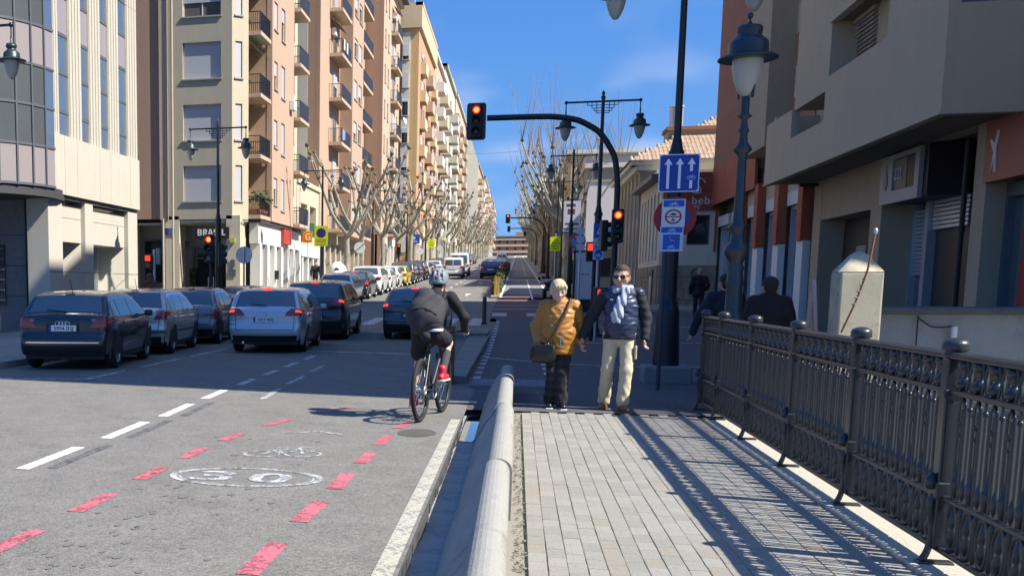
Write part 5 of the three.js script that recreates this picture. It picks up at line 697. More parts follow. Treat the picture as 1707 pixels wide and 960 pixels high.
// ---------- ornate iron railing of the bridge ----------
{
  const t = thing('iron_railing', 'ornate black cast iron railing with round-capped posts along the right edge of the bridge', 'railing'), X = 2.27, m = M.ironRail, posts = [];
  posts.push(14.3, 13.15, 11.5, 9.82, 8.14, 6.5, 4.85, 3.2);
  const rail = (y, h, w) => uvm(new RoundedBoxGeometry(w, h, posts[0] - posts.at(-1), 1, .012).translate(X, y, -(posts[0] + posts.at(-1)) / 2));
  mesh('top_rail', [rail(1.145, .035, .085)], m, t); mesh('band_rail', [rail(.955, .03, .07)], m, t); mesh('lower_rail', [rail(.385, .03, .065)], m, t); mesh('bottom_rail', [rail(.1, .03, .06)], m, t);
  const postG = mergeGeometries([rbox(.095, 1.02, .095, .01, 0, .62, 0), rbox(.115, .045, .115, .01, 0, .945, 0), rbox(.115, .1, .115, .015, 0, .42, 0), rbox(.065, .45, .106, .008, 0, .68, 0), lathe([[.04, 1.12], [.06, 1.14], [.062, 1.155], [.048, 1.165], [.062, 1.172], [.067, 1.182], [.062, 1.192], [.067, 1.202], [.058, 1.222], [.034, 1.235], [0, 1.24]], 22)].map(tidy));
  const footG = mergeGeometries([limb([[0, .4, 0], [-.055, .34, 0], [-.04, .2, 0], [-.055, .07, 0], [-.085, .0, 0]], [.024, .026, .018, .019, .022], 8, 3), rbox(.18, .02, .08, .01, -.02, -.0, 0), lathe([[0, .4], [.03, .41], [.036, .44], [.03, .47], [.012, .49], [0, .5]], 14).translate(-.062, 0, 0)].map(tidy));
  posts.forEach((d) => { const p = new THREE.Mesh(postG, m); p.name = 'post'; p.position.set(X, 0, -d); t.add(p); const f = new THREE.Mesh(footG, m); f.name = 'foot_bracket'; f.position.set(X, .02, -d); t.add(f); p.castShadow = f.castShadow = p.receiveShadow = f.receiveShadow = true; });
  // one bay: upper spindles between leaf blades, arched bars with tipped ends, ringed lower band
  const upG = mergeGeometries([lathe([[.006, .97], [.035, .985], [.044, 1.01], [.02, 1.035], [.012, 1.05], [.024, 1.06], [.014, 1.075], [.03, 1.085], [.042, 1.105], [.03, 1.125], [.008, 1.132]], 12), bar([0, .97, -.09], [0, 1.13, -.03], .01, 5, .016), bar([0, .97, .09], [0, 1.13, .03], .01, 5, .016), bar([0, .97, -.03], [0, 1.13, -.09], .012, 5, .008), bar([0, .97, .03], [0, 1.13, .09], .012, 5, .008)].map(tidy));
  const arch = [[0, .4, -.036], [0, .86, -.036], [0, .905, -.028], [0, .93, 0], [0, .905, .028], [0, .86, .036], [0, .4, .036]];
  const balG = mergeGeometries([tube(arch, .0105, 6, 22), rbox(.012, .46, .02, .004, 0, .65, 0), lathe([[.004, .4], [.018, .42], [.03, .465], [.026, .5], [.012, .54], [.006, .6]], 12), ball(.017, 0, .8, 0), ball(.014, 0, .74, 0), lathe([[.004, .4], [.014, .42], [.024, .45], [.014, .5], [.004, .54]], 8).translate(0, 0, .092), rbox(.012, .55, .018, .004, 0, .66, .092), ball(.015, 0, .88, .092)].map(tidy));
  const lowG = mergeGeometries([new THREE.TorusGeometry(.07, .012, 7, 20).scale(1, 1.75, 1).rotateY(Math.PI / 2).translate(0, .245, 0), lathe([[.004, .12], [.02, .16], [.03, .2], [.012, .235], [.026, .26], [.02, .3], [.004, .36]], 10), lathe([[.01, .12], [.022, .15], [.012, .24], [.024, .33], [.01, .37]], 8).translate(0, 0, .095)].map(tidy));
  for (let k = 0; k < 7; k++) { const L = posts[k] - posts[k + 1], nb = Math.round((L - .1) / .195); for (let j = 0; j < nb; j++) { const d = posts[k] - .06 - (j + .5) * (L - .12) / nb; for (const [n, g] of [['upper_ornament', upG], ['baluster', balG], ['lower_ornament', lowG]]) { const b = new THREE.Mesh(g, m); b.name = n; b.position.set(X, 0, -d); b.castShadow = b.receiveShadow = true; t.add(b); } } }
}
// ---------- masonry at the bridge end: pillar with a rusty bar, low parapet wall ----------
{
  const p = thing('stone_pillar', 'sunlit cream stone pillar with a pointed weathered cap at the bridge end', 'pillar'), D = 13.55, x = 3.76, cm = std(C(.66, .6, .44), .9, { map: scaled(TX.concrete, .9), bumpMap: scaled(TX.stuccoBump, .5), bumpScale: .006 });
  mesh('shaft', rbox(.45, 5.28, .4, .03, x, -.96, -D - .25), cm, p);
  const g = new THREE.CylinderGeometry(.1, .31, .2, 4, 1).rotateY(Math.PI / 4).scale(1, 1, .9).translate(x, 1.78, -D - .25); mesh('cap', [uvm(g.toNonIndexed()), ball(.085, x, 1.86, -D - .25, 1, .6, 1)], cm, p);
  const b = thing('rusty_bar', 'thin rusty iron bar leaning against the cream pillar', 'bar'); mesh('bar_rod', tube([[x - .2, 1.0, -D + .04], [x - .08, 1.35, -D + .06], [x + .01, 1.7, -D + .08], [x + .06, 2.05, -D + .05], [x + .07, 2.1, -D + .05]], .012, 6), std(C(.2, .1, .05), .9), b); mesh('cable_wrap', [0, 1, 2, 3, 4].map((k) => new THREE.TorusGeometry(.02, .006, 5, 10).rotateX(1.4).translate(x - .1 + k * .022, 1.32 + k * .07, -D + .06)), M.kerb, b); mesh('bar_tip', ball(.025, x + .07, 2.12, -D + .05, 1, 1.6, 1), M.alu, b);
  const w = thing('parapet_wall', 'low grey rendered wall with a dark coping between the pillar and the right edge', 'wall'); mesh('wall_body', uvm(box(3.95, 9, -.02, 1.19, -14.75, -14.5)), M.concrete, w); mesh('coping', uvm(rbox(5.2, .09, .42, .03, 6.55, 1.235, -14.62)), std(C(.12, .12, .12), .7, { map: scaled(TX.concrete, .8) }), w);
  const pp = thing('white_pipe', 'short white pipe with a chained bracket fixed on the low grey wall', 'pipe'); mesh('pipe_body', cyl(.035, .035, .55, 1.05, 5.0, -14.42), M.white, pp); mesh('bracket_post', cyl(.008, .008, .6, 1.18, 4.62, -14.45, 6), M.blackM, pp); mesh('chain', tube([[4.62, 1.15, -14.45], [4.76, 1.05, -14.45], [4.9, 1.04, -14.45], [4.98, 1.06, -14.43]], .009, 5), M.blackM, pp);
  const st = thing('wooden_easel', 'pink-brown wooden trestle legs standing beside the large person in black', 'trestle'); mesh('leg', bar([3.5, .2, -14.9], [3.58, 1.45, -15], .03, 6), std(C(.45, .3, .26), .8), st); mesh('leg', bar([3.72, .2, -14.95], [3.6, 1.6, -15], .03, 6), std(C(.5, .36, .32), .8), st);
}
// ---------- kerbed separator, posts, hedge ----------
{
  const s = thing('kerb_separator', 'raised grey kerb island between the road and the cycle path', 'kerb'), g = new THREE.Shape([[-1.02, -17.35], [-.74, -17.35], [-.74, -37], [-1.4, -37]].map((p) => new THREE.Vector2(p[0], -p[1])));
  mesh('island', uvm(new THREE.ExtrudeGeometry(g, { depth: .11, bevelEnabled: true, bevelSize: .02, bevelThickness: .02, bevelSegments: 2 }).rotateX(-Math.PI / 2)), M.concreteDark, s);
  mesh('island_end', box(-1.38, -.78, .1, .2, -37, -32), M.concreteDark, s);
  const wp = thing('wooden_post', 'square brown wooden post at the near end of the kerb island', 'post', [-.98, 0, -17.2]); mesh('post_body', uvm(rbox(.14, .88, .14, .012, 0, .44, 0)), std(C(.2, .13, .06), .8, { map: scaled(TX.bark, .5) }), wp); mesh('post_cap', uvm(rbox(.15, .03, .15, .01, 0, .89, 0)), std(C(.12, .08, .04), .8), wp);
  const fb = thing('bollard', 'thin dark bollard at the far end of the kerb island', 'bollard', [-1.05, gy(38.1), -38.1]); mesh('bollard_body', lathe([[0, 0], [.07, 0], [.07, .88], [.055, .92], [0, .93]], 16), std(C(.06, .065, .05), .6), fb); mesh('bollard_base', lathe([[0, 0], [.11, 0], [.1, .05], [0, .06]], 16), M.blackM, fb);
  for (const [x, d, l] of [[-1.1, 59, 'left of two yellow wooden posts at the hedge end'], [-.95, 58.4, 'right of two yellow wooden posts at the hedge end']]) { const y = thing('yellow_post', l, 'post', [x, gy(d) + .1, -d], 0, 'yellow posts at the hedge'); mesh('post_body', uvm(rbox(.12, 1.0, .12, .02, 0, .5, 0)), std(C(.5, .3, .06), .7), y); mesh('post_top', uvm(rbox(.13, .05, .13, .02, 0, 1.0, 0)), std(C(.4, .22, .04), .7), y); }
  const mkHedge = (label, d0, d1) => { const h = thing('hedge', label, 'hedge'), r = rngOf(d0 | 0), g = [], base = []; for (let d = d0; d < d1; d += .11) for (let k = 0; k < 5; k++) { const x = -1.08 + (r() - .5) * .42, y = .12 + r() * (.75 + .2 * Math.sin(d)), q = new THREE.PlaneGeometry(.2, .13); q.rotateX(r() * 3).rotateY(r() * 3).translate(x, gy(d) + y, -d - r() * .1); g.push(q); } for (let d = d0; d < d1; d += .5) g.push(new THREE.IcosahedronGeometry(.26, 1).scale(.7, 1.2 + .3 * r(), 1.1).translate(-1.08, gy(d) + .45, -d - .2)); mesh('foliage', g.map(tidy), std(C(.085, .1, .04), .9), h); };
  mkHedge('ragged green hedge strip between the road and the cycle path past the crossing', 59.6, 88); mkHedge('second hedge strip farther up beyond the cycle crossing', 101, 135);
}
// ---------- street lamps ----------
const opal = new THREE.MeshPhysicalMaterial({ color: C(.46, .47, .43), roughness: .35, transmission: .25, thickness: 0 });
const lampGreen = std(C(.03, .05, .05), .4, { metalness: .3 });
function lampHead(parent, x, y, z, hang = true) {
  const g = [lathe([[0, .5], [.02, .5], [.02, .36], [.1, .35], [.115, .3], [.1, .27], [.08, .25], [.12, .21], [.165, .17], [.17, .08], [.2, .06], [.29, .03], [.29, .015], [.16, .02], [0, .02]], 24)]; if (hang) g.push(cyl(.015, .015, .5, .72, 0, 0, 8));
  const h = mesh('lantern', g, lampGreen, parent); h.position.set(x, y, z); mesh('globe', lathe([[.155, .018], [.15, -.06], [.125, -.17], [.085, -.27], [.04, -.33], [0, -.345]], 22), opal, h); return h;
}
function doubleLamp(label) {
  const t = thing('street_lamp', label, 'street lamp', [0, 0, 0], 0, 'double-arm street lamps'), m = M.iron;
  mesh('base', [rbox(.62, .1, .62, .02, 0, .05, 0), cyl(.2, .14, .1, .3, 0, 0, 8), cyl(.125, .098, .3, 3.45, 0, 0, 8), cyl(.125, .115, 3.45, 3.53, 0, 0, 12), cyl(.1, .056, 3.53, 3.75, 0, 0, 12)], m, t);
  mesh('pole', [cyl(.058, .046, 3.6, 6.75, 0, 0, 14), lathe([[0, 6.93], [.02, 6.9], [.05, 6.84], [.03, 6.78], [.07, 6.74], [.05, 6.68]], 14)], m, t);
  mesh('cross_arm', [bar([-1.0, 6.62, 0], [1.0, 6.62, 0], .028, 8), ball(.05, -1, 6.62, 0), ball(.05, 1, 6.62, 0)], m, t);
  const b = []; for (const s of [-1, 1]) for (const [x0, y0, x1, y1] of [[.05, 6.52, .42, 6.52], [.42, 6.52, .42, 6.6], [.05, 6.44, .3, 6.44], [.3, 6.44, .3, 6.6], [.05, 6.3, .17, 6.3], [.17, 6.3, .17, 6.6], [.05, 6.36, .24, 6.36], [.24, 6.36, .24, 6.44]]) b.push(bar([s * x0, y0, 0], [s * x1, y1, 0], .011, 5)); mesh('bracket', b, m, t);
  lampHead(t, -1, 5.9, 0); lampHead(t, 1, 5.9, 0); return t;
}
{
  const l0 = doubleLamp('double-arm street lamp carrying the blue lane signs, its base on a square stone block'); l0.position.set(2.36, .1, -18.5); const sb = mesh('stone_block', uvm(rbox(.72, .3, .72, .04, 0, .02, 0)), M.concreteDark, l0); mesh('base_skirt', [cyl(.3, .22, .0, .16, 0, 0, 8), cyl(.205, .165, .16, 1.05, 0, 0, 8), cyl(.165, .11, 1.05, 1.25, 0, 0, 8)], M.iron, l0);
  const at = (l, x, d, s = .13) => copyOf(l0, l, [x, gy(d) + s, -d], 0);
  const l1 = doubleLamp('double-arm street lamp on the right behind the man in the blue jacket'); l1.position.set(2.2, gy(33), -33);
  const cp = (l, x, d) => copyOf(l1, l, [x, gy(d) + .12, -d], 0);
  cp('double-arm street lamp at the far right corner of the crossing beside the big tree', 2.35, 53); cp('double-arm street lamp between the twiggy right-hand trees', 2.4, 73); cp('next double-arm street lamp up the right row after the twiggy tree', 2.4, 93); cp('double-arm street lamp deep in the right row of trees', 2.4, 113);
  cp('double-arm street lamp at the left edge whose pole is out of frame', -11.02, 20.7); cp('double-arm street lamp in front of the bar with the red traffic light', -10.2, 37); cp('double-arm street lamp carrying the yellow no-parking board', -10.2, 58); cp('double-arm street lamp among the left plane trees past the yellow board', -10.2, 79); cp('left double-arm street lamp beside the parked dark SUVs', -9.8, 100); cp('far left double-arm street lamp behind the white vans', -9.8, 121);
}
{ // big lantern on an ornate cast column at the bridge end
  const t = thing('ornate_lamp', 'tall ornate cast iron lamp with a wide hat and opal globe behind the railing end', 'street lamp', [2.58, 0, -14.4]), m = std(C(.035, .048, .058), .33, { metalness: .45 });
  mesh('column', lathe([[0, -.3], [.2, -.3], [.2, .8], [.22, .9], [.16, 1.02], [.13, 1.16], [.15, 1.22], [.115, 1.3], [.105, 1.62], [.125, 1.66], [.11, 1.7], [.1, 1.82], [.115, 1.86], [.09, 1.92], [.12, 1.98], [.16, 2.04], [.165, 2.12], [.13, 2.17], [.1, 2.2], [.085, 2.3], [.1, 2.36], [.125, 2.4], [.08, 2.44], [.07, 2.6], [.058, 3.28], [.075, 3.31], [.125, 3.36], [.1, 3.4], [.06, 3.46], [.05, 3.56], [.075, 3.6], [.05, 3.64], [.04, 3.74], [.1, 3.78], [.055, 3.81], [.055, 4.02], [.03, 4.05], [0, 4.05]], 24), m, t);
  mesh('cage', [bar([.07, 4.0, .08], [.1, 4.5, .12], .02, 6), bar([-.08, 4.0, -.06], [-.12, 4.5, -.1], .014, 6), bar([.0, 4.0, .0], [.02, 4.2, .03], .04, 8)], m, t);
  mesh('hat', lathe([[.02, 4.48], [.36, 4.47], [.39, 4.48], [.39, 4.5], [.33, 4.53], [.27, 4.545], [.26, 4.56], [.255, 4.68], [.235, 4.71], [.19, 4.74], [.155, 4.78], [.17, 4.81], [.172, 4.86], [.15, 4.89], [.05, 4.91], [.015, 4.95], [.012, 4.98]], 32), m, t); mesh('finial', ball(.04, 0, 5.02, 0), m, t);
  t.scale.set(.86, .936, .86); mesh('globe', lathe([[.2, 4.475], [.195, 4.36], [.165, 4.22], [.11, 4.08], [.04, 4.02]], 26), opal, t);
}
// ---------- traffic lights ----------
const redGlow = std(C(.3, .02, .01), .4, { emissive: C(1, .04, .015), emissiveIntensity: .9 }), glowCore = std(C(.6, .3, .1), .4, { emissive: C(1, .3, .07), emissiveIntensity: 1.1 }), deadLens = new THREE.MeshPhysicalMaterial({ color: C(.02, .022, .02), roughness: .12 }), paleLens = new THREE.MeshPhysicalMaterial({ color: C(.2, .23, .17), roughness: .2 });
function lightHead(parent, x, y, z, o = {}) { // y = middle; facing +z
  const s = o.s || 1, h = .92 * s, w = .32 * s, hd = mesh('signal_head', [rbox(w, h, .2 * s, .04 * s, 0, 0, 0)], M.blackM, parent); hd.position.set(x, y, z);
  if (o.board) mesh('backing_board', [(() => { const r = .06, W = .5 * s, H = .98 * s, p = new THREE.Shape(); p.moveTo(-W / 2 + r, -H / 2); p.lineTo(W / 2 - r, -H / 2); p.absarc(W / 2 - r, -H / 2 + r, r, -Math.PI / 2, 0); p.lineTo(W / 2, H / 2 - r); p.absarc(W / 2 - r, H / 2 - r, r, 0, Math.PI / 2); p.lineTo(-W / 2 + r, H / 2); p.absarc(-W / 2 + r, H / 2 - r, r, Math.PI / 2, Math.PI); p.lineTo(-W / 2, -H / 2 + r); p.absarc(-W / 2 + r, -H / 2 + r, r, Math.PI, Math.PI * 1.5); return new THREE.ExtrudeGeometry(p, { depth: .02, bevelEnabled: true, bevelSize: .008, bevelThickness: .008 }); })().translate(0, 0, -.06)], std(C(.05, .05, .055), .5), hd);
  [0, 1, 2].forEach((k) => { const yy = (.29 - k * .29) * s, on = k === 0 && !o.off; const l = mesh('signal_lens', new THREE.SphereGeometry(.1 * s, 20, 8, 0, 6.2832, 0, Math.PI / 2).scale(1, .3, 1).rotateX(Math.PI / 2).translate(0, yy, .1 * s), on ? redGlow : k === 2 && o.pale ? paleLens : deadLens, hd); if (on && !o.plain) { mesh('lamp_core', new THREE.SphereGeometry(.07 * s, 16, 6, 0, 6.2832, 0, Math.PI / 2).scale(1, .3, 1).rotateX(Math.PI / 2).translate(0, yy, .118 * s), glowCore, hd); }
    mesh('visor', new THREE.CylinderGeometry(.115 * s, .115 * s, .17 * s, 18, 1, true, -Math.PI * .62, Math.PI * 1.24).rotateX(Math.PI / 2).rotateZ(Math.PI).translate(0, yy, .18 * s), M.blackM, hd); });
  return hd;
}
function pedHead(parent, x, y, z, turn = 0) { const hd = mesh('pedestrian_head', [rbox(.26, .52, .18, .03)], M.blackM, parent); hd.position.set(x, y, z); hd.rotation.y = turn; mesh('signal_lens', [plate(.18, .18, .02).translate(0, .12, .1)], redGlow, hd); mesh('signal_lens', plate(.18, .18, .02).translate(0, -.12, .1), deadLens, hd); for (const y2 of [.23, 0]) mesh('visor', rbox(.24, .02, .14, .005, 0, y2, .15), M.blackM, hd); return hd; }
{
  const arch = (label, X, D, reach, cat = 'traffic light', off = false) => { const t = thing('traffic_light', label, cat, [X, gy(D), -D]); mesh('mast', [tube([[0, 0, 0], [0, 2.4, 0], [0, 3.9, 0], [-.1, 4.6, 0], [-.45, 5.15, 0], [-.95, 5.45, 0], [-1.6, 5.56, 0], [-reach + .25, 5.58, 0]], .07, 10, 60), cyl(.13, .12, 0, 1.0, 0, 0, 12)], M.iron, t); lightHead(t, -reach, 5.5, .1, { board: true, off, s: .88 }); return t; };
  const a = arch('nearest overhead traffic light showing red on a curved black arm', 2.24, 27.6, 3.32); lightHead(a, .03, 2.95, .16, { s: .86 }); lightHead(a, -.24, 2.75, -.3, { off: true, s: .8 }).rotation.y = Math.PI * .55; mesh('push_button', rbox(.12, .2, .1, .02, 0, 1.35, .12), std(C(.5, .5, .48), .5), a); pedHead(a, -.3, 1.25, .0, .4);
  arch('second overhead traffic light showing red, small in the distance', 2.55, 112, 3.6); arch('third overhead traffic light in the far distance', 2.6, 168, 4.0, 'traffic light', true); arch('fourth and smallest overhead traffic light against the sky', 2.7, 222, 1.5, 'traffic light', true);
  const p = thing('traffic_light', 'red traffic light on its own post in front of the bar at left', 'traffic light', [-9.62, .2, -34]); mesh('post', [cyl(.06, .055, 0, 2.9, 0, 0, 12), cyl(.1, .09, 0, .3, 0, 0, 12)], M.iron, p); lightHead(p, 0, 2.55, .16, { pale: true }); lightHead(p, .32, 2.35, -.05, { off: true, s: .8 }).rotation.y = Math.PI * .6; mesh('push_button', rbox(.1, .18, .1, .02, 0, 1.1, .1), M.alu, p);
  const q = thing('pedestrian_light', 'red pedestrian signal on a slim post at the corner beyond the stone office block', 'pedestrian light', [-12.55, .13, -36.4]); mesh('post', [cyl(.05, .045, 0, 2.7, .18, 0, 12)], M.alu, q); pedHead(q, 0, 2.28, .08); mesh('arm', bar([.18, 2.1, 0], [-.02, 2.1, .05], .02, 6), M.iron, q); mesh('green_sheath', cyl(.075, .075, 2.2, 2.75, .3, -.1, 10), std(C(.2, .3, .25), .6), q);
  const w = thing('pedestrian_light', 'red pedestrian signal beside the blue crossing signs, left of the man', 'pedestrian light', [2.02, gy(31), -31.2]); mesh('post', cyl(.05, .05, 0, 2.9, 0, 0, 10), M.iron, w); pedHead(w, -.1, 2.42, .1);
  const v = thing('traffic_light', 'small red traffic light at kerb level far up the left pavement', 'traffic light', [-9.75, gy(93) + .1, -93]); mesh('post', cyl(.06, .06, 0, 2.5, 0, 0, 10), M.iron, v); lightHead(v, 0, 2.5, .16, { plain: true });
}
// ---------- signs ----------
const signMat = (w, h, draw) => std('#ffffff', .45, { map: textTex(w, h, draw) });
const rr2 = (x, X, Y, W, H, r) => { x.beginPath(); x.moveTo(X + r, Y); x.arcTo(X + W, Y, X + W, Y + H, r); x.arcTo(X + W, Y + H, X, Y + H, r); x.arcTo(X, Y + H, X, Y, r); x.arcTo(X, Y, X + W, Y, r); x.closePath(); };
const bikeIcon = (x, X, Y, s, lw) => { x.lineWidth = lw; x.beginPath(); x.arc(X - s, Y, s * .6, 0, 7); x.stroke(); x.beginPath(); x.arc(X + s, Y, s * .6, 0, 7); x.stroke(); x.beginPath(); x.moveTo(X - s, Y); x.lineTo(X - s * .4, Y - s * .8); x.lineTo(X + s * .55, Y - s * .8); x.lineTo(X, Y); x.lineTo(X - s * .4, Y - s * .8); x.moveTo(X + s, Y); x.lineTo(X + s * .5, Y - s * 1.15); x.lineTo(X + s * .8, Y - s * 1.25); x.stroke(); };
{
  const t = thing('lane_sign', 'blue square sign with three white lane arrows, over a round no-parking disc', 'sign', [2.09, 0, -16.97]); // post in front of the lamp
  const back = M.alu;
  mesh('sign_post', [cyl(.03, .03, 0, 2.9, -.02, 0, 10), cyl(.03, .03, 2.9, 3.35, -.02, 0, 10), bar([0, 3.1, 0], [.2, 3.1, -1.4], .02, 6)], std(C(.04, .045, .05), .5), t);
  const a = mesh('arrow_panel', plate(.545, .53, .02), signMat(256, 248, (x, w, h) => { x.fillStyle = '#d9dde2'; x.fillRect(0, 0, w, h); x.fillStyle = '#123a9a'; rr2(x, 6, 6, w - 12, h - 12, 16); x.fill(); x.fillStyle = '#dfe6ee'; const ar = (X, y0, y1) => { x.fillRect(X - 9, y0 + 36, 18, y1 - y0 - 36); x.beginPath(); x.moveTo(X - 26, y0 + 42); x.lineTo(X, y0); x.lineTo(X + 26, y0 + 42); x.fill(); }; ar(58, 26, 226); ar(130, 26, 226); ar(204, 26, 114); x.fillRect(195, 172, 18, 54); x.strokeStyle = '#8fb0e0'; bikeIcon(x, 204, 156, 16, 4); }), t); a.position.set(.11, 3.13, .1);
  const d = mesh('no_parking_disc', disc(.29, .02), signMat(256, 256, (x) => { x.fillStyle = '#8d1520'; x.fillRect(0, 0, 256, 256); x.fillStyle = '#19398f'; x.beginPath(); x.arc(128, 128, 88, 0, 7); x.fill(); x.fillStyle = '#8d1520'; x.save(); x.translate(128, 128); x.rotate(.8); x.fillRect(-100, -16, 200, 32); x.restore(); }), t); d.position.set(.09, 2.51, .08);
  const e = mesh('cycle_road_panel', plate(.315, .385, .02), signMat(192, 256, (x, w, h) => { x.fillStyle = '#cfd4da'; x.fillRect(0, 0, w, h); x.fillStyle = '#1a52b8'; rr2(x, 10, 8, w - 20, 64, 10); x.fill(); x.strokeStyle = '#bcd3f2'; bikeIcon(x, 96, 52, 22, 4); x.strokeStyle = '#9b1d26'; x.lineWidth = 15; x.beginPath(); x.arc(96, 164, 62, 0, 7); x.stroke(); x.fillStyle = '#9b1d26'; x.fillRect(36, 158, 120, 12); x.fillStyle = '#1c1c1e'; x.fillRect(72, 138, 48, 12); x.fillRect(80, 130, 32, 10); x.beginPath(); x.arc(96, 190, 9, 0, 7); x.fill(); x.fillRect(78, 198, 36, 7); }), t); e.position.set(.06, 2.57, .11);
  const f = mesh('cycle_lane_panel', plate(.315, .355, .02), signMat(192, 208, (x, w, h) => { x.fillStyle = '#b9c6da'; x.fillRect(0, 0, w, h); x.fillStyle = '#1a52b8'; rr2(x, 8, 6, w - 16, 46, 10); x.fill(); x.fillRect(26, 66, w - 52, 126); x.strokeStyle = '#a8c4ee'; bikeIcon(x, 96, 38, 20, 4); bikeIcon(x, 96, 176, 18, 4); x.beginPath(); x.moveTo(80, 84); x.lineTo(92, 116); x.lineTo(124, 116); x.stroke(); }), t); f.position.set(.05, 2.2, .11);
}
function roadSign(name, label, cat, x, d, poleH, build, m = M.alu, r = .035) { const t = thing(name, label, cat, [x, gy(d) + .1, -d]); mesh('sign_post', cyl(r, r, 0, poleH, 0, 0, 10), m, t); build(t); return t; }
const addSign = (t, geo, mat, x, y, z, n = 'sign_face') => { const m = mesh(n, geo, mat, t); m.position.set(x, y, z); return m; };
const noPark = signMat(256, 256, (x) => { x.fillStyle = '#b9a09c'; x.fillRect(0, 0, 256, 256); x.fillStyle = '#b0493f'; x.beginPath(); x.arc(128, 128, 124, 0, 7); x.fill(); x.fillStyle = '#6f8fc8'; x.beginPath(); x.arc(128, 128, 92, 0, 7); x.fill(); x.fillStyle = '#b0594f'; x.save(); x.translate(128, 128); x.rotate(.8); x.fillRect(-100, -14, 200, 28); x.restore(); });
const yelSchool = signMat(160, 220, (x, w, h) => { x.fillStyle = '#dff01a'; x.fillRect(0, 0, w, h); x.strokeStyle = '#2d3508'; x.lineWidth = 8; x.beginPath(); x.moveTo(80, 18); x.lineTo(138, 110); x.lineTo(22, 110); x.closePath(); x.stroke(); x.fillStyle = '#2d3508'; x.fillRect(66, 62, 10, 36); x.fillRect(84, 70, 10, 28); x.fillRect(30, 136, 100, 10); x.fillRect(30, 160, 100, 8); x.fillRect(44, 182, 72, 8); });
{
  roadSign('road_sign', 'round faded no-parking sign on the right behind the woman', 'sign', 2.5, 50, 3.2, (t) => { addSign(t, disc(.36, .02), noPark, 0, 2.75, .06); addSign(t, plate(.45, .2, .02), std(C(.3, .2, .16), .6), 0, 2.3, .05, 'sign_tab'); });
  roadSign('road_sign', 'fluorescent yellow school-crossing sign on the right beside the tree trunk', 'sign', 2.1, 66, 3.3, (t) => { addSign(t, plate(.62, .82, .02), yelSchool, 0, 2.7, .06); });
  roadSign('road_sign', 'stack of blue crossing and cycle signs left of the man', 'sign', 2.0, 29.5, 2.55, (t) => { const bl = signMat(128, 320, (x, w, h) => { x.fillStyle = '#5f86c4'; x.fillRect(0, 0, w, h); x.fillStyle = '#1f4fae'; x.fillRect(6, 0, w - 12, 20); x.fillRect(14, 26, w - 28, 78); x.fillStyle = '#dbe4f2'; x.beginPath(); x.moveTo(64, 36); x.lineTo(94, 94); x.lineTo(34, 94); x.fill(); x.fillStyle = '#1a2a60'; x.fillRect(60, 54, 8, 30); x.fillStyle = '#1f4fae'; x.fillRect(6, 110, w - 12, 14); x.fillStyle = '#cfcfd4'; x.fillRect(8, 128, w - 16, 90); x.strokeStyle = '#1b1b20'; x.lineWidth = 7; x.beginPath(); x.moveTo(64, 140); x.lineTo(102, 208); x.lineTo(26, 208); x.closePath(); x.stroke(); x.fillStyle = '#cdd8ea'; x.fillRect(8, 226, w - 16, 90); x.fillStyle = '#1f4fae'; x.beginPath(); x.arc(64, 272, 42, 0, 7); x.fill(); x.strokeStyle = '#dfe8f6'; bikeIcon(x, 62, 284, 16, 5); }); addSign(t, plate(.28, .92, .02), bl, 0, 2.55, .05); addSign(t, extrude([[0, 0], [.3, .0], [.46, .09], [.3, .18], [0, .18]], .02), M.alu, .14, 2.72, .02, 'arrow_board'); addSign(t, extrude([[0, 0], [.3, .0], [.46, .09], [.3, .18], [0, .18]], .02), M.alu, .14, 2.42, .02, 'arrow_board'); });
  roadSign('sign_back', 'pole with the grey backs of several small plates beside the advertising panel', 'sign', 1.95, 37, 3.2, (t) => { for (let k = 0; k < 4; k++) addSign(t, plate(.24, .2, .02), M.alu, 0, 2.2 + k * .26, .04, 'plate_back'); });
  roadSign('no_parking_board', 'yellow board with a blue round symbol on the second left lamp', 'sign', -10.16, 57.6, 3.7, (t) => { addSign(t, plate(.72, 1.06, .02), signMat(170, 250, (x, w, h) => { x.fillStyle = '#d9dd1e'; x.fillRect(0, 0, w, h); x.fillStyle = '#4a2438'; x.beginPath(); x.arc(85, 90, 60, 0, 7); x.fill(); x.fillStyle = '#24308f'; x.beginPath(); x.arc(85, 90, 46, 0, 7); x.fill(); x.strokeStyle = '#4a2438'; x.lineWidth = 12; x.beginPath(); x.moveTo(50, 56); x.lineTo(120, 124); x.stroke(); x.fillStyle = '#6a5a10'; x.fillRect(18, 170, 134, 10); x.fillStyle = '#a85c38'; x.fillRect(24, 190, 122, 14); x.fillStyle = '#6a5a10'; x.fillRect(20, 226, 130, 10); }), 0, 3.2, .16); }, M.iron, .05);
  roadSign('road_sign', 'round white end-of-restriction sign with a grey diagonal band on the left', 'sign', -9.85, 70, 2.9, (t) => addSign(t, disc(.36, .02), signMat(128, 128, (x) => { x.fillStyle = '#d8ded9'; x.fillRect(0, 0, 128, 128); x.save(); x.translate(64, 64); x.rotate(-.7); x.fillStyle = '#74827c'; x.fillRect(-64, -7, 128, 14); x.restore(); }), 0, 2.6, .06));
  roadSign('road_sign', 'blue information signs on a post among the left trees', 'sign', -9.8, 108, 4, (t) => { addSign(t, plate(.95, .9, .02), signMat(128, 128, (x) => { x.fillStyle = '#2c4f9c'; x.fillRect(0, 0, 128, 128); x.fillStyle = '#c9d6ee'; x.beginPath(); x.arc(50, 52, 22, 0, 7); x.fill(); x.fillRect(24, 92, 70, 12); }), 0, 3.5, .06); addSign(t, disc(.3, .02), signMat(64, 64, (x) => { x.fillStyle = '#f0f0ee'; x.fillRect(0, 0, 64, 64); x.fillStyle = '#889'; x.fillRect(20, 28, 26, 8); }), .55, 2.3, .06); });
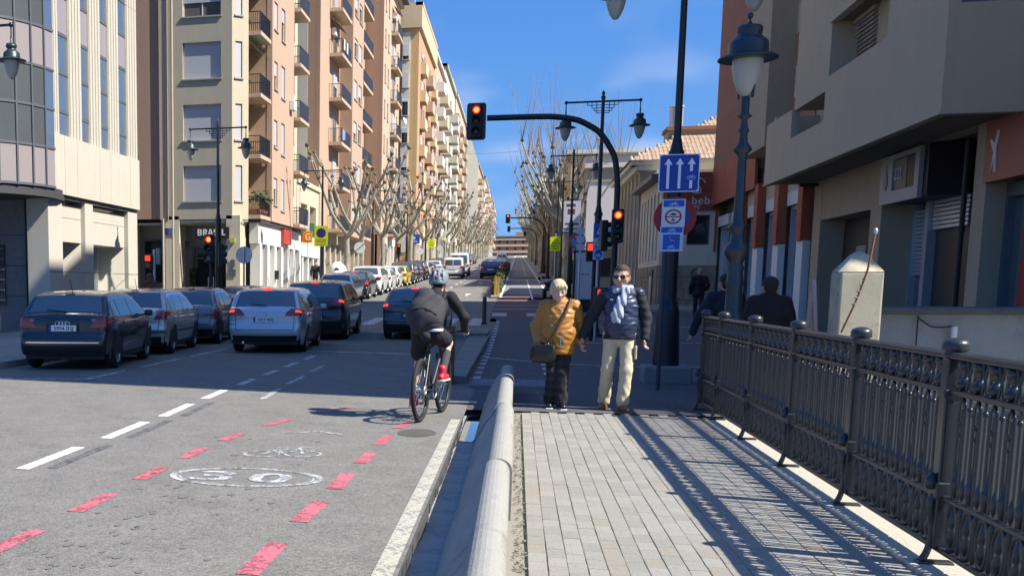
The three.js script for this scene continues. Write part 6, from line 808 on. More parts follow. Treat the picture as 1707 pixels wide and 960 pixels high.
  roadSign('road_sign', 'small yellow sign farther up the left pavement behind the vans', 'sign', -8.95, 118, 3.6, (t) => { addSign(t, plate(.7, .9, .02), yelSchool, 0, 3.1, .06); addSign(t, disc(.3, .02), M.white, .9, 2.6, .06); });
  roadSign('road_sign', 'round grey back of a sign behind the left traffic light', 'sign', -9.42, 37.6, 2.6, (t) => addSign(t, disc(.3, .02), M.alu, 0, 2.3, -.04, 'sign_back'));
  // advertising panel and hanging banner
  const p = thing('advertising_panel', 'black framed advertising panel with a white poster right of the woman', 'advertising panel', [2.62, gy(46), -46]); mesh('panel_frame', [rbox(.86, .5, .2, .03, 0, .25, 0), rbox(.07, 1.9, .18, .02, -.395, 1.45, 0), rbox(.07, 1.9, .18, .02, .395, 1.45, 0), rbox(.86, .09, .18, .02, 0, 2.42, 0), rbox(.7, 1.86, .1, .01, 0, 1.43, -.04)], M.blackM, p); mesh('poster', plate(.7, 1.86, .02).translate(0, 1.44, .03), signMat(140, 372, (x, w, h) => { x.fillStyle = '#b9bcc2'; x.fillRect(0, 0, w, h); x.fillStyle = '#2a2c30'; x.font = 'bold 20px sans-serif'; x.fillText('T de ten', 30, 180); x.font = '12px sans-serif'; x.fillText('ten a', 78, 336); }), p);
  const b = thing('hanging_banner', 'white printed banner hung on a post among the right trees', 'banner', [2.35, gy(64), -64]); mesh('banner_post', cyl(.05, .05, 0, 6.4, 0, 0, 10), M.iron, b); mesh('banner_cloth', plate(.9, 1.7, .02).translate(.52, 4.3, 0), signMat(90, 170, (x, w, h) => { x.fillStyle = '#dcdadf'; x.fillRect(0, 0, w, h); x.fillStyle = '#6a5260'; x.fillRect(12, 16, 50, 16); x.fillRect(20, 44, 40, 30); x.fillRect(8, 120, 74, 12); x.fillStyle = '#333'; x.fillRect(0, 150, w, 6); }), b); mesh('banner_arm', [bar([0, 5.2, 0], [.98, 5.2, 0], .02, 6), bar([0, 3.4, 0], [.98, 3.4, 0], .02, 6)], M.iron, b);
  const dome = thing('recycling_bin', 'white dome-topped container behind the parked white cars on the left', 'bin', [-10.6, gy(66) + .1, -66]); mesh('bin_body', lathe([[0, 0], [.6, 0], [.68, .6], [.66, 1.1], [.5, 1.5], [.25, 1.72], [0, 1.78]], 22), std(C(.75, .75, .75), .5), dome); mesh('bin_hatch', disc(.14, .04).translate(0, 1.25, .58), M.blackM, dome);
  for (const [k, x, d] of [[0, 1.35, 47.5], [1, 1.55, 49.5]]) { const m = thing('parked_scooter', k ? 'farther of two black scooters parked behind the woman' : 'nearer of two black scooters parked behind the woman', 'scooter', [x, gy(d), -d], .25, 'black scooters behind the woman'); for (const z of [-.62, .6]) mesh('wheel', new THREE.TorusGeometry(.2, .06, 8, 22).rotateY(Math.PI / 2).translate(0, .26, z), M.rubber, m); mesh('scooter_body', [uvm(rbox(.34, .4, .75, .12, 0, .62, .42)), uvm(rbox(.36, .06, .5, .03, 0, .33, -.05)), limb([[0, .3, -.6], [0, .7, -.48], [0, 1.05, -.38]], [.09, .16, .08], 8), uvm(rbox(.4, .42, .14, .06, 0, .68, -.42))], std(C(.02, .02, .025), .3), m); mesh('seat', uvm(rbox(.3, .12, .72, .06, 0, .86, .4)), M.rubber, m); mesh('handlebar', [bar([-.34, 1.08, -.34], [.34, 1.08, -.34], .02, 8), ball(.11, 0, 1.06, -.42)], M.blackM, m); mesh('top_box', uvm(rbox(.4, .3, .36, .08, 0, 1.02, .86)), M.blackM, m); mesh('mirror', [ball(.06, -.36, 1.3, -.34, 1.3, 1, .3), ball(.06, .36, 1.3, -.34, 1.3, 1, .3), bar([-.3, 1.08, -.34], [-.36, 1.3, -.34], .008, 5), bar([.3, 1.08, -.34], [.36, 1.3, -.34], .008, 5)], M.blackM, m); }
}
// ---------- people: smooth bodies meshed from joined tapered limbs ----------
function surfaceNet(f, lo, hi, h) {
  const n = [0, 1, 2].map((k) => Math.ceil((hi[k] - lo[k]) / h) + 1), [nx, ny, nz] = n, val = new Float32Array(nx * ny * nz), at = (i, j, k) => (k * ny + j) * nx + i;
  for (let k = 0; k < nz; k++) for (let j = 0; j < ny; j++) for (let i = 0; i < nx; i++) val[at(i, j, k)] = f(lo[0] + i * h, lo[1] + j * h, lo[2] + k * h);
  const vid = new Int32Array(nx * ny * nz).fill(-1), pos = [], idx = [];
  for (let k = 0; k < nz - 1; k++) for (let j = 0; j < ny - 1; j++) for (let i = 0; i < nx - 1; i++) {
    let m = 0, cx = 0, cy = 0, cz = 0; const v = (a, b, c) => val[at(i + a, j + b, k + c)];
    const e = (a, b, c, d, e2, g) => { const p = v(a, b, c), q = v(d, e2, g); if ((p < 0) !== (q < 0)) { const t = p / (p - q); cx += a + (d - a) * t; cy += b + (e2 - b) * t; cz += c + (g - c) * t; m++; } };
    e(0, 0, 0, 1, 0, 0); e(0, 1, 0, 1, 1, 0); e(0, 0, 1, 1, 0, 1); e(0, 1, 1, 1, 1, 1); e(0, 0, 0, 0, 1, 0); e(1, 0, 0, 1, 1, 0); e(0, 0, 1, 0, 1, 1); e(1, 0, 1, 1, 1, 1); e(0, 0, 0, 0, 0, 1); e(1, 0, 0, 1, 0, 1); e(0, 1, 0, 0, 1, 1); e(1, 1, 0, 1, 1, 1);
    if (m) { vid[at(i, j, k)] = pos.length / 3; pos.push(lo[0] + (i + cx / m) * h, lo[1] + (j + cy / m) * h, lo[2] + (k + cz / m) * h); }
  }
  const quadI = (a, b, c, d, flip) => { if (a < 0 || b < 0 || c < 0 || d < 0) return; if (flip) idx.push(a, c, b, a, d, c); else idx.push(a, b, c, a, c, d); };
  for (let k = 1; k < nz - 1; k++) for (let j = 1; j < ny - 1; j++) for (let i = 1; i < nx - 1; i++) {
    const s = val[at(i, j, k)] < 0;
    if (s !== (val[at(i + 1, j, k)] < 0)) quadI(vid[at(i, j - 1, k - 1)], vid[at(i, j, k - 1)], vid[at(i, j, k)], vid[at(i, j - 1, k)], !s);
    if (s !== (val[at(i, j + 1, k)] < 0)) quadI(vid[at(i - 1, j, k - 1)], vid[at(i - 1, j, k)], vid[at(i, j, k)], vid[at(i, j, k - 1)], !s);
    if (s !== (val[at(i, j, k + 1)] < 0)) quadI(vid[at(i - 1, j - 1, k)], vid[at(i, j - 1, k)], vid[at(i, j, k)], vid[at(i - 1, j, k)], !s);
  }
  const g = new THREE.BufferGeometry(); g.setAttribute('position', new THREE.Float32BufferAttribute(pos, 3)); g.setIndex(idx); g.computeVertexNormals(); return uvm(g);
}
// bone: [a, b, ra, rb, sz] ; sz < 1 flattens front to back
function field(bones, k = .03) {
  const B = bones.map(([a, b, ra, rb, s = 1]) => { const az = a[2] / s, bz = b[2] / s, dx = b[0] - a[0], dy = b[1] - a[1], dz = bz - az; return { ax: a[0], ay: a[1], az, dx, dy, dz, l: dx * dx + dy * dy + dz * dz || 1e-9, ra, dr: rb - ra, s }; });
  return (x, y, z) => { let d = 1e3; for (const b of B) { const px = x - b.ax, py = y - b.ay, pz = z / b.s - b.az; let t = (px * b.dx + py * b.dy + pz * b.dz) / b.l; t = t < 0 ? 0 : t > 1 ? 1 : t; const qx = px - b.dx * t, qy = py - b.dy * t, qz = pz - b.dz * t; const e = (Math.sqrt(qx * qx + qy * qy + qz * qz) - b.ra - b.dr * t) * (b.s < 1 ? b.s + .15 * (1 - b.s) : 1); const h = k - Math.abs(d - e); d = (d < e ? d : e) - (h > 0 ? h * h / (4 * k) : 0); } return d; };
}
function netOf(bones, h, k, mod) {
  const lo = [1e9, 1e9, 1e9], hi = [-1e9, -1e9, -1e9]; for (const [a, b, ra, rb] of bones) for (const [p, r] of [[a, ra], [b, rb]]) for (let q = 0; q < 3; q++) { lo[q] = Math.min(lo[q], p[q] - r - .05); hi[q] = Math.max(hi[q], p[q] + r + .05); }
  const f = field(bones, k); return surfaceNet(mod ? (x, y, z) => f(x, y, z) - mod(x, y, z) : f, lo, hi, h);
}
const add3 = (a, b, s = 1) => [a[0] + b[0] * s, a[1] + b[1] * s, a[2] + b[2] * s], mix3 = (a, b, t) => [a[0] + (b[0] - a[0]) * t, a[1] + (b[1] - a[1]) * t, a[2] + (b[2] - a[2]) * t], unit = (a) => { const l = Math.hypot(...a); return a.map((x) => x / l); }, cross3 = (a, b) => [a[1] * b[2] - a[2] * b[1], a[2] * b[0] - a[0] * b[2], a[0] * b[1] - a[1] * b[0]];
// palm and five bent fingers; dir: along the hand, side: from little finger to thumb, curl: bend per joint
function handBones(w, dir, side, curl = .35) {
  dir = unit(dir); side = unit(side); const nor = unit(cross3(side, dir)), out = [], B = (a, b, r0, r1) => out.push([a, b, r0, r1]);
  for (const s of [-.026, -.008, .01, .026]) B(add3(w, side, s * .6), add3(add3(w, dir, .075), side, s), .016, .0125);
  [[-.03, .058, .0075], [-.0105, .072, .0085], [.0105, .078, .0088], [.031, .07, .0088]].forEach(([s, L, r]) => { let p = add3(add3(w, dir, .08), side, s), a = curl * .6, q; for (const f of [.45, .32, .24]) { const d = add3(dir.map((v) => v * Math.cos(a)), nor, Math.sin(a)); q = add3(p, d, L * f); B(p, q, r, r * .92); p = q; a += curl; } });
  let p = add3(add3(w, dir, .018), side, .026), d = unit(add3(add3(dir, side, .75), nor, .25)); let q = add3(p, d, .034); B(p, q, .0125, .0105); d = unit(add3(add3(dir, side, .2), nor, .45)); B(q, add3(q, d, .028), .0105, .009); B(add3(q, d, .028), add3(add3(q, d, .028), unit(add3(dir, nor, .6)), .02), .009, .0075); return out;
}
// head in its own frame: centre c, yaw/pitch; s = scale (1 for a 23 cm head)
function headGeo(c, yaw, pitch, s, h = .006) {
  const b = [[[0, .035, -.02], [0, .04, -.005], .088, .086], [[0, -.02, .015], [0, -.07, .035], .07, .045], [[-.03, -.03, .02], [.03, -.03, .02], .052, .052], [[0, -.095, .062], [0, -.1, .055], .022, .022], [[0, .02, .085], [0, -.02, .104], .012, .016], [[-.012, -.024, .092], [.012, -.024, .092], .012, .012], [[-.045, .028, .07], [.045, .028, .07], .018, .018], [[-.045, -.012, .062], [-.03, -.02, .066], .026, .024], [[.045, -.012, .062], [.03, -.02, .066], .026, .024], [[-.022, -.055, .078], [.022, -.055, .078], .011, .011], [[-.018, -.068, .076], [.018, -.068, .076], .011, .011], [[-.082, .0, -.008], [-.084, -.03, -.004], .017, .012, .55], [[.082, .0, -.008], [.084, -.03, -.004], .017, .012, .55], [[0, -.06, -.02], [0, -.17, -.03], .055, .056]];
  const g = netOf(b, h, .02, (x, y, z) => (z > .04 && y > -.01 && y < .03 && Math.abs(Math.abs(x) - .034) < .018 ? -.005 * (1 - Math.abs(Math.abs(x) - .034) / .018) : 0) + (z > .05 && y < -.057 && y > -.066 && Math.abs(x) < .03 ? -.004 : 0));
  return headPose(g, c, yaw, pitch, s);
}
const headPose = (g, c, yaw, pitch, s) => g.scale(s, s, s).rotateX(pitch).rotateY(yaw).translate(...c);
const hairBones = { short: [[[0, .058, -.035], [0, .066, -.008], .086, .082], [[0, .0, -.055], [0, -.03, -.05], .066, .055], [[-.07, .03, -.005], [-.075, .0, .0], .022, .012], [[.07, .03, -.005], [.075, .0, .0], .022, .012]], bob: [[[0, .062, -.03], [0, .062, .005], .095, .088], [[-.04, .085, .06], [.055, .09, .055], .03, .03], [[0, -.01, -.06], [0, -.06, -.06], .08, .058], [[-.078, .05, -.01], [-.086, -.02, .0], .03, .018], [[.078, .05, -.01], [.086, -.015, .0], .03, .018]] };
const skinM = std(C(.47, .27, .19), .55), skinPale = std(C(.55, .36, .29), .55);
function person(label, pos, turn, o) {
  const t = thing('person', label, 'person', pos, turn), J = o.J, h = o.h || .013, sk = o.skin || skinM, q = o.girth || 1, hs = o.headScale || 1;
  const neck = mix3(J.ls, J.rs, .5);
  // body: head, neck, trunk, arms with hands, legs - one skin surface
  const inner = [[J.pelvis, J.chest, .09, .1, .75], [J.chest, add3(neck, [0, .02, 0]), .09, .06], [neck, J.head, .055, .05], [J.lh, J.lk, .065, .047], [J.lk, J.la, .046, .033], [J.rh, J.rk, .065, .047], [J.rk, J.ra, .046, .033], [J.ls, J.le, .042, .034], [J.le, J.lw, .034, .023], [J.rs, J.re, .042, .034], [J.re, J.rw, .034, .023]];
  const geos = [netOf(inner, h, .03), headGeo(J.head, o.yaw || 0, o.pitch || 0, hs, o.hh || .006)];
  for (const k of ['l', 'r']) { const hd = o[k + 'Hand']; if (hd !== null) { const e = J[k + 'e'], w = J[k + 'w'], dir = hd?.dir || [w[0] - e[0], w[1] - e[1], w[2] - e[2]], side = hd?.side || [k === 'l' ? -.3 : .3, 0, 1]; geos.push(netOf(handBones(w, dir, side, hd?.curl ?? .4), o.handH || .0048, .008)); } }
  mesh('body', geos, sk, t);
  // coat or jacket
  if (o.top) { const T = o.top, b = [], hem = T.hem, w = T.w || 1, f = T.flat || .7;
    b.push([add3(neck, [0, -.035, 0]), J.chest, .13 * w, .17 * w, f], [J.chest, J.waist, .17 * w, (T.waist || .155) * w, f], [J.waist, hem, (T.waist || .155) * w, (T.hemR || .165) * w, f], [J.ls, J.rs, .07 * w, .07 * w]);
    const cu = T.sleeve ?? 1, sleeve = []; for (const k of ['l', 'r']) { const s = J[k + 's'], e = J[k + 'e'], wr = mix3(e, J[k + 'w'], cu); sleeve.push([s, e, .072 * w, .06 * w], [e, wr, .06 * w, .046 * w]); }
    if (T.collar) b.push([add3(neck, [0, .0, 0]), add3(neck, [0, .06, .01]), .075, .072]);
    const Q = T.quilt, mod = (x, y, z) => Q ? Q.a * (Math.sqrt(Math.abs(Math.sin((y + .03 * x + .007 * Math.sin(x * 23 + z * 31 + y * 9)) * Math.PI / Q.p))) - .5) * (.8 + .35 * Math.sin(x * 41 + y * 37 + z * 29)) + .0035 * Math.sin(x * 63 + z * 47 + 4 * Math.sin(y * 21)) : T.fold ? T.fold * 1.3 * Math.sin(y * 29 + x * 12 + 2.2 * Math.sin(z * 13 + x * 11)) : 0, cutTop = hem[1] - .01;
    const bb = T.sleeveM ? b : [...b, ...sleeve], fB = (bones) => { const f0 = field(bones, .035), lo = [1e9, 1e9, 1e9], hi = [-1e9, -1e9, -1e9]; for (const [p, r2, ra, rb] of bones) for (const [c, r] of [[p, ra], [r2, rb]]) for (let k = 0; k < 3; k++) { lo[k] = Math.min(lo[k], c[k] - r - .04); hi[k] = Math.max(hi[k], c[k] + r + .04); } return surfaceNet((x, y, z) => Math.max(f0(x, y, z) - mod(x, y, z), T.noCut ? -1 : (Math.abs(x - hem[0]) < .22 ? cutTop - y : -1)), lo, hi, h * .9); };
    mesh(T.name || 'jacket', fB(bb), T.m, t); if (T.sleeveM) { mesh('sleeves', netOf(sleeve, h * .9, .03, (x, y, z) => .003 * Math.sin(y * 70 + x * 20 + 3 * Math.sin(z * 20))), T.sleeveM, t); } }
  if (o.legs) { const T = o.legs, w = T.w || 1, b = [[J.lh, J.rh, .105 * w, .105 * w, .9], [J.pelvis, mix3(J.lh, J.rh, .5), .12 * w, .11 * w, .85], [J.lh, J.lk, .094 * w, .07 * w], [J.rh, J.rk, .094 * w, .07 * w]]; if (T.shorts) for (const q of [2, 3]) b[q] = [b[q][0], mix3(b[q][0], b[q][1], .6), .1 * w, .095 * w]; else b.push([J.lk, mix3(J.lk, J.la, .97), .07 * w, (T.hem || .058) * w], [J.rk, mix3(J.rk, J.ra, .97), .07 * w, (T.hem || .058) * w]);
    mesh(T.name || 'trousers', netOf(b, h, .03, (x, y, z) => (T.fold || .0025) * (Math.sin(y * 38 + x * 55 + 2 * Math.sin(z * 18)) * (y < J.lk[1] - .2 ? 1.3 : .5) + .6 * Math.sin(y * 70 - x * 80 + z * 40))), T.m, t); }
  for (const k of ['l', 'r']) { const a = J[k + 'a'], dir = unit(o[k + 'Foot'] || o.foot || [k === 'l' ? .12 : -.12, 0, 1]), toe = add3(a, dir, .17), dy = o.footY || -.05; const m = mesh('shoe', netOf([[add3(a, [0, dy + .0, 0], 1), add3(toe, [0, dy - .005 + (o[k + 'Toe'] || 0), 0]), .043, .036], [add3(a, dir, -.045).map((v, i) => i === 1 ? v + dy : v), add3(a, [0, dy, 0]), .038, .043], [a, add3(a, [0, .05, 0]), .045, .046]], .0095, .02), o.shoeM || M.rubber, t); mesh('sole', [uvm(rbox(.085, .022, .29, .01).rotateY(Math.atan2(dir[0], dir[2])).translate(a[0] + dir[0] * .065, a[1] + dy - .036 + (o[k + 'Toe'] || 0) * .5, a[2] + dir[2] * .065))], o.soleM || M.rubber, m); }
  if (o.hair) { mesh('hair', headPose(netOf(hairBones[o.hair], .007, .025, (x, y, z) => .002 * Math.sin(x * 160 + y * 70 + 3 * Math.sin(z * 60)) + .0015 * Math.sin(x * 300 - y * 90 + z * 110)), J.head, o.yaw || 0, o.pitch || 0, hs), o.hairM, t); }
  if (o.extra) o.extra(t, J, (g) => headPose(g, J.head, o.yaw || 0, o.pitch || 0, hs));
  return t;
}
const fabric = (r, g, b, rough = .85) => std(C(r / .84, g / .84, b / .84), rough, { map: scaled(TX.cloth, .25), bumpMap: scaled(TX.cloth, .06), bumpScale: .0015 });
const eyesMouth = (t, P) => { mesh('eye', [ball(.011, -.033, .008, .071), ball(.011, .033, .008, .071)].map(P), std(C(.06, .04, .03), .3), t); mesh('lips', [P(ball(.02, 0, -.061, .085, 1.1, .3, .35))], std(C(.4, .16, .13), .5), t); mesh('eyebrow', [P(ball(.018, -.034, .036, .084, 1.1, .2, .4)), P(ball(.018, .034, .036, .084, 1.1, .2, .4))], std(C(.1, .06, .04), .8), t); };
{ // the man in the blue quilted jacket, walking towards the camera and holding the woman's hand
  const J = { head: [-.015, 1.625, .05], ls: [.185, 1.425, 0], rs: [-.185, 1.425, 0], le: [.29, 1.14, -.03], lw: [.285, .9, .06], re: [-.33, 1.17, -.02], rw: [-.44, .91, .03], chest: [0, 1.27, .015], waist: [0, 1.06, .03], pelvis: [0, .95, 0], lh: [.09, .92, 0], rh: [-.095, .92, 0], lk: [.085, .5, .1], la: [.06, .1, .1], rk: [-.13, .5, .02], ra: [-.155, .1, -.1] };
  const navy = std(C(.03, .045, .1), .42, { map: scaled(TX.cloth, .4) }), black = fabric(.014, .016, .024);
  person('man in a navy quilted jacket, scarf and sunglasses walking hand in hand towards the camera', [1.25, 0, -14.05], -.06, { J, yaw: -.3, pitch: .06, hair: 'short', hairM: std(C(.05, .035, .028), .8), headScale: 1.07, h: .0115, handH: .0042, hh: .005,
    top: { m: navy, sleeveM: black, hem: [0, .9, .02], w: 1.13, waist: .165, hemR: .155, quilt: { a: .007, p: .052 }, collar: true, flat: .74 }, legs: { m: fabric(.55, .48, .32, .9), w: 1.04, hem: .073, fold: .0028 }, shoeM: std(C(.22, .11, .045), .7), soleM: std(C(.1, .06, .03), .8), lFoot: [.2, 0, 1], rFoot: [-.15, 0, 1],
    lHand: { curl: .5, dir: [0, -1, .15], side: [-.35, 0, 1] }, rHand: { curl: .75, dir: [-.25, -1, .1], side: [.1, .1, 1] },
    extra: (t, J, P) => {
      mesh('sunglasses', [P(rbox(.058, .036, .012, .01, -.036, .012, .09)), P(rbox(.058, .036, .012, .01, .036, .012, .09)), P(rbox(.14, .01, .01, .004, 0, .024, .09)), P(rbox(.006, .01, .1, .003, -.082, .022, .04)), P(rbox(.006, .01, .1, .003, .082, .022, .04))], std(C(.01, .01, .012), .12), t);
      mesh('lips', [P(ball(.022, 0, -.061, .084, 1.1, .3, .35))], std(C(.33, .13, .11), .5), t); mesh('beard', P(netOf([[[0, -.095, .05], [0, -.1, .05], .034, .034], [[-.06, -.05, .02], [-.03, -.09, .045], .021, .024], [[.06, -.05, .02], [.03, -.09, .045], .021, .024]], .006, .02)), std(C(.3, .18, .13), .85), t);
      const sc = std(C(.62, .64, .68), .9, { map: textTex(128, 128, (x) => { x.fillStyle = '#cfd4df'; x.fillRect(0, 0, 128, 128); const r = rngOf(4); for (let k = 0; k < 60; k++) { x.fillStyle = ['#8a97b0', '#f2f3f6', '#566584', '#b4bfd2'][k % 4]; x.beginPath(); x.ellipse(r() * 128, r() * 128, 4 + 14 * r(), 3 + 6 * r(), r() * 3, 0, 7); x.fill(); } }) });
      const fo = (x, y, z) => .006 * Math.sin(x * 90 + y * 30 + z * 50); mesh('scarf', [netOf([[[.09, 1.5, .03], [.02, 1.5, .11], .034, .036], [[.02, 1.5, .11], [-.07, 1.47, .1], .036, .034], [[-.09, 1.5, .0], [-.07, 1.47, .1], .03, .034], [[.09, 1.5, .03], [.04, 1.51, -.07], .03, .03], [[-.09, 1.5, 0], [-.03, 1.51, -.07], .03, .03]], .009, .02, fo), netOf([[[.04, 1.47, .14], [-.01, 1.34, .165], .045, .05, .5], [[-.01, 1.34, .165], [-.045, 1.2, .175], .05, .062, .5], [[-.045, 1.2, .175], [-.05, 1.13, .175], .062, .058, .5]], .009, .02, fo)], sc, t);
      mesh('zip', bar([.0, .92, .145], [.0, 1.16, .152], .006, 6), M.alu, t); mesh('cargo_pocket', uvm(rbox(.03, .17, .13, .012, .185, .72, .06)), fabric(.53, .46, .31), t); mesh('chest_logo', uvm(rbox(.035, .008, .004, .002, -.12, 1.36, .16)), M.white, t); mesh('hem_band', netOf([[[-.07, .905, .02], [.07, .905, .02], .13, .13, .85]], .012, .02, (x, y) => Math.abs(y - .915) > .035 ? -.08 : 0), black, t);
    } });
}
{ // the woman in the mustard puffer jacket
  const J = { head: [-.03, 1.455, .07], ls: [.165, 1.27, 0], rs: [-.165, 1.27, 0], le: [.275, 1.02, -.05], lw: [.27, .84, .03], re: [-.27, 1.02, -.05], rw: [-.255, .83, .07], chest: [0, 1.13, .01], waist: [0, .94, .02], pelvis: [0, .86, 0], lh: [.085, .84, 0], rh: [-.085, .84, 0], lk: [.055, .46, .07], la: [.05, .085, .05], rk: [-.06, .46, .04], ra: [-.07, .085, -.06] };
  const mus = std(C(.43, .19, .03), .5, { map: scaled(TX.cloth, .4) }), leather = std(C(.014, .013, .014), .35), strap = std(C(.1, .045, .02), .6);
  const plaid = std('#ffffff', .9, { map: (() => { const t = textTex(128, 128, (x) => { x.fillStyle = '#26272d'; x.fillRect(0, 0, 128, 128); x.fillStyle = 'rgba(110,114,126,.14)'; for (const k of [10, 74]) { x.fillRect(k, 0, 10, 128); x.fillRect(0, k, 128, 10); } x.fillStyle = 'rgba(10,10,14,.5)'; for (const k of [40, 104]) { x.fillRect(k, 0, 14, 128); x.fillRect(0, k, 128, 14); } }); t.wrapS = t.wrapT = THREE.RepeatWrapping; t.repeat.set(5, 5); return t; })() });
  person('woman in a mustard puffer jacket with a crossbody bag, looking down as she walks', [.53, 0, -14.12], .04, { J, yaw: .12, pitch: .32, hair: 'bob', hairM: std(C(.5, .4, .25), .75), skin: skinPale, h: .0115, handH: .0042, hh: .005, headScale: .98,
    top: { m: mus, hem: [0, .69, .01], w: 1.16, waist: .185, hemR: .172, quilt: { a: .0085, p: .062 }, collar: true, flat: .78 }, legs: { m: plaid, w: 1.06, hem: .078 }, shoeM: leather, soleM: M.white, lHand: { curl: .7, dir: [.05, -1, .1], side: [-.2, 0, 1] }, rHand: { curl: .5 },
    extra: (t, J, P) => { eyesMouth(t, P);
      mesh('bag_strap', tube([[.12, 1.36, .02], [.115, 1.34, .1], [.06, 1.2, .185], [-.04, 1.0, .225], [-.13, .83, .21], [-.16, .76, .2]], .017, 6, 30), strap, t); mesh('bag_strap', tube([[.12, 1.36, .02], [.06, 1.25, -.15], [-.1, .95, -.2], [-.24, .8, .05]], .015, 6, 24), strap, t);
      mesh('handbag', [netOf([[[-.27, .74, .16], [-.12, .74, .2], .075, .075, .6], [[-.27, .66, .16], [-.12, .66, .2], .085, .085, .6]], .009, .03)], leather, t); mesh('bag_flap', [uvm(rbox(.22, .09, .02, .01).rotateY(-.26).translate(-.185, .76, .255))], leather, t); mesh('zip', bar([.01, .78, .205], [.005, 1.28, .15], .006, 6), M.chrome, t); mesh('bag_ring', new THREE.TorusGeometry(.02, .005, 6, 14).translate(-.15, .8, .235), M.chrome, t); } });
}
// the bicycle and its rider
const spoke = std(C(.3, .31, .33), .3, { metalness: .8 });
function bicycle(label, pos, turn, frameM) {
  const t = thing('bicycle', label, 'bicycle', pos, turn), r = .335;
  for (const [z, n] of [[-.5, 'rear'], [.56, 'front']]) { const w = mesh('wheel', new THREE.TorusGeometry(r, .024, 10, 44).rotateY(Math.PI / 2), M.rubber, t); w.position.set(0, r + .024, z); mesh('rim', new THREE.TorusGeometry(r - .035, .014, 8, 40).rotateY(Math.PI / 2), M.blackM, w); const sp = []; for (let k = 0; k < 20; k++) { const a = k / 20 * 2 * Math.PI; sp.push(bar([k % 2 ? .025 : -.025, Math.cos(a + .3) * .02, Math.sin(a + .3) * .02], [0, Math.cos(a) * (r - .04), Math.sin(a) * (r - .04)], .0022, 4)); } mesh('spokes', sp, spoke, w); mesh('hub', bar([-.05, 0, 0], [.05, 0, 0], .022, 10), M.alu, w); mesh('brake_disc', new THREE.TorusGeometry(.075, .008, 4, 24).rotateY(Math.PI / 2).translate(.035, 0, 0), M.chrome, w); }
  const bb = [0, .32, -.05], seat = [0, .82, -.2], headT = [0, .88, .36], headB = [0, .72, .41];
  mesh('frame', [bar(bb, seat, .019, 10), bar(seat, headT, .019, 10), bar(bb, headB, .024, 10), bar(headT, headB, .024, 10), bar([.045, .36, -.5], [.03, .33, -.08], .011, 8), bar([-.045, .36, -.5], [-.03, .33, -.08], .011, 8), bar([.045, .36, -.5], [.02, .78, -.2], .011, 8), bar([-.045, .36, -.5], [-.02, .78, -.2], .011, 8)], frameM, t);
  mesh('fork', [bar([.05, .36, .56], [.05, .7, .42], .018, 10), bar([-.05, .36, .56], [-.05, .7, .42], .018, 10), bar([-.06, .71, .42], [.06, .71, .42], .02, 8)], frameM, t); mesh('seat_post', bar(seat, [0, .95, -.24], .014, 8), M.blackM, t); mesh('saddle', netOf([[[0, .965, -.33], [0, .97, -.18], .062, .035, 1], [[0, .97, -.18], [0, .965, -.04], .03, .02]], .01, .02).scale(1, 1, 1), M.rubber, t);
  mesh('handlebar', [tube([[-.33, 1.0, .36], [-.2, .99, .4], [0, .97, .44], [.2, .99, .4], [.33, 1.0, .36]], .014, 8), bar([0, .88, .36], [0, .97, .44], .018, 8)], M.blackM, t); mesh('grip', [bar([-.34, 1.0, .355], [-.23, .995, .39], .019, 10), bar([.34, 1.0, .355], [.23, .995, .39], .019, 10)], M.rubber, t);
  mesh('crank', [bar([.06, .32, -.05], [.09, .16, -.03], .012, 8), bar([-.06, .32, -.05], [-.09, .48, -.07], .012, 8)], M.alu, t); mesh('pedal', uvm(rbox(.1, .02, .09, .006, .14, .16, -.03)), M.blackM, t); mesh('pedal', uvm(rbox(.1, .02, .09, .006, -.14, .48, -.07)), M.blackM, t); mesh('chainring', [new THREE.TorusGeometry(.085, .008, 6, 28).rotateY(Math.PI / 2).translate(-.05, .32, -.05), new THREE.TorusGeometry(.045, .01, 6, 20).rotateY(Math.PI / 2).translate(-.05, .36, -.5)], M.alu, t); mesh('chain', [bar([-.05, .405, -.05], [-.05, .405, -.5], .006, 5), bar([-.05, .235, -.05], [-.05, .315, -.5], .006, 5)], M.blackM, t); mesh('derailleur', uvm(rbox(.03, .12, .05, .01, -.06, .24, -.48)), M.blackM, t); return t;
}
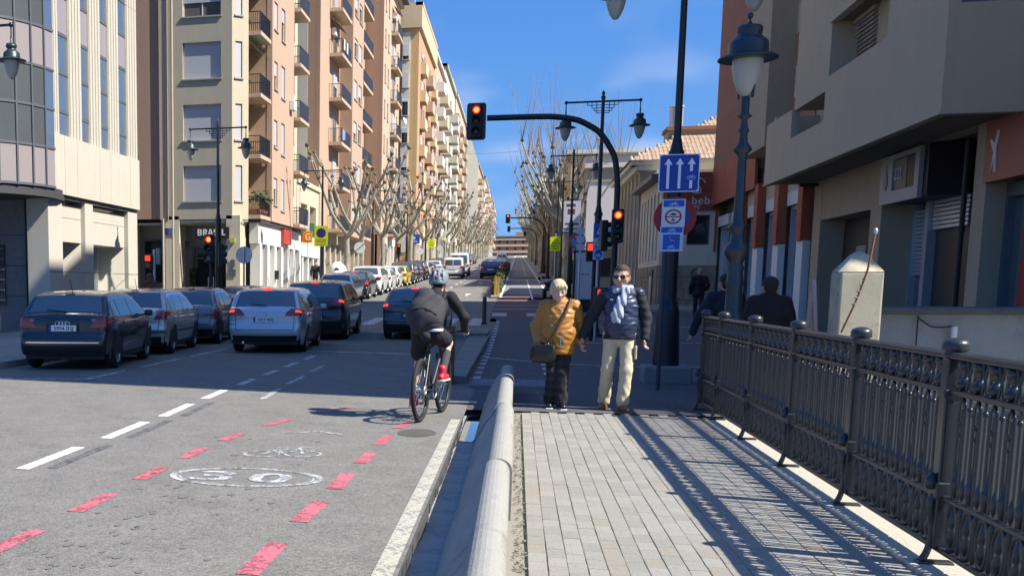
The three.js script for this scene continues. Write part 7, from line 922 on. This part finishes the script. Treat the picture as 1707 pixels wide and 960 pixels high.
{
  const bx0 = -.925, bd = 12.72, turn = Math.PI - .17; bicycle('grey and orange mountain bike ridden by the helmeted cyclist', [bx0, 0, -bd], turn, std(C(.05, .05, .055), .35, { metalness: .4 }));
  const J = { head: [-.01, 1.56, .2], ls: [.185, 1.385, .09], rs: [-.185, 1.385, .09], le: [.31, 1.17, .2], lw: [.29, 1.03, .33], re: [-.31, 1.17, .2], rw: [-.29, 1.03, .33], chest: [0, 1.27, .0], waist: [0, 1.1, -.14], pelvis: [0, 1.02, -.22], lh: [.09, .98, -.2], rh: [-.09, .98, -.2], lk: [.17, .6, .03], la: [.2, .22, -.06], rk: [-.14, .86, .2], ra: [-.145, .53, -.1] };
  const dark = fabric(.009, .009, .012), pack = fabric(.034, .032, .036), red = std(C(.6, .02, .05), .5);
  person('cyclist in black with a dark backpack, pale blue helmet and red shoes, seen from behind', [bx0, 0, -bd], turn, { J, yaw: 0, pitch: .1, hair: 'short', hairM: M.rubber, h: .0115, skin: skinPale, lHand: { curl: .75, dir: [.02, -.3, 1], side: [-1, 0, .1] }, rHand: { curl: .75, dir: [-.02, -.3, 1], side: [1, 0, .1] }, shoeM: red, soleM: std(C(.8, .7, .5), .6), lFoot: [.05, 0, 1], rFoot: [-.05, 0, 1], rToe: .0,
    top: { m: dark, hem: [0, 1.0, -.2], w: .95, flat: .82, fold: .004, noCut: true, collar: true, hemR: .15 }, legs: { m: fabric(.012, .012, .014), w: 1.06, shorts: true, name: 'shorts' },
    extra: (t, J, P) => {
      mesh('backpack', netOf([[[.06, 1.38, -.12], [.02, 1.18, -.27], .12, .15, .9], [[.1, 1.22, -.24], [.07, 1.08, -.3], .15, .12, .9], [[-.06, 1.3, -.16], [-.06, 1.12, -.27], .12, .12, .9], [[.16, 1.25, -.14], [.16, 1.14, -.2], .1, .08, .9]], .01, .05, (x, y, z) => .016 * (Math.pow(Math.abs(Math.sin(y * 13 + x * 6 + 1.2 * Math.sin(x * 11 + y * 5))), .55) - .6)), pack, t);
      for (const s of [-1, 1]) mesh('pack_strap', tube([[s * .1, 1.3, -.1], [s * .13, 1.42, .02], [s * .13, 1.4, .14], [s * .12, 1.2, .15]], .02, 6), M.rubber, t); mesh('pack_zip', tube([[-.13, 1.2, -.36], [-.02, 1.27, -.385], [.12, 1.27, -.38], [.2, 1.2, -.33]], .006, 5), M.rubber, t);
      mesh('shirt_tail', netOf([[[-.07, 1.035, -.26], [.07, 1.035, -.26], .112, .112, .85]], .01, .02, (x, y, z) => Math.abs(y - 1.03) > .022 ? -.1 : 0), std(C(.6, .63, .7), .8), t);
      mesh('sock', [netOf([[mix3(J.lk, J.la, .68), add3(J.la, [0, 0, 0]), .044, .04]], .009, .01)], M.rubber, t); mesh('sock', [netOf([[mix3(J.rk, J.ra, .35), add3(J.ra, [0, 0, 0]), .052, .042]], .009, .01)], std(C(.05, .05, .055), .9), t);
      const hb = netOf([[[0, .055, -.05], [0, .07, .03], .108, .1], [[0, .0, -.06], [0, .02, -.02], .1, .1]], .007, .03, (x, y, z) => (y < -.03 ? -.06 : 0) + (y > -.01 ? [-.055, 0, .055].reduce((s, c) => s + (Math.abs(x - c * (1.1 - y)) < .012 && Math.abs(y - .07) < .06 ? -.012 : 0), 0) : 0)); mesh('helmet', P(hb), std(C(.2, .235, .26), .45), t); for (const s of [-1, 1]) { mesh('helmet_vent', P(ball(.03, .045 * s, .075, -.125, .7, 1, .5)), M.blackM, t); mesh('helmet_vent', P(ball(.022, .085 * s, .05, -.08, .6, 1, .7)), M.blackM, t); } mesh('helmet_light', P(ball(.022, 0, .05, -.152, .8, 1.2, .5)), std(C(.3, .08, .05), .4), t);
    } });
}
{ // other people, mostly in dark clothes
  const stand = (s = 1, o = {}) => { const J = { head: [0, 1.62, .04], ls: [.19, 1.42, 0], rs: [-.19, 1.42, 0], le: [.27, 1.14, -.04], lw: [.28, .9, .04], re: [-.27, 1.14, -.04], rw: [-.28, .9, .04], chest: [0, 1.26, .01], waist: [0, 1.05, .02], pelvis: [0, .95, 0], lh: [.09, .92, 0], rh: [-.09, .92, 0], lk: [.1, .5, .06], la: [.1, .1, .12], rk: [-.1, .5, .0], ra: [-.1, .1, -.14], ...o }; for (const k in J) J[k] = J[k].map((v) => v * s); return J; };
  const blk = fabric(.008, .008, .01), blk2 = fabric(.014, .014, .018);
  person('man in a black coat walking away on the far right pavement by the graffiti wall', [6.35, gy(42) + .02, -42], Math.PI - .15, { J: stand(1, { re: [-.3, 1.16, -.08], rw: [-.22, 1.0, .06] }), h: .02, hh: .01, handH: .007, hair: 'short', hairM: std(C(.3, .26, .2), .8), headScale: 1, top: { m: blk, hem: [0, .82, 0], w: 1.18, hemR: .17, fold: .004 }, legs: { m: blk2 } });
  person('person in a dark coat walking away just behind the railing end and ornate lamp', [2.9, .0, -16.8], Math.PI + .25, { J: stand(.96, { le: [.36, 1.17, .02], lw: [.42, .9, .1] }), h: .015, hh: .008, handH: .006, hair: 'short', hairM: M.rubber, top: { m: fabric(.012, .014, .024), hem: [0, .7, 0], w: 1.15, hemR: .19, fold: .003 }, legs: { m: blk2 }, skin: skinM });
  person('broad person in a black coat seen from behind above the railing, beside the cream pillar', [3.15, -.02, -15.2], Math.PI, { J: stand(.93), h: .015, hh: .008, handH: .006, hair: 'short', hairM: M.rubber, headScale: 1.12, top: { m: blk, hem: [0, .75, 0], w: 1.36, hemR: .2, fold: .004, collar: true }, legs: { m: blk } });
  person('person in a maroon hooded jacket walking behind the silver-beige hatchback', [-12.5, gy(36.5) + .13, -36.3], Math.PI, { J: stand(.93), h: .02, hh: .01, handH: .007, top: { m: fabric(.09, .04, .045), hem: [0, .75, 0], w: 1.2, hemR: .18, fold: .004 }, legs: { m: blk2 }, extra: (t, J, P) => mesh('hood', P(netOf([[[0, .04, -.02], [0, .02, 0], .125, .125], [[0, -.08, -.05], [0, -.15, -.05], .11, .13]], .012, .03)), fabric(.09, .04, .045), t) });
  person('person in dark clothes standing under the first plane tree on the left pavement', [-12.0, gy(66) + .13, -66], .4, { J: stand(1), h: .024, hh: .012, handH: .008, hair: 'short', hairM: M.rubber, top: { m: blk2, hem: [0, .85, 0], w: 1.1, fold: .003 }, legs: { m: blk } });
}
// ---------- pollarded plane trees ----------
const barkM = std(C(.42, .41, .37), .9, { map: scaled(TX.bark, .9, 1.6), bumpMap: scaled(TX.stuccoBump, .5), bumpScale: .006 }), knobM = std(C(.2, .17, .13), .95, { map: scaled(TX.bark, .4) }), twigM = std(C(.19, .165, .14), .9);
function planeTree(label, seed, o = {}) {
  const r = rngOf(seed), t = thing('plane_tree', label, 'tree'), H = o.trunk || 3.6, lean = (r() - .5) * .3, twig = o.twigs || 0, big = o.big || 1, tw = [], lim = [], kn = [];
  mesh('trunk', limb([[0, -.3, 0], [.02, .3, 0], [lean * .3, H * .5, .05], [lean, H, 0]], [.28 * big, .2 * big, .165 * big, .17 * big], 12, 5), barkM, t);
  const knob = (p, s) => { for (let q = 0; q < 4; q++) kn.push(new THREE.IcosahedronGeometry(s * (.6 + .5 * r()), 1).translate(p[0] + (r() - .5) * s, p[1] + (r() - .3) * s, p[2] + (r() - .5) * s)); };
  const shoots = (p, n, len) => { for (let q = 0; q < n; q++) { const a = r() * 6.28, sp = .12 + .3 * r(), l = len * (.55 + .6 * r()), e = [p[0] + Math.cos(a) * sp * l, p[1] + l, p[2] + Math.sin(a) * sp * l]; tw.push(limb([p, [lerp(p[0], e[0], .55) + (r() - .5) * .1, lerp(p[1], e[1], .5), lerp(p[2], e[2], .55)], e], [.016, .011, .004], 4, 2)); } };
  const n = o.limbs || 5; 
  for (let k = 0; k < n; k++) {
    const a = k / n * 6.283 + r() * .9, up = ((o.up || .75) + .7 * r()) * (o.up ? .75 : 1), l1 = (1.1 + r() * .7) * (o.spread || 1), p0 = [lean, H - .15 - r() * .3, 0], p1 = [p0[0] + Math.cos(a) * l1 * .55, p0[1] + l1 * .55 * up, Math.sin(a) * l1 * .55], p2 = [p0[0] + Math.cos(a) * l1 * (1 + .1 * r()), p0[1] + l1 * (1.25 * up + .25), Math.sin(a) * l1];
    lim.push(limb([p0, p1, p2], [.125 * big, .095 * big, .08 * big], 9, 5)); knob(p2, .12);
    const m = 1 + ((r() * 2.6) | 0); for (let q = 0; q < m; q++) { const b = a + (r() - .5) * 2.2, l = (.7 + r() * 1.1) * (o.spread || 1), e = [p2[0] + Math.cos(b) * l * .55, p2[1] + l * (.7 + .5 * r()), p2[2] + Math.sin(b) * l * .55], mid = [lerp(p2[0], e[0], .5) + (r() - .5) * .22, lerp(p2[1], e[1], .45), lerp(p2[2], e[2], .5) + (r() - .5) * .22]; lim.push(limb([p2, mid, e], [.07 * big, .055 * big, .045 * big], 7, 4)); knob(e, .11); if (twig) shoots(e, twig, o.shoot || 3); else shoots(e, 3, .5); }
    if (r() < .7) { const e = [p1[0] + (r() - .5) * .6, p1[1] + .5 + r() * .6, p1[2] + (r() - .5) * .6]; lim.push(limb([p1, e], [.06, .045], 6, 3)); knob(e, .09); if (twig) shoots(e, twig >> 1, o.shoot || 3); }
  }
  mesh('branches', lim, barkM, t); mesh('knobs', kn, knobM, t); if (tw.length) { const m = mesh('twigs', tw, twigM, t); m.userData.kind = 'stuff'; } return t;
}
{
  const put = (t, x, d, turn, s = 1) => { t.position.set(x, gy(d) + .1, -d); t.rotation.y = turn; t.scale.setScalar(s); return t; };
  const A = planeTree('first pale plane tree on the left, its knobbed limbs in front of the pink block', 11, { limbs: 5, spread: 1.15 }), B = planeTree('second pale plane tree on the left with a forked trunk beside the round white sign', 23, { limbs: 4, spread: 1.4 }), Cc = planeTree('plane tree beside the third left lamp, limbs reaching to the right', 37, { limbs: 6 }), Dd = planeTree('plane tree leaning in front of the yellow tower on the left', 51, { limbs: 5, spread: 1.3 });
  put(A, -10.1, 66, 0.4); put(B, -10.0, 71.5, 2.1); put(Cc, -10.1, 84, 1, 1.05); put(Dd, -10.0, 93, 3.2, 1.05);
  const src = [A, B, Cc, Dd], gl = 'plane trees lined along the left pavement in the distance', gr = 'plane trees lined along the right pavement in the distance', rz = rngOf(61);
  for (let k = 0; k < 22; k++) { const d = 104 + k * 11.5 + rz() * 3, s = src[k % 4]; const c = copyOf(s, k === 0 ? 'plane tree above the two white vans on the left' : gl, [0, 0, 0], 0, k === 0 ? undefined : 'far left plane trees'); put(c, -9.95 + .004 * (d - 104), d, rz() * 6.28, 1 + .25 * rz()); }
  const T = planeTree('large plane tree on the right with long thin upright shoots against the sky', 77, { limbs: 7, spread: 1.35, up: .4, trunk: 4.0, twigs: 8, shoot: 4.2, big: 1.0 }), T2 = planeTree('slimmer plane tree behind the large twiggy one on the right', 83, { limbs: 5, spread: 1.2, trunk: 4.2, twigs: 4, shoot: 2.6 });
  put(T, 3.1, 77, 1.2, 1.12); put(T2, 3.0, 88, 0, 1.05);
  for (let k = 0; k < 21; k++) { const d = 100 + k * 11 + rz() * 3, c = copyOf(k % 3 ? B : T2, gr, [0, 0, 0], 0, 'far right plane trees'); put(c, 3.0 + .3 * (rz() - .5), d, rz() * 6.28, 1.05 + .25 * rz()); }
}
// dark hedge and railings under the right-hand trees, far up the avenue
{ const h = thing('hedge', 'dark hedge and fence line under the far right trees', 'hedge'), r = rngOf(99), g = []; for (let d = 80; d < 300; d += 1.1) g.push(new THREE.IcosahedronGeometry(.62, 1).scale(.7, 1.2 + .3 * r(), 1.2).translate(3.75, gy(d) + .9, -d)); mesh('foliage', g, std(C(.02, .03, .02), .9), h); }
// wire across the street
{ const w = thing('overhead_wire', 'thin dark cable crossing the sky between the right-hand buildings', 'wire'); mesh('cable', tube([[-11, 24, -190], [-4, 21.5, -170], [3, 19.5, -150]], .02, 4, 16), M.blackM, w); }

// things built in avenue coordinates get their base as origin
scene.updateMatrixWorld(true);
for (const o of scene.children) if (o.isGroup && o.position.lengthSq() === 0 && o.rotation.y === 0) {
  const b = new THREE.Box3().setFromObject(o), c = V((b.min.x + b.max.x) / 2, b.min.y, (b.min.z + b.max.z) / 2); o.position.copy(c); for (const k of o.children) k.position.sub(c);
}
renderer.render(scene, camera);
